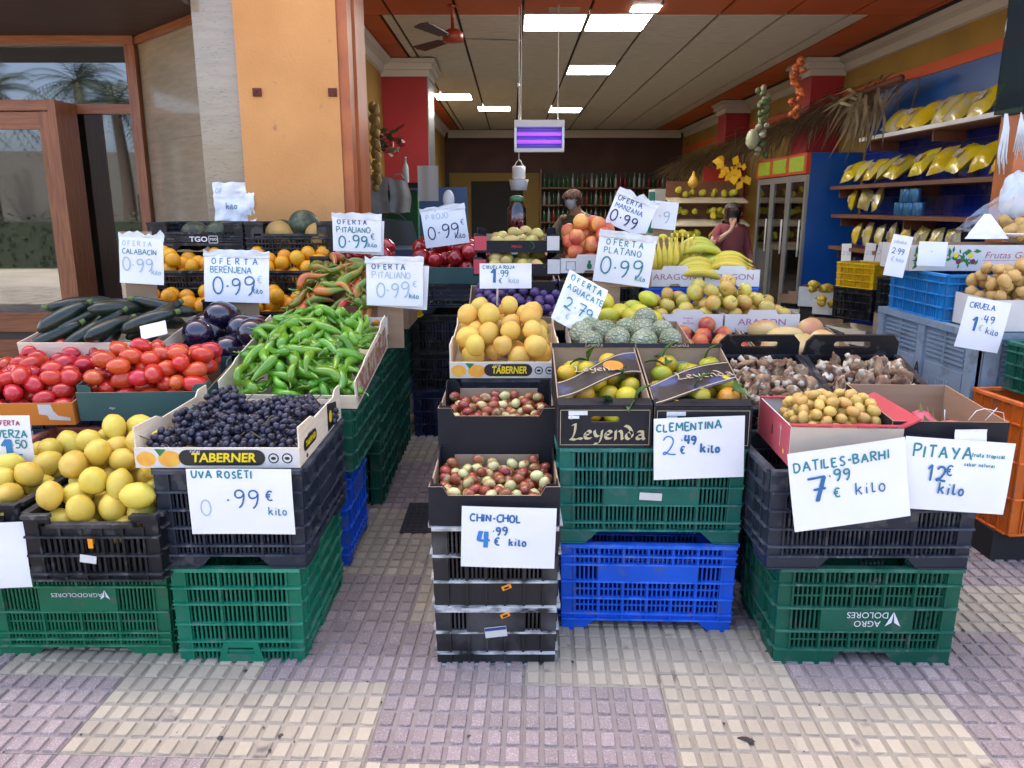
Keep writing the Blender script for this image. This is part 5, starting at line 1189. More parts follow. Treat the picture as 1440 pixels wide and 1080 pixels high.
for px, py, d, rot, n, wh, lb in ((934, 368, 4.10, (R(8), R(-80), R(-95)), 5, 0, 'banana bunch hanging down at the left end of the white boxes'), (957, 362, 4.2, (R(-10), R(-70), R(-80)), 5, 0, 'second banana bunch from the left, standing on its tips'),
        (986, 346, 4.22, (R(196), 0, R(6)), 5, 1, 'greenest banana bunch on top of the heap'), (985, 377, 4.03, (R(205), R(4), R(8)), 5, 0, 'biggest banana bunch lying across the middle of the white boxes'), (1022, 368, 4.1, (R(200), R(-6), R(-14)), 5, 0, 'banana bunch at the right end of the white boxes'), (1005, 363, 4.2, (R(190), 0, R(25)), 4, 1, 'banana bunch half hidden between the middle and right bunches')):
    p = W(px, py, d); banana_bunch(p, rot, n, wh, lb, s=1.25 if rot[0] > 2 else 1.12, fan=.13 if rot[0] > 2 else .05)
# plums, pears, red peaches
pl_ = box('cardboard tray of purple plums behind the peaches', .46, .36, (.02, 3.66, .875), card, card_in, .065, .12, rot=(R(10), 0, 0))
fill(pl_, .45, .34, .03, lambda u, v: .09 + .06 * v, .049, 'plum', 'plum', 'purple plum in the cardboard tray', 'plum', 'purple plums', seed=76, stop=70)
for q, (xa, xb, lb) in enumerate(((.02, .215, 'left'), (.235, .46, 'right'))): box(f'empty brown tray end, {lb} of two behind the plums', xb - xa, .34, ((xa + xb) / 2, 3.86, 1.02), card_black, card, .07, .075, rot=(R(4), 0, 0))
for q, (z, yy, lb) in enumerate(((1.10, 4.02, 'lower'), (1.215, 4.10, 'upper'))):
    o = black_tray(f'{lb} black tray of pears with red corners', -.20, .25, yy, z, .36, .062, .085)
    for s in (-1, 1): MB().box(-.032, .032, -.0012, -.0004, .012, .085).build('corner_print', [card_red if s < 0 else card_white], o, (s * .19, 0, 0))
    if q: put('lettering', text_mesh('PERAS', .020, ink_red, 0), o, (.0, -.0009, .03), FACE); b = MB(); b.tube([(.07 + .02 * math.cos(a), -.001, .035 + .02 * math.sin(a)) for a in [k * .3 - 1.2 for k in range(10)]], .0018, 4); b.build('printed_ring', [ink_green], o)
    fill(o, .30, .32, .02, lambda u, v: .085 + .03 * v, .066, 'pear', 'pear', f'yellow green pear in the {lb} black tray', 'pear', f'pears in the {lb} black tray', seed=77 + q, stop=40, lie='lie', scale=(.78, .92))
rp = white_box('white box of red peaches with a green pear print', .235, .56, 4.02, 1.115, .36, .075, None)
b = MB(); b.add(disc(0, 0, .013, .016, -.001), [tuple(range(20))], 0); b.add(disc(.0, .02, .007, .010, -.0012), [tuple(range(20))], 0); [b.box(.045 + .014 * (k % 2), .056 + .014 * (k % 2), -.0012, -.0004, -.016 + .013 * (k // 2), -.006 + .013 * (k // 2), 1) for k in range(4)]
b.box(-.12, -.07, -.0012, -.0004, -.02, -.018, 1); b.box(-.12, -.07, -.0012, -.0004, .022, .024, 1); b.box(-.12, -.118, -.0012, -.0004, -.018, .022, 1); b.box(-.072, -.07, -.0012, -.0004, -.018, .022, 1)
b.build('printed_mark', [ink_green, ink_navy], rp, (.0, 0, .036))
fill(rp, .31, .32, .02, lambda u, v: .12 + .17 * math.sin(PI * min(1, .15 + .7 * v)) * (1 - .35 * u * u), .083, 'red_peach', 'red_peach', 'red and yellow peach heaped in the white box', 'peach', 'red peaches in the white box', seed=79, stop=40, scale=(.80, .95))
box('brown cardboard box between the avocado card and the mangoes', .20, .22, (.44, 3.84, .90), card, card_in, .19, .19, rot=(0, 0, R(12)))
# ---------------------------------------------------------------- right hand stalls
t = thing('pallet_bin', 'large grey blue plastic pallet bin with dark stencilled letters', 'bin', (2.0, 3.30, 0))
gb = PL['greyblue']
BW, BD, BH = .85, .92, .92
MB().box(.05, BW - .05, .05, BD - .05, .15, .17).build('floor', [gb], t)
def bin_side(L, mirror):
    b = MB(); b.box(0, L, .02, .035, .14, BH - .02); b.box(-.0, L, 0, .045, BH - .03, BH); b.box(0, L, .002, .045, .12, .15)
    for x in (0, L / 2 - .03, L - .07): b.box(x, x + .07 - .01 * (x == L / 2 - .03), .0035, .04, .151, BH - .031)
    for x0 in (.085, L / 2 + .045):
        x1 = x0 + L / 2 - .135
        b.box(x0, x1, .012, .0195, .2, BH - .20)
        for k in range(6): b.box(x0, x1, .010, .0198, BH - .17 + k * .022, BH - .160 + k * .022)
        b.box((x0 + x1) / 2 - .006, (x0 + x1) / 2 + .006, .008, .0197, BH - .18, BH - .035)
    b2 = MB()
    for r in range(5):
        for k in range(8):
            x = L / 2 + .10 + k * .022; b2.box(x, x + .012, .009, .0118, .30 + r * .075, .36 + r * .075)
    return b, b2
b, b2 = bin_side(BD, 0)
b.build('side_panel', [gb], t, (0, BD, 0), (0, 0, -PI / 2)); b2.build('louvres', [gb], t, (0, BD, 0), (0, 0, -PI / 2))
b, b2 = bin_side(BW - .092, 0)
b.build('front_panel', [gb], t, (.046, .0005, 0)); rbb = MB(); [rbb.box(.20 + k * .03, .215 + k * .03, -.004, .0, .2, BH - .2) for k in range(14)]; rbb.build('front_ribs', [gb], t, (.0, .012, 0))
b, _ = bin_side(BD, 0); b.build('side_panel', [gb], t, (BW, 0, 0), (0, 0, PI / 2))
b, _ = bin_side(BW - .092, 0); b.build('back_panel', [gb], t, (BW - .046, BD - .0005, 0), (0, 0, PI))
for x in (.02, BW - .14):
    for y in (.02, BD - .14): MB().box(x, x + .12, y, y + .12, 0, .119).build('foot', [gb], t)
for k, chx in enumerate('AYORA'): put('stencilled_letter', text_mesh(chx, .085, ink_black, .002), t, (.0025, BD / 2, BH - .25 - k * .105), (R(90), R(0), -PI / 2))
# what stands on the bin
sk_ = crate('sky blue crate on the pallet bin', 'plain', 'sky', 2.03, 2.43, 3.62, .56, .925, .215, name='plastic_crate')
fg = box('white fruit box printed with green leaves on top of the sky blue crate', .70, .33, (2.30, 3.83, 1.142), card_white, card_in, .125, .125, rot=(0, 0, R(-2)))
put('lettering', text_mesh('Frutas Gaby', .046, ink_red, -.0003, .25, sx=1.1), fg, (.13, -.0009, .075), FACE); MB().box(.0, .25, -.0012, -.0005, .050, .0515).build('underline', [ink_red], fg)
rg = random.Random(3); b = MB()
for cx in (-.33, -.13, -.06, .30):
    for k in range(16):
        a = rg.uniform(0, 6.28); x, z = max(-.32, min(.32, cx + rg.uniform(-.035, .035))), .06 + rg.uniform(-.04, .045); l = rg.uniform(.012, .022)
        b.add([(x - l * math.cos(a), -.0010 - k * .00003, z - l * math.sin(a)), (x + .4 * l * math.sin(a), -.0010 - k * .00003, z - .4 * l * math.cos(a)), (x + l * math.cos(a), -.0010 - k * .00003, z + l * math.sin(a)), (x - .4 * l * math.sin(a), -.0010 - k * .00003, z + .4 * l * math.cos(a))], [(0, 1, 2, 3)], 0)
    b.add(disc(max(-.31, cx), .075, .012, .012, -.002), [tuple(range(20))], 1); b.add(disc(max(-.31, cx) + .015, .045, .012, .013, -.0022), [tuple(range(20))], 2)
b.build('printed_leaves', [ink_green, ink_yellow, ink_plum], fg)
card_sign('white sheet with a small mark covering the end of the leaf printed box', W(1311, 357, 3.77), .135, .115, [('-', .45, .55, .12, 4, .004)], roll=-.03, wave=.003, seed=3)
card_sign('narrow handwritten card hanging at the far left end of the leaf printed box', W(1263, 360, 3.74), .10, .195, [('cebolla', .12, .80, .09, 3, .0025, dict(gap=.1)), ('2.99', .15, .55, .13, 0, .003, dict(gap=.12)), ('€ kilo', .2, .36, .11, 3, .0025, dict(gap=.1))], roll=-.16, wave=.004, seed=7)
crumb = MB(); crumb.grid(12, 8, lambda u, v: ((u - .5) * .22 * (1 - .85 * v), .03 * abs(u - .5) + .02 * v + .006 * noise.noise(Vector((u * 5, v * 5, 2))), v * .12))
one('wrapping_paper', 'folded white paper peak standing on the leaf printed box', 'paper', crumb, m_paper, W(1390, 336, 3.88))
pt2 = box('white cardboard box of potatoes on the pallet bin', .60, .30, (2.36, 3.305, .925), card_white, card_in, .135, .14, rot=(R(0), 0, R(0)), mo_side=card_white)
fill(pt2, .58, .28, .03, lambda u, v: .15 + .13 * math.sin(PI * min(1, .15 + .75 * v)), .056, 'potato', 'potato', 'yellow potato heaped in the white box on the bin', 'potato', 'potatoes on the bin', seed=81, stop=60, scale=(.72, .88))
b = MB(); b.add(disc(.13, .095, .016, .016, 0), [tuple(range(20))], 0); b.add(disc(.145, .10, .014, .016, -.0004), [tuple(range(20))], 1); b.box(.09, .19, -.001, 0, .062, .070, 2); b.box(.06, .21, -.001, 0, .025, .029, 2)
b.build('printed_mark', [ink_plum, ink_yellow, ink_navy], pt2, (-.3005, .28, 0), (0, 0, -PI / 2))
put('lettering', text_mesh('ARAGON', .030, ink_pink, 0, sx=1.1), pt2, (-.3010, .14, .042), (R(90), 0, -PI / 2))
b = MB(); b.grid(10, 2, lambda u, v: (.05 + .25 * u, -.001, .055 + .03 * math.sin(u * 3) + .024 * v)); b.build('printed_wave', [M('print_wave', (.55, .06, .02), .6, (.75, .40, .03), 20.)], pt2)
put('lettering', text_mesh('Huerta', .034, ink_red, 0, .2), pt2, (.20, -.0016, .032), FACE)
card_sign('tilted handwritten card reading CIRUELA 1.49 on the potato box', W(1382, 457, 3.24), .185, .215, [('CIRUELA', .10, .80, .11, 0, .0032, dict(gap=.12)), ('1', .25, .36, .30, 0, .005, dict(double=1)), ('.49', .42, .55, .14, 0, .0035), ('€', .42, .38, .11, 3, .003), ('kilo', .60, .34, .13, 0, .003, dict(gap=.1))], roll=-.16, wave=.005, seed=9)
oc = crate('orange crate at the right edge in front of the pallet bin', 'plain', 'orange', 2.02, 2.62, 2.98, .30, .14, .55, rotz=R(6))
one('black_stand', 'low dark stand under the orange crate at the right edge', 'stand', MB().box(2.0, 2.64, 3.0, 3.28, .0, .135), m_dark)
crate('dark green crate standing on the orange crate at the right edge', 'plain', 'dgreen', 2.13, 2.6, 3.02, .25, .695, .20, rotz=R(6))
# dish and bag at right
t = thing('dish', 'white dish of brown fruit pieces at the right edge', 'dish', (2.62, 4.0, 1.272)); b = MB(); b.lathe([(.08, 0), (.16, .03), (.20, .045), (.195, .05), (.15, .036), (.05, .012)], 24); b.build('plate', [m_white], t)
MB().box(-.3, .3, -.16, .18, -.345, -.002).build('stand_box', [card_white], t) if False else None
FR['ginger'] = [MB().blob(.05, .032, .026, lump(s + 30, .4, 2.2), 14, 9).mesh('root', M('root_skin', (.55, .36, .12), .6, (.42, .26, .08), 12., vv=.15)) for s in range(2)]
fill(t, .34, .3, .02, lambda u, v: .07 + .05 * (1 - u * u), .07, 'ginger', 'dried_fruit', 'brown lumpy fruit on the white dish', 'fruit', 'fruit on the white dish', seed=83, y0=-.15, stop=20)
def bag(name, label, cat, p, w, h, mat_, seed, rot=(0, 0, 0), group=None, depth=.05):
    b = MB().blob(w / 2, depth, h / 2, lambda d, th, ph: (1 + .22 * noise.noise(d * 2.3 + Vector((seed, 0, seed))) + .08 * noise.noise(d * 7 + Vector((0, seed, 0)))), 20, 14)
    return one(name, label, cat, b, mat_, p, rot, group)
m_bagw = M('milky_bag', (.62, .66, .68), .3, (.50, .54, .57), 9.); m_bagc = M('hazy_bag', (.33, .36, .42), .25, (.24, .26, .32), 9.)
b = MB(); b.grid(12, 10, lambda u, v: ((u - .5) * .25 + .06 * v, .02 * noise.noise(Vector((u * 5, v * 5, 0))) + .03 * math.sin(u * 5), v * .26 * (.2 + .8 * u) + .01 * noise.noise(Vector((u * 7, v * 7, 3)))))
one('plastic_sheet', 'hazy clear plastic bag leaning by the right end of the shelves', 'plastic bag', b, glassmat('clear_film', (.80, .82, .86), .16, .3), W(1372, 326, 4.3))
bag('plastic_bag', 'bluish white plastic bag hanging on the orange post', 'plastic bag', W(1430, 275, 4.6), .19, .27, m_bagw, 3)
b = MB()
for k in range(7):
    x = (k - 3) * .008; b.tube([(x * .3, 0, .0), (x * .6 + .004, -.012, -.08), (x, -.014 + .005 * (k % 3), -.2 - .02 * (k % 4)), (x * 1.1 + .01, -.01, -.28 - .03 * (k % 3))], [.006, .009, .010, .007], 5, flat=.5)
one('white_ribbons', 'knot of white plastic strips tied to the right end of the rail', 'ribbons', b, m_bagw, W(1415, 160, 4.72)); 
b2 = MB()
for k in range(6): b2.tube([(0, 0, 0), (k * .008 - .01, -.01, -.1), (k * .012 - .02, -.01, -.22 - .02 * (k % 3))], [.005, .009, .006], 5, flat=.5)
one('white_ribbons', 'second bunch of white strips at the right edge of the photo', 'ribbons', b2, m_bagw, W(1436, 158, 4.7))
# ---------------------------------------------------------------- right wall shelves with snack bags
m_shelf = M('brown_shelf', (.20, .075, .035), .5, (.15, .055, .028), 4., stretch=(8, 1, 8))
m_bagy = M('yellow_snack_film', (.72, .54, .012), .25, (.58, .46, .16), 9., lo=.50, hi=.66, hv=.008, vv=.1, bump=.6, bs=22, coat=.5)
m_bagl = M('clear_snack_film', (.58, .47, .08), .25, (.50, .46, .34), 12., lo=.46, hi=.62, hv=.01, vv=.12, bump=.6, bs=26, coat=.5)
def pillow(s, w, h, d):
    b = MB()
    for sg in (-1, 1):
        b.grid(8, 10, lambda u, v: ((u - .5) * w * (1 + .06 * noise.noise(Vector((v * 4, s, 0)))), sg * d * (math.sin(PI * u) * math.sin(PI * v)) ** .6 * (1 + .35 * noise.noise(Vector((u * 4, v * 4, s * 3 + sg)))), (v - .5) * h + .012 * noise.noise(Vector((u * 6, v * 9, s)))))
    return b
PILL = [pillow(s, .25, .34, .066).mesh('bag', m_bagy if s < 2 else m_bagl) for s in range(4)]
LBL = MB(); LBL.grid(3, 3, lambda u, v: ((u - .5) * .11, -.070, (v - .5) * .10)); LBLM = LBL.mesh('bag_label', M('bag_label_print', (.60, .58, .48), .5, (.35, .20, .10), 40.))
def shelf(label, y0, y1, z, depth=.36, edge=None):
    t = thing('wall_shelf', label, 'shelf', (3.78, y0, z)); MB().box(-depth, 0, 0, y1 - y0, -.035, 0).build('board', [m_shelf], t)
    if edge: MB().box(-depth - .012, -depth - .0005, 0, y1 - y0, -.028, .006).build('edge_strip', [m_white], t)
    for y in (.1, (y1 - y0) / 2, y1 - y0 - .1): MB().box(-depth * .8, -.001, y, y + .02, -.12, -.0355).build('bracket', [m_shelf], t)
    return t
shelf('brown ledge with a white edge above the blue tiles', 5.5, 8.0, 2.10, .34, True)
shelf('top brown shelf of yellow snack bags', 5.5, 8.6, 1.66); shelf('middle brown shelf holding blue cans', 5.6, 8.5, 1.37); shelf('bottom brown shelf with three price tags', 5.6, 8.5, 1.04)
tag(MB().box(3.55, 3.75, 6.0, 8.3, 1.64, 1.645).build('shelf_liner', [m_white]), 'hidden liner', 'liner') if False else None
def bags(y0, n, step, z, lean, label, group, v=(0, 1), yaw=0., s=1.):
    for k in range(n):
        q = v[k % len(v)]
        o = put('snack_bag', PILL[q], None, (3.56, y0 + k * step, z), (0, 0, 0)); o.scale = (s * rnd.uniform(.78, 1.0), s, s * rnd.uniform(.78, 1.02))
        o.rotation_euler = (R(lean[0]) + rnd.uniform(-.2, .15), R(lean[1]) + rnd.uniform(-.25, .25), R(-90 + yaw) + rnd.uniform(-.3, .3)); tag(o, label, 'snack bag', group)
        if k % 2 == 0: put('bag_label', LBLM, o)
bags(7.35, 5, .26, 1.80, (-42, 0), 'yellow snack bag in the left pile on the top shelf', 'snack bags, left pile of the top shelf', (0, 3, 1, 2), s=.9)
bags(5.75, 5, .30, 1.82, (-40, 0), 'yellow snack bag in the right pile on the top shelf', 'snack bags, right pile of the top shelf', (1, 0, 0), s=.95)
bags(7.75, 3, .28, 1.52, (-12, 0), 'snack bag standing beside the cans on the middle shelf', 'snack bags on the middle shelf', (2, 3, 0), s=.7)
bags(6.35, 8, .255, 1.18, (-8, 0), 'clear and yellow snack bag in the row on the bottom shelf', 'snack bags on the bottom shelf', (2, 3, 2, 0), s=.72)
bags(6.15, 6, .27, 2.22, (-40, 0), 'yellow snack bag on the ledge above the blue tiles', 'snack bags on the high ledge', (0, 2, 3, 0), s=.95)
m_can = M('blue_can', (.10, .30, .50), .3, (.05, .18, .38), 12., metal=.5)
CAN = MB().lathe([(.030, 0), (.034, .006), (.034, .105), (.030, .115), (.026, .113), (.026, .111)], 16).mesh('can', m_can)
for r, n in ((0, 6), (1, 4)):
    for k in range(n):
        o = put('drink_can', CAN, None, (3.50 + .01 * (k % 2), 6.80 + (k + r) * .085, 1.371 + r * .118)); tag(o, 'blue drink can in the upper layer on the middle shelf' if r else 'blue drink can in the lower layer on the middle shelf', 'can', 'upper cans' if r else 'lower cans')
for k, (px, lb) in enumerate(((1190, 'small price tag at the far left end of the bottom shelf'), (1223, 'small price tag under the middle of the bottom shelf'), (1240, 'small slanted price tag, rightmost under the bottom shelf'))):
    p = RX(px, 356, 3.405); card_sign(lb, p, .11, .19, [('2.50', .15, .4, .2, 3, .004, dict(gap=.1))], yaw=R(-60), roll=.05 - .12 * k, seed=k, wave=.003)
# ---------------------------------------------------------------- blue cold cabinet
t = thing('cold_cabinet', 'tall blue cold cabinet with glass doors under green panels', 'cabinet', (3.22, 8.72, 0))
MB().box(.02, .57, .0, .03, .05, 2.02).build('side_panel', [m_blue_paint], t); MB().box(.02, .57, 1.72, 1.75, .05, 2.02).build('side_panel', [m_blue_paint], t)
MB().box(.54, .57, .031, 1.719, .05, 2.02).build('back_panel', [m_dark], t); MB().box(.02, .5395, .031, 1.719, 2.0, 2.02).build('top_panel', [m_blue_paint], t)
MB().box(.02, .56, .02, 1.73, 0, .049).build('plinth', [m_dark], t)
b = MB(); b.box(-.03, .019, 0, 1.75, 1.80, 2.02); b.build('header_frame', [M('red_header', (.50, .05, .012), .4)], t)
for k in range(3): MB().box(-.036, -.031, .06 + k * .57, .52 + k * .57, 1.83, 1.99).build('header_panel', [M('lime_panel', (.36, .50, .02), .4, (.30, .42, .02), 20.)], t)
for k in range(3):
    y = k * .575
    b = MB(); b.box(-.012, .018, y + .005, y + .06, .06, 1.79); b.box(-.012, .018, y + .52, y + .57, .06, 1.79); b.box(-.011, .017, y + .061, y + .519, .06, .14); b.box(-.011, .017, y + .061, y + .519, 1.72, 1.789)
    d = b.build('door', [m_metal], t); MB().box(0, .006, y + .0605, y + .5195, .1405, 1.7195).build('pane', [m_clear], d); MB().tube([(-.03, y + .075, .9), (-.03, y + .075, 1.3)], .009, 8).build('handle', [m_white], d)
for z in (.5, .95, 1.38): MB().box(.08, .53, .04, 1.71, z, z + .015).build('shelf', [m_metal], t)
BOT = MB().lathe([(.034, 0), (.037, .01), (.037, .17), (.030, .20), (.014, .245), (.013, .29), (.015, .292), (.015, .31)], 10)
m_bots = [M('green_bottle', (.03, .09, .035), .15, vv=.3), M('amber_bottle', (.14, .06, .02), .15, vv=.3), M('pale_bottle', (.28, .31, .30), .15, vv=.3), M('red_bottle', (.24, .02, .02), .2, vv=.3)]
BOTS = [BOT.mesh('bottle', m) for m in m_bots]
for z in (.065, .516, .966, 1.396):
    for k in range(13): 
        o = put('bottle', BOTS[(k * 7 + int(z * 10)) % 4], None, (3.38, 8.82 + k * .125, z)); tag(o, 'bottle behind the glass doors of the blue cold cabinet', 'bottle', 'bottles in the cold cabinet')
# ---------------------------------------------------------------- boxes along the right wall
yc = crate('yellow crate on top of the dark boxes below the shelves', 'plain', 'yellow', 0, .40, 0, .30, .735, .22); yc.location = (3.10, 7.05, .735); yc.rotation_euler = (0, 0, R(-62))
c = crate('black crate under the yellow crate', 'plain', 'black', 0, .42, 0, .32, .45, .28); c.location = (3.10, 7.06, .45); c.rotation_euler = (0, 0, R(-62))
c = crate('black crate with a pale mark right of the yellow crate', 'plain', 'black', 0, .42, 0, .32, .60, .28); c.location = (3.12, 6.25, .60); c.rotation_euler = (0, 0, R(-62)); put('printed_mark', text_mesh('AGR', .05, ink_white, 0), c, (0, -.008, .12), FACE)
box('brown cardboard box under the black crate right of the yellow crate', .42, .32, (3.12, 6.25, .30), card, card_in, .29, .29, rot=(0, 0, R(-62)))
b = box('wooden box on the floor under the black crate', .44, .34, (3.06, 7.06, .22), pinewood, pinewood, .14, .14, rot=(0, 0, R(-62))); 
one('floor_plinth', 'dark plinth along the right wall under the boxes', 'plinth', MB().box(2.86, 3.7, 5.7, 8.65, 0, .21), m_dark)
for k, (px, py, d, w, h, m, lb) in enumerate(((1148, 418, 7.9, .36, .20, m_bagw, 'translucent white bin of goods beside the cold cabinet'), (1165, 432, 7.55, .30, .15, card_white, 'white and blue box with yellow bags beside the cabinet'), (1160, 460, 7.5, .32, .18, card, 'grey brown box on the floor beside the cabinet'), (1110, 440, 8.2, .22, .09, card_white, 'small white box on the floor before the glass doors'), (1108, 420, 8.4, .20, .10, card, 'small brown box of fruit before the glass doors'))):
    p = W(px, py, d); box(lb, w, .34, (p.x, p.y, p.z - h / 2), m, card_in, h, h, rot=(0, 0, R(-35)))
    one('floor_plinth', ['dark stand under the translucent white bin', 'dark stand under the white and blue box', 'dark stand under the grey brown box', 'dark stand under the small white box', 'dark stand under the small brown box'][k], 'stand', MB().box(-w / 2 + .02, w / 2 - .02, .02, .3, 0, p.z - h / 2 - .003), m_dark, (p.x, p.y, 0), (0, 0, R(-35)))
FR['bagfruit'] = [MB().blob(.05, .04, .035, lump(40, .3), 10, 7).mesh('fruit', M('yellow_packet', (.66, .55, .04), .4, (.5, .25, .03), 9.))]
for px, py, d, n, lb in ((1160, 402, 7.7, 8, 'orange yellow fruit on the bins beside the cabinet'), (1170, 425, 7.5, 7, 'yellow packet in the white and blue box')):
    for k in range(n):
        p = W(px - 18 + rnd.uniform(0, 32), py + rnd.uniform(-4, 5), d); o = put('packet', FR['bagfruit'][0], None, p, (rnd.uniform(0, 3), 0, rnd.uniform(0, 3))); tag(o, lb, 'fruit', 'fruit beside the cabinet' if n == 8 else 'packets beside the cabinet')
# ---------------------------------------------------------------- hanging things inside
t = thing('insect_lamp', 'hanging white insect lamp with two violet tubes', 'lamp', (.235, 7.0, 1.91))
MB().box(-.215, .215, -.04, .04, .205, .262).build('top_housing', [m_white], t); MB().box(-.215, .215, -.04, .04, 0, .03).build('tray', [m_white], t)
for s in (-1, 1): MB().box(s * .205 - .01, s * .205 + .01, -.036, .036, .031, .204).build('end_cap', [m_metal], t)
MB().box(-.194, .194, .03, .034, .032, .203).build('reflector', [M('violet_reflector', (.10, .06, .22), .3)], t)
for z in (.085, .150): MB().tube([(-.19, -.004, z), (.19, -.004, z)], .015, 10).build('tube', [m_uv], t)
b = MB()
for k in range(6): b.tube([(-.194, -.036, .05 + k * .027), (.194, -.036, .05 + k * .027)], .0016, 4)
b.build('guard_wire', [m_metal], t)
for s in (-1, 1): MB().tube([(s * .16, 0, .262), (s * .155, 0, 1.18)], .004, 5).build('chain', [m_white], t)
t = thing('hanging_scale', 'white hanging scale with a pan below the insect lamp', 'scale', (.06, 7.05, 1.66)); MB().tube([(0, 0, .19), (0, 0, 1.42)], .004, 5).build('cord', [m_white], t); MB().blob(.02, .02, .02, None, 10, 6).build('cord_knob', [m_metal], t, (-.01, 0, .80))
b = MB(); b.lathe([(.045, 0), (.058, .004), (.058, .10), (.045, .105)], 16); b.build('body', [m_white], t, (0, 0, .03)); MB().lathe([(.07, -.09), (.082, -.02), (.086, 0.0), (.08, .0), (.066, -.085)], 18).build('pan', [m_bagw], t, (0, 0, .02)); MB().tube([(-.04, 0, .13), (-.02, 0, .17), (0, 0, .19), (.02, 0, .17), (.04, 0, .13)], .005, 6).build('hook', [m_metal], t)
t = thing('ceiling_fan', 'dark red ceiling fan with dark blades near the shop entrance', 'fan', (-.50, 7.05, 2.85)); MB().lathe([(.03, -.05), (.085, -.04), (.09, .03), (.04, .06), (.015, .06), (.015, .23), (.05, .24)], 18).build('motor', [M('red_motor', (.30, .045, .022), .35)], t)
m_blade = M('fan_blade', (.045, .030, .022), .5)
for k in range(3):
    a = R(8 + 120 * k); bb_ = MB(); bb_.box(.08, .16, -.015, .015, -.003, .003); bb_.prism([(.16, -.05), (.55, -.07), (.58, 0), (.55, .06), (.16, .04)], -.004, .004); bb_.build('blade', [m_blade], t, (0, 0, -.012), (R(10), 0, a))
def strand(label, cat, top, L, mats, n, seed, leaf=False, name='hanging_strand'):
    rg = random.Random(seed); t = thing(name, label, cat, (top.x, top.y, top.z - L)); MB().tube([(0, 0, 0), (.005, 0, L * .5), (0, 0, L)], .006, 5).build('string', [m_shelf], t); b = MB()
    for k in range(n):
        z = L * (k + .5) / n * .97; a = rg.uniform(0, 6.28); r = rg.uniform(.012, .055)
        b.blob(.026, .026, .032, lump(k, .3), 9, 6, rg.randrange(len(mats)), T((r * math.cos(a), r * math.sin(a), z), (rg.uniform(0, 3),) * 3))
    b.build('bulbs', mats, t); return t
strand('hanging strand of small orange red peppers near the ceiling', 'pepper strand', W(1124, 80, 7.6), .52, [M('dried_red_pepper', (.42, .06, .02), .5, (.5, .16, .03), 20.)], 30, 1)
p = W(1075, 118, 7.4); o = strand('hanging strand of green garlic heads above the thatch', 'garlic strand', p, .62, [M('green_bulb', (.05, .11, .025), .6, (.13, .14, .06), 15.), M('pale_bulb', (.30, .28, .18), .6)], 40, 2)
one('pale_gourd', 'pale gourd at the foot of the green garlic strand', 'gourd', MB().blob(.06, .06, .09, lump(2, .15), 12, 8), M('gourd_skin', (.33, .34, .20), .6), W(1058, 196, 7.4))
# thatch of dry palm leaves along the right wall
m_straw = M('dry_palm_leaf', (.26, .185, .095), .85, (.15, .105, .055), 8., island=.35)
m_straw2 = M('pale_dry_palm_leaf', (.36, .29, .18), .85, (.24, .18, .10), 8., island=.35)
t = thing('palm_thatch', 'dry palm leaf thatch slanting along the right wall', 'thatch', (3.4, 7.6, 2.3)); rg = random.Random(8)
for part, cnt in (('ridge', 0),): MB().tube([(.1, -.2, .28), (-.25, 3.0, .05), (-.7, 6.0, -.25)], .03, 7).build('pole', [m_shelf], t)
b = MB()
for k in range(1900):
    s = rg.random() ** .8; p0 = Vector((.12, -.2, .30)).lerp(Vector((-.72, 6., -.22)), s) + Vector((rg.uniform(-.05, .25), 0, rg.uniform(-.06, .06)))
    L_ = rg.uniform(.22, .6); dr = Vector((rg.uniform(-.75, .1), rg.uniform(.1, .9), rg.uniform(-.55, .05))).normalized(); p1 = p0 + dr * L_ * .5 + Vector((0, 0, .02)); p2 = p0 + dr * L_ + Vector((0, 0, -.10 * L_)); sd_ = dr.cross(Vector((0, 0, 1))).normalized() * rg.uniform(.004, .011)
    b.add([p0 - sd_ * .4, p0 + sd_ * .4, p1 + sd_, p2, p1 - sd_], [(0, 1, 2, 4), (4, 2, 3)], rg.randrange(2))
b.build('dry_leaves', [m_straw, m_straw2], t)
b = MB()
for k in range(40):
    p0 = Vector((-.08, .15, .10)) + Vector((rg.uniform(-.1, .1), rg.uniform(-.3, .3), rg.uniform(-.08, .12))); a = rg.uniform(-2.4, .3); L_ = rg.uniform(.15, .42)
    dr = Vector((-abs(math.cos(a)) * .6 + .3, rg.uniform(-.4, .4), math.sin(a))).normalized(); sd_ = dr.cross(Vector((0, 1, 0.2))).normalized() * .014; p1 = p0 + dr * L_ * .6; p2 = p0 + dr * L_ + Vector((-.05, 0, -.12))
    b.add([p0 - sd_, p0 + sd_, p1 + sd_, p2, p1 - sd_], [(0, 1, 2, 4), (4, 2, 3)], 1)
b.build('loose_fronds', [m_straw, m_straw2], t)
# sloping fruit display deeper in the shop
t = thing('fruit_rack', 'sloping rack of yellow fruit behind the customer', 'fruit rack', (2.95, 11.4, .9)); MB().box(-.75, .35, 0, .04, 0, .9).build('back_board', [m_shelf], t)
for k in range(3): MB().box(-.75, .35, -.55 + .2 * k, -.18 + .2 * k, .08 + .28 * k, .10 + .28 * k).build('tray', [pinewood], t, (0, 0, 0), (R(12), 0, 0))
rg = random.Random(5)
for k in range(60):
    l = k % 3; p = Vector((2.95 + rg.uniform(-.72, .3), 11.4 - .5 + .2 * l + rg.uniform(0, .3), 1.03 + .29 * l + rg.uniform(0, .08)))
    o = put('yellow_fruit', FR['mango'][k % 2], None, p, (rg.uniform(0, 3), rg.uniform(0, 3), 0)); tag(o, 'yellow fruit on the sloping rack behind the customer', 'fruit', 'yellow fruit on the sloping rack')
t = thing('yellow_foliage', 'loose bright yellow leaves hanging above the sloping rack', 'decoration', W(1032, 243, 9.5)); b = MB(); rg = random.Random(4)
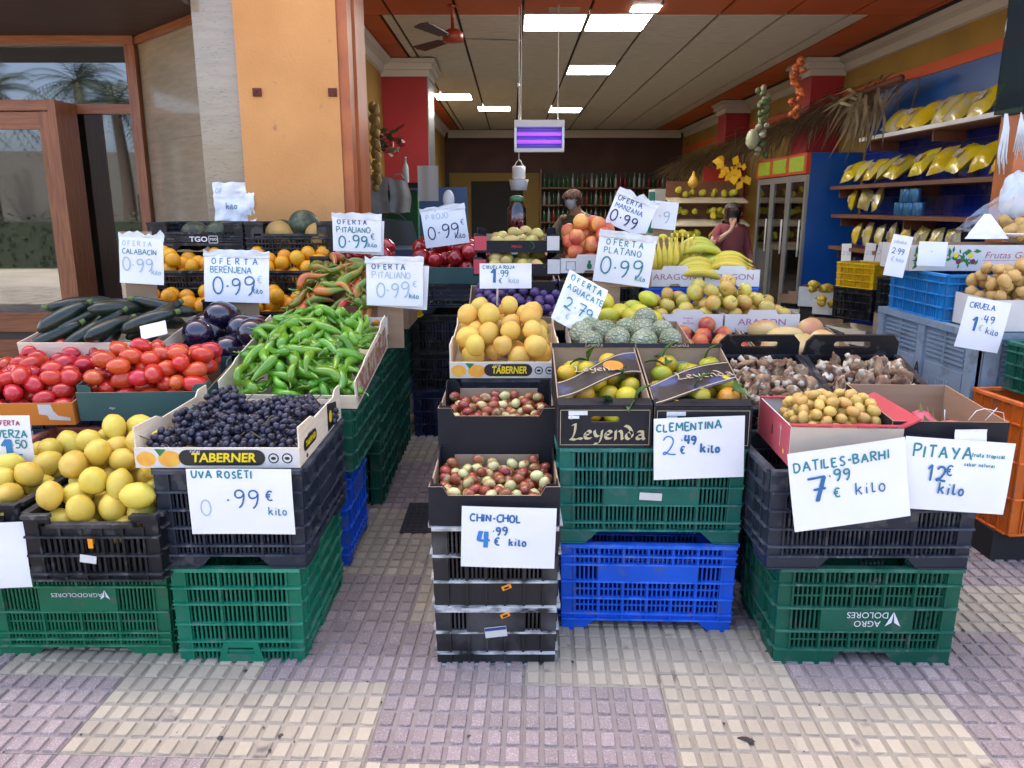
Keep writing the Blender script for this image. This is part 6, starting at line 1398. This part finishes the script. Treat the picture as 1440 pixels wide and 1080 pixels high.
for k in range(26):
    a = rg.uniform(-2.6, -.5) if k % 3 else rg.uniform(0, 6.28); q = Vector((rg.uniform(-.16, .14), rg.uniform(-.04, .04), rg.uniform(-.10, .16))); l = rg.uniform(.07, .14); d = Vector((math.cos(a), rg.uniform(-.3, .3), math.sin(a))) * l; n_ = Vector((-d.z, 0, d.x)) * .35; b.add([q, q + d * .5 + n_, q + d, q + d * .5 - n_], [(0, 1, 2, 3)], 0)
b.build('leaves', [M('bright_yellow_paper', (.80, .46, .01), .5)], t); MB().tube([(0, .01, 0), (0, .02, .5)], .004, 4).build('cord', [m_dark], t)
one('red_poster', 'plain red poster left of the yellow paper decoration', 'poster', MB().box(-.22, .22, 0, .02, -.14, .14), M('red_poster', (.45, .03, .015), .5), W(1010, 248, 11.8))
one('hanging_gourd', 'small yellow pear shaped gourd hanging by the white fridge', 'gourd', MB().lathe([(.01, -.09), (.06, -.06), (.075, -.02), (.05, .04), (.025, .07), (.01, .13)], 12), M('yellow_gourd', (.70, .42, .04), .4), W(975, 255, 10.5))
t = thing('white_fridge', 'white fridge with a dark round emblem at the back right', 'fridge', (2.62, 12.6, 0)); MB().box(-.36, .36, 0, .6, 0, 1.72).build('body', [m_white], t); MB().box(-.37, -.362, 0, .5, .1, 1.68).build('teal_side', [M('teal_side', (.03, .22, .20), .4)], t)
b = MB(); b.tube([(.06 * math.cos(k * .5), -.004, .06 * math.sin(k * .5)) for k in range(14)], .010, 5); b.tube([(-.16, -.004, -.06), (-.16, -.004, .05), (-.10, -.004, .05), (-.10, -.004, -.06)], .008, 5); b.build('emblem', [m_rust], t, (.05, 0, 1.5)); MB().box(-.30, -.28, -.03, 0, .6, 1.2).build('handle', [m_metal], t)
# ---------------------------------------------------------------- back shelves of bottles
t = thing('bottle_shelf', 'dark shelves of bottles along the back wall', 'shelf', (2.2, 17.9, 0))
for z in (.75, 1.12, 1.49, 1.86): MB().box(-1.55, 1.5, -.28, 0, z - .03, z).build('board', [m_shelf], t)
MB().box(-1.58, -1.551, -.28, 0, 0, 2.25).build('upright', [m_shelf], t)
for z, n in ((.75, 26), (1.12, 28), (1.49, 28), (1.86, 28)):
    for k in range(n):
        o = put('bottle', BOTS[rnd.choice((0, 0, 1, 2, 2, 3))], None, (.72 + k * .105, 17.74 + rnd.uniform(-.03, .03), z + .001)); o.scale = (.9, .9, rnd.uniform(.85, 1.08)); tag(o, f'bottle on the back wall shelf, {["lowest", "second from the bottom", "second from the top", "topmost"][int((z - .7) / .37)]} row', 'bottle', f'bottles on back shelf {z:.2f}')
# ---------------------------------------------------------------- left inside: counter corner
t = thing('counter_shelf', 'dark corner shelf with bottles and bags by the red column', 'shelf', (-1.25, 7.2, 0)); MB().box(-.24, .42, 0, .45, 1.62, 1.66).build('board', [m_dark], t); MB().box(-.24, -.2, 0, .45, 0, 1.62).build('upright', [m_dark], t); MB().box(-.24, .36, .3, .45, .0, 1.60).build('back_board', [M('green_board', (.012, .09, .03), .7)], t)
def hung(label, p, w, h, mat_, seed):
    # flat plastic bag hanging from one corner, soft vertical folds on both faces
    b = MB()
    for sg in (-1, 1):
        b.grid(14, 12, lambda u, v: ((u - .5) * w * (1 - .12 * v * v) + .01 * math.sin(v * 6 + seed), sg * .022 * math.sin(PI * u) * (1 - .5 * v) + .016 * math.sin(9 * u + seed) * (1 - v * .4), (v - .5) * h - .03 * u * v + .012 * noise.noise(Vector((u * 5, v * 4, seed)))))
    b.tube([(-w * .3, 0, h * .46), (-w * .1, .01, h * .62), (w * .1, .01, h * .60), (w * .28, 0, h * .44)], .006, 5)
    return one('hanging_bag', label, 'bag', b, mat_, p)
hung('pale plastic bag hanging flat under the corner shelf', W(562, 275, 7.1), .19, .30, M('greyish_bag', (.26, .26, .24), .6, (.19, .19, .17), 9.), 5)
hung('larger grey white bag hanging left under the corner shelf', W(527, 272, 7.05), .26, .34, M('grey_bag', (.20, .21, .20), .6, (.14, .15, .145), 9.), 8)
hung('dark grey sack low behind the pepper cards', W(555, 334, 6.9), .38, .34, M('dark_sack', (.07, .08, .08), .8), 11)
b = MB(); b.grid(8, 10, lambda u, v: ((u - .5) * .18, .01 * math.sin(u * 9), (v - .5) * .30)); one('hanging_cloth', 'white tea towel hanging from the corner shelf', 'cloth', b, M('tea_towel', (.42, .42, .38), .9), W(602, 258, 7.0)); 
bag('plastic_bag', 'hazy plastic bag hanging on the orange jamb', 'plastic bag', W(507, 205, 5.55), .09, .28, m_bagc, 15, depth=.03)
o = put('bottle', BOTS[2], None, (-.98, 7.4, 1.661)); o.scale = (.8, .8, .75); tag(o, 'clear bottle standing on the dark corner shelf', 'bottle')
b = MB(); rg = random.Random(9)
for k in range(60):
    a = rg.uniform(0, 6.28); p0 = Vector((rg.uniform(-.1, .1), rg.uniform(-.06, .06), rg.uniform(-.1, .12))); d1 = Vector((math.cos(a), math.sin(a) * .6, rg.uniform(-.2, .6))).normalized() * .09; s_ = Vector((-d1.y, d1.x, .2)).normalized() * .02
    b.add([p0, p0 + d1 * .5 + s_, p0 + d1, p0 + d1 * .5 - s_], [(0, 1, 2, 3)], 0 if k % 3 else 1)
one('poinsettia', 'dark potted plant with red leaves by the red column', 'plant', b, [M('dark_leaf', (.015, .05, .015), .5), M('red_leaf', (.30, .02, .03), .5)], W(545, 200, 7.3))
one('hanging_garland', 'golden brown dried garland hanging inside the orange jamb', 'garland', (lambda b: ([b.blob(.03, .03, .045, lump(k, .4), 8, 6, 0, T((.05 * math.sin(k * 2.1), .04 * math.cos(k * 2.1), -.03 * k))) for k in range(22)], b)[1])(MB()), M('dried_husk', (.30, .20, .05), .7, (.16, .10, .03), 20.), W(522, 150, 6.6))
# weighing scale head with card
t = thing('counter_scale', 'white counter scale display on a post behind the red pepper card', 'scale', W(631, 292, 6.2) - Vector((0, 0, .30))); MB().box(-.02, .02, -.012, .012, .0, .30).build('post', [m_white], t); MB().blob(.045, .025, .075, None, 14, 9).build('display', [m_white], t, (0, 0, .36)); MB().box(-.16, .16, -.14, .14, -.1, .0).build('body', [m_metal], t)
one('shop_counter', 'dark shop counter across the back of the stalls', 'counter', MB().box(-.95, .1, 6.0, 6.6, 0, 1.13), M('counter_front', (.03, .05, .10), .5))
one('blue_chalkboard', 'dark blue board standing on the counter left of the doorway', 'board', MB().box(-.30, .30, 0, .02, 0, .52), M('blue_board', (.02, .05, .14), .5), W(655, 330, 8.6) - Vector((.28, 0, .02)))
t = thing('display_jar', 'glass jar of red sweets on a pale stack behind the pears', 'jar', W(727, 336, 5.4)); MB().box(-.08, .08, -.06, .06, -.10, .005).build('stack', [M('paper_stack', (.42, .40, .30), .8)], t); b = MB(); b.lathe([(.05, .006), (.065, .02), (.065, .20), (.045, .23), (.045, .25)], 14); b.build('glass', [m_clear], t)
b = MB(); rg = random.Random(6); [b.blob(.02, .02, .02, None, 8, 6, 0, T((rg.uniform(-.035, .035), rg.uniform(-.035, .035), .03 + .006 * k))) for k in range(22)]; b.build('sweets', [M('red_sweet', (.45, .02, .02), .4)], t); MB().lathe([(.045, .2505), (.048, .252), (.048, .28), (.02, .29)], 14).build('lid', [M('green_lid', (.06, .16, .06), .5)], t)
# ---------------------------------------------------------------- remaining price cards
K99 = dict(jit=.02)
def pcard(label, px, py, d, wp, hp, lines, **k):
    p = W(px, py, d); s = (W(px + 1, py, d) - p).length; return card_sign(label, p, wp * s, hp * s, lines, **k)
O_ = dict(gap=.75)
pcard('faded white card reading OFERTA CALABACIN hung in front of the oranges', 199, 367, 3.72, 62, 64, [('OFERTA', .08, .82, .10, 3, .003, dict(gap=.45)), ('CALABACIN', .08, .64, .11, 1, .0028, dict(gap=.16)), ('0.99', .08, .28, .27, 3, .005, dict(gap=.14)), ('kilo', .74, .22, .11, 3, .003, dict(gap=.1))], roll=-.06, tape=True, seed=11, lean=R(-5))
one('cardboard_prop', 'brown cardboard flap carrying the courgette price card', 'cardboard', MB().box(-.075, .075, .005, .011, -.16, .30), card, W(199, 415, 3.735))
pcard('white card reading OFERTA BERENJENA 0.99 above the aubergines', 333, 392, 3.72, 90, 66, [('OFERTA', .12, .80, .12, 0, .0035, O_), ('BERENJENA', .10, .62, .13, 1, .003, dict(gap=.14)), ('0.99', .14, .18, .36, 0, .0055, dict(gap=.12)), ('€', .82, .42, .14, 3, .003), ('kilo', .74, .20, .13, 0, .003, dict(gap=.1))], roll=-.03, tape=True, seed=12, lean=R(-6))
one('cardboard_prop', 'cardboard flap carrying the aubergine price card', 'cardboard', MB().box(-.10, .10, .005, .011, -.16, .20), card, W(333, 415, 3.735))
pcard('crumpled torn white paper stuck on the stone pier', 329, 284, 4.97, 56, 54, [('OF', .06, .72, .12, 3, .004), ('kilo', .30, .32, .16, 0, .004, dict(gap=.1))], crumple=.022, torn=True, seed=13)
pcard('white card reading OFERTA P. ITALIANO 0.99 in front of the orange pillar', 502, 330, 4.06, 68, 47, [('OFERTA', .10, .80, .14, 0, .004, dict(gap=.5)), ('P.ITALIANO', .08, .56, .16, 1, .0035, dict(gap=.12)), ('0.99', .12, .12, .36, 1, .006, dict(gap=.12)), ('€', .78, .38, .16, 1, .003), ('kilo', .72, .15, .15, 1, .003, dict(gap=.1))], roll=-.03, tape=True, seed=14)
pcard('spare white card just behind the P. ITALIANO card by the pillar', 506, 333, 4.085, 68, 47, [], roll=-.06, seed=15, name='blank_card')
pcard('larger white card reading OFERTA P. ITALIANO 0.99 over the ripening peppers', 555, 399, 3.56, 80, 62, [('OFERTA', .10, .82, .12, 0, .0038, dict(gap=.5)), ('P.ITALIANO', .10, .62, .14, 3, .003, dict(gap=.12)), ('0.99', .18, .20, .32, 3, .0055, dict(gap=.12)), ('€', .82, .44, .13, 3, .003), ('kilo', .76, .18, .12, 1, .003, dict(gap=.1))], roll=-.02, tape=True, seed=16)
pcard('spare blank card peeking out behind the larger P. ITALIANO card', 562, 402, 3.59, 80, 62, [], roll=-.08, seed=17, name='blank_card')
one('cardboard_prop', 'brown cardboard flap carrying the larger Italian pepper card', 'cardboard', MB().box(-.06, .06, .005, .011, -.25, .10), card, W(548, 415, 3.60))
pcard('white card reading P. ROJO 0.99 above the red bell peppers', 626, 320, 4.80, 62, 50, [('P.ROJO', .10, .76, .14, 3, .0035, dict(gap=.2)), ('0.99', .10, .22, .36, 2, .006, dict(gap=.14)), ('€', .86, .52, .14, 0, .003), ('kilo', .70, .16, .16, 2, .0035, dict(gap=.1))], roll=.13, tape=True, seed=18)
pcard('flat white card reading CIRUELA ROJA 1.99 before the plums', 711, 388, 3.62, 73, 35, [('CIRUELA ROJA', .06, .78, .13, 1, .0028, dict(gap=.3)), ('1', .22, .22, .52, 0, .006, dict(double=1)), ('.99', .36, .48, .24, 1, .0035, dict(gap=.14)), ('€', .37, .22, .18, 1, .003), ('kilo', .56, .22, .22, 3, .0032, dict(gap=.14))], roll=.0, seed=19)
one('stick', 'thin pale stick holding up the plum price card', 'stick', MB().tube([(0, 0, 0), (.004, 0, .12)], .005, 6), pinewood, W(699, 430, 3.65))
pcard('crumpled slanted card reading OFERTA AGUACATE 2.79 over the peaches', 815, 428, 3.34, 62, 74, [('OFERTA', .10, .84, .10, 1, .0035, dict(gap=.55)), ('AGUACATE', .10, .66, .11, 1, .003, dict(gap=.2)), ('2.79', .18, .30, .24, 1, .0045, dict(gap=.12)), ('€', .30, .14, .11, 3, .003), ('K', .66, .12, .11, 1, .003)], roll=-.52, crumple=.015, torn=False, seed=20, lean=R(-20), shear=-.15)
pcard('white card reading OFERTA PLATANO 0.99 left of the bananas', 878, 367, 3.82, 80, 66, [('OFERTA', .14, .80, .12, 1, .0038, dict(gap=.55)), ('PLATANO', .12, .62, .13, 1, .0032, dict(gap=.25)), ('0.99', .10, .18, .36, 1, .0062, dict(gap=.14)), ('kilo', .74, .12, .12, 1, .003, dict(gap=.1))], roll=-.13, tape=True, seed=21)
pcard('tilted white card reading OFERTA MANZANA 0.99, highest of the cards', 887, 302, 4.3, 60, 46, [('OFERTA', .08, .78, .15, 0, .004, dict(gap=.3)), ('MANZANA', .08, .56, .14, 0, .003, dict(gap=.2)), ('0.99', .06, .14, .34, 2, .006, dict(gap=.2))], roll=-.38, tape=True, seed=22)
pcard('narrow faded white card ending in a 9, right of the highest card', 935, 303, 4.4, 34, 38, [('.9', .25, .25, .42, 3, .006)], roll=-.10, seed=23)
one('cardboard_prop', 'cardboard strip under the narrow faded card', 'cardboard', MB().box(-.055, .055, .005, .011, -.22, .12), card, W(932, 330, 4.42))
one('cardboard_prop', 'cardboard strip behind the banana price card', 'cardboard', MB().box(-.13, .13, .005, .011, -.10, .16), card, W(880, 375, 3.84))
pcard('white card reading OFERTA 1.50 at the left edge over the lemons', 8, 626, 2.52, 76, 88, [('OFERTA', .40, .84, .075, 4, .0032, dict(gap=.2)), ('VERZA', .40, .64, .12, 1, .0040, dict(gap=.14)), ('1', .46, .22, .36, 5, .007, dict(double=2)), ('.50', .66, .46, .13, 1, .004, dict(gap=.14)), ('€', .72, .24, .13, 1, .0035)], roll=-.02, wave=.006, seed=24)
pcard('blank white sheet hung on the left edge lemon crate', -10, 782, 2.2, 95, 98, [], roll=.02, wave=.006, seed=25, name='blank_card')
# ---------------------------------------------------------------- small litter on the pavement
one('dry_leaf', 'small dark dry leaf lying on the cream pavers', 'leaf', MB().grid(5, 2, lambda u, v: ((u - .5) * .06, (v - .5) * .018 * math.sin(PI * min(.95, max(.05, u))), .007 + .008 * abs(v - .5) + .004 * math.sin(u * 5))), M('dead_leaf', (.045, .025, .018), .9), (.655, 1.87, 0), (0, 0, R(-22)))
one('brown_husk', 'reddish brown husk on the pavers under the blue crate', 'husk', MB().blob(.018, .014, .012, lump(8, .3), 10, 7), M('husk_skin', (.16, .05, .03), .7), (.385, 2.53, .014))
rg = random.Random(14); b = MB()
for k in range(80):
    x, y = rg.uniform(-1.6, 1.7), rg.uniform(1.7, 2.6); s_ = rg.uniform(.0015, .005); b.blob(s_, s_ * .7, s_ * .5, None, 6, 4, 0, T((x, y, .006), (0, 0, rg.uniform(0, 3))))
[b.lathe([(.001, 0), (q_, 0), (q_ * .7, .0012), (.001, .0014)], 9, 0, T((rg.uniform(-1.7, 1.8), rg.uniform(1.7, 2.5), .0066))) for q_ in [rg.uniform(.004, .010) for _k in range(26)]]
tag(b.build('grit', [M('grit_speck', (.06, .05, .04), .9)]), 'specks of grit on the pavers', 'grit', kind='stuff')
one('drain_cover', 'dark metal cover in the pavement beside the centre stack', 'drain cover', (lambda b: ([b.box(-.16 + .03 * i, -.14 + .03 * i, -.16 + .04 * j, -.135 + .04 * j, .012, .015) for i in range(11) for j in range(8)], b.box(-.18, .18, -.18, .18, .0065, .012), b)[2])(MB()), M('dark_iron', (.035, .036, .042), .6), (-.33, 3.45, 0))
# ================================================================== people
def skin_body(verts, edges, rad):
    me = bpy.data.meshes.new('body'); me.from_pydata(verts, edges, []); o = bpy.data.objects.new('body', me); COL.objects.link(o)
    m = o.modifiers.new('s', 'SKIN'); m.use_smooth_shade = True
    for i, r in enumerate(rad): me.skin_vertices[0].data[i].radius = r if isinstance(r, tuple) else (r, r)
    me.skin_vertices[0].data[0].use_root = True
    o.modifiers.new('d', 'SUBSURF').levels = 2
    dg = bpy.context.evaluated_depsgraph_get(); dg.update(); out = bpy.data.meshes.new_from_object(o.evaluated_get(dg)); bpy.data.objects.remove(o); bpy.data.meshes.remove(me)
    return out
m_skin = M('skin', (.50, .28, .19), .5, (.44, .23, .15), 8., sss=.1)
def hand(V, E_, Rr, wrist, dirv, palm_n, curl=.4, s=1.):
    # palm and five separate bent fingers growing from the wrist
    d = Vector(dirv).normalized(); n = Vector(palm_n).normalized(); sd_ = d.cross(n).normalized(); w = Vector(V[wrist])
    def add(p, r, par): V.append(tuple(p)); Rr.append(r); E_.append((par, len(V) - 1)); return len(V) - 1
    pm = add(w + d * .045 * s, (.030 * s, .016 * s), wrist); kn = add(w + d * .085 * s, (.032 * s, .014 * s), pm)
    for k, (off, L) in enumerate(((-.030, .066), (-.010, .075), (.011, .070), (.030, .055))):
        b = add(Vector(V[kn]) + sd_ * off * s + d * .008 * s, .0085 * s, kn); q = add(Vector(V[b]) + (d * math.cos(curl) + n * math.sin(curl)) * L * .5 * s, .008 * s, b); add(Vector(V[q]) + (d * math.cos(curl * 2.2) + n * math.sin(curl * 2.2)) * L * .5 * s, .0065 * s, q)
    t0 = add(w + d * .035 * s - sd_ * .032 * s, .010 * s, pm); t1 = add(Vector(V[t0]) + (d * .7 - sd_ * .6 + n * .4).normalized() * .032 * s, .0095 * s, t0); add(Vector(V[t1]) + (d * .9 - sd_ * .1 + n * .4).normalized() * .026 * s, .0075 * s, t1)
def person(label, loc, rotz, H_, arms, lean, head_pitch, shirt, hair, trousers, long_hair, mask):
    s = H_ / 1.68
    V = [(0, 0, .92 * s)]; E_ = []; Rr = [(.155 * s, .11 * s)]
    def add(p, r, par): V.append((p[0] * s, p[1] * s, p[2] * s)); Rr.append(tuple(q * s for q in r) if isinstance(r, tuple) else r * s); E_.append((par, len(V) - 1)); return len(V) - 1
    ly = lambda z: -lean * max(0, z - .92)
    w = add((0, ly(1.08), 1.08), (.125, .095), 0); ch = add((0, ly(1.27), 1.27), (.150, .105), w); up = add((0, ly(1.38), 1.385), (.10, .08), ch)
    nk = add((0, ly(1.44) - .0, 1.45), (.052, .055), up)
    hp = math.sin(head_pitch); 
    h1 = add((0, ly(1.5) - .02 - .03 * hp, 1.515), (.058, .070), nk); h2 = add((0, ly(1.58) - .02 - .07 * hp, 1.585 - .02 * hp), (.074, .090), h1); add((0, ly(1.64) - .01 - .10 * hp, 1.645 - .04 * hp), (.060, .072), h2)
    for sx, pts in zip((-1, 1), arms):
        sh = add((sx * .15, ly(1.36), 1.365), (.058, .055), ch); el = add(pts[0], .042, sh); mid = add(tuple((Vector(pts[0]) * .55 + Vector(pts[1]) * .45)), .038, el); wr = add(pts[1], .026, mid)
        hand(V, E_, Rr, wr, pts[2], pts[3], .45, s)
    for sx in (-1, 1):
        hj = add((sx * .09, 0, .84), (.09, .095), 0); kn = add((sx * .10, -.015, .47), .058, hj); cf = add((sx * .10, .0, .30), .052, kn); an = add((sx * .105, .015, .075), .036, cf); add((sx * .115, -.12, .035), (.042, .030), an)
    me = skin_body(V, E_, Rr)
    hc = Vector(V[6])
    for v in me.vertices:                            # nose, brow and chin shaped on the head
        p = v.co - hc
        if abs(p.x) < .02 * s and p.y < -.05 * s and -.03 * s < p.z < .02 * s: v.co.y -= .018 * s * (1 - abs(p.x) / (.02 * s))
        if abs(p.x) > .012 * s and abs(p.x) < .05 * s and p.y < -.05 * s and 0 < p.z < .03 * s: v.co.y += .006 * s
    me.materials.append(m_skin)
    root = thing('person', label, 'person', loc, (0, 0, rotz)); put('body', me, root)
    def cloth(name, test, off, mat_):
        keep = [p for p in me.polygons if test(p.center)]
        ids = sorted({i for p in keep for i in p.vertices}); mp = {a: k for k, a in enumerate(ids)}
        b = MB(); b.add([me.vertices[i].co + me.vertices[i].normal * off for i in ids], [[mp[i] for i in p.vertices] for p in keep], 0, True); b.build(name, mat_, root)
    arm_lim = .40 * s
    cloth('shirt', lambda c: (.88 * s < c.z < 1.43 * s) and (abs(c.x) < .24 * s) and not (c.y < ly(c.z / s) * s - .145 * s), .012, shirt)
    cloth('trousers', lambda c: .10 * s < c.z <= .90 * s and abs(c.x) < .24 * s and c.y > -.16 * s, .010, trousers)
    cloth('shoes', lambda c: c.z <= .10 * s, .006, m_dark)
    hair_test = (lambda p: p.z > (.022 if long_hair else -.004) * s or (p.y > (-.03 if long_hair else -.04) * s and p.z > (-.16 if long_hair else -.05) * s))
    cloth('hair', lambda c: hair_test(c - hc) and c.z > 1.40 * s and Vector((c.x - hc.x, c.y - hc.y, 0)).length < .14 * s, .030, hair)
    for sx in (-1, 1):
        MB().blob(.011 * s, .007 * s, .007 * s, None, 8, 6).build('eye', M('eye_dark', (.02, .015, .012), .2), root, (hc.x + sx * .028 * s, hc.y - .083 * s, hc.z + .012 * s))
        MB().blob(.008 * s, .016 * s, .026 * s, None, 8, 6).build('ear', m_skin, root, (hc.x + sx * .076 * s, hc.y + .005, hc.z - .002))
    if not mask: MB().blob(.020 * s, .006 * s, .006 * s, None, 8, 5).build('mouth', M('lip', (.36, .10, .09), .4), root, (hc.x, hc.y - .074 * s, hc.z - .048 * s))
    if mask: cloth('face_mask', lambda c: (c - hc).y < -.02 * s and -.085 * s < (c - hc).z < -.008 * s and abs(c.x - hc.x) < .08 * s and c.z > 1.40 * s, .010, mask)
    return root
p = W(1030, 284, 8.3)
m_shirt1 = M('red_blouse', (.28, .045, .05), .9, (.18, .07, .08), 14.)
person('woman in a dark red top and black mask holding a hand to her face', (p.x, 8.3, 0), R(12), 1.50, [((-.27, -.05, 1.16), (-.10, -.22, 1.36), (.15, .15, 1.), (.4, .9, 0)), ((.24, .0, 1.10), (.25, -.14, .90), (0, -.3, -1), (-1, 0, 0))], .0, .1, m_shirt1, M('dark_brown_hair', (.030, .014, .010), .6), M('dark_trousers', (.02, .022, .03), .9), True, M('black_mask', (.014, .014, .018), .8))
p = W(818, 278, 7.4)
m_shirt2 = M('camouflage_overall', (.07, .085, .04), .9, (.10, .055, .03), 11., lo=.47, hi=.54)
person('person with copper hair bending over the counter in a patterned overall', (p.x, 7.4, 0), R(-28), 1.62, [((-.24, -.25, 1.12), (-.16, -.42, 1.02), (.2, -.9, -.2), (0, 0, -1)), ((.24, -.22, 1.10), (.12, -.42, 1.0), (-.1, -.9, -.2), (0, 0, -1))], .25, .7, m_shirt2, M('copper_hair', (.085, .026, .008), .9, (.04, .012, .005), 40., bump=.6, bs=90), M('dark_trousers', (.02, .022, .03), .9), False, M('pale_mask', (.45, .47, .47), .8))
# ================================================================== across the street: what the window panes mirror
m_trunk = M('palm_bark', (.05, .036, .025), .9, (.03, .02, .015), 9., stretch=(1, 1, 6)); m_frond = M('palm_frond', (.014, .026, .010), .5, (.022, .036, .014), 6., island=.3)
def palm(label, x, y, h, seed):
    rg = random.Random(seed); t = thing('palm_tree', label, 'palm tree', (x, y, -.1), (0, 0, rg.uniform(0, 6)), 'palm trees across the street')
    b = MB().tube([(.12 * math.sin(k * .5), 0, h * k / 8) for k in range(9)], [.24 - .012 * k for k in range(9)], 10); b.build('trunk', m_trunk, t); b = MB()
    for k in range(44):
        a = rg.uniform(0, 6.28); el = rg.uniform(-.5, 1.1); L_ = rg.uniform(1.8, 2.7); pts = []
        for i in range(9):
            q = i / 8; pts.append(Vector((math.cos(a) * L_ * q * math.cos(el), math.sin(a) * L_ * q * math.cos(el), h + L_ * (math.sin(el) * q - .55 * q * q))))
        b.tube(pts, [.02 - .002 * i for i in range(9)], 4, 0)
        for i in range(1, 8):
            for sg in (-1, 1):
                for e in (0, .5):
                    p0 = pts[i].lerp(pts[i + 1], e); d = (pts[i + 1] - pts[i]).normalized(); sd_ = d.cross(Vector((0, 0, 1))).normalized() * sg; tip = p0 + (sd_ * .75 + d * .6 + Vector((0, 0, -.25))).normalized() * .55 * (1 - .5 * i / 8)
                    wv = d * .022; b.add([p0 - wv, p0 + wv, tip], [(0, 1, 2)])
    b.build('crown', m_frond, t)
for k, (x, y, h) in enumerate(((-13.2, -15.5, 4.9), (-15.2, -17, 5.8), (-11.4, -16, 5.2), (-18.0, -16.5, 5.4), (-20.5, -18, 5.0), (3.5, -18, 5.0), (9, -17, 5.4))):
    palm(['palm mirrored in the middle of the window panes', 'palm mirrored further left in the panes', 'palm mirrored at the right of the panes', 'tall palm mirrored at the far left', 'palm mirrored at the very left of the panes', 'palm across the street to the right', 'palm across the street at the far right'][k], x, y, h, k)
t = thing('pale_street_wall', 'pale wall with lattice blocks across the street', 'wall', (-8, -21, -.1)); MB().box(-14, 26, -.2, 0, 0, 3.7).build('wall', M('pale_render', (.075, .072, .066), .9), t)
b = MB(); [b.box(x + i * .3, x + i * .3 + .2, .0, .02, .6 + j * .3, .8 + j * .3) for x in (-8, -4.5, 0, 5) for i in range(5) for j in range(5)]; b.build('lattice_blocks', m_dark, t)
t = thing('street_lamp', 'street lamp mirrored in the stone wall', 'lamp post', (4.5, -17, -.1)); MB().tube([(0, 0, 0), (0, 0, 6)], .07, 8).build('post', m_metal, t); MB().blob(.3, .12, .08, None, 10, 6).build('head', m_metal, t, (.2, 0, 6.05))

b = MB(); rg = random.Random(21)
for k in range(2600):
    p = Vector((rg.uniform(-8, 8), rg.uniform(-.45, .45), rg.uniform(0, 1.4))); a = rg.uniform(0, 6.28); d = Vector((math.cos(a), math.sin(a), rg.uniform(-.6, .8))).normalized() * .10; n_ = d.cross(Vector((0, 0, 1))).normalized() * .05
    b.add([p, p + d * .5 + n_, p + d, p + d * .5 - n_], [(0, 1, 2, 3)])
t = thing('hedge', 'unseen dark shrubbery added across the street to darken the door pane', 'hedge', (-15, -9.5, -.14)); b.build('leaves', M('hedge_leaf', (.02, .045, .015), .6, (.03, .06, .02), 9.), t); MB().box(-7.9, 7.9, -.3, .3, 0, 1.2).build('core', M('hedge_core', (.012, .02, .008), .9), t)  # unseen greenery, added so the door pane mirrors something dark
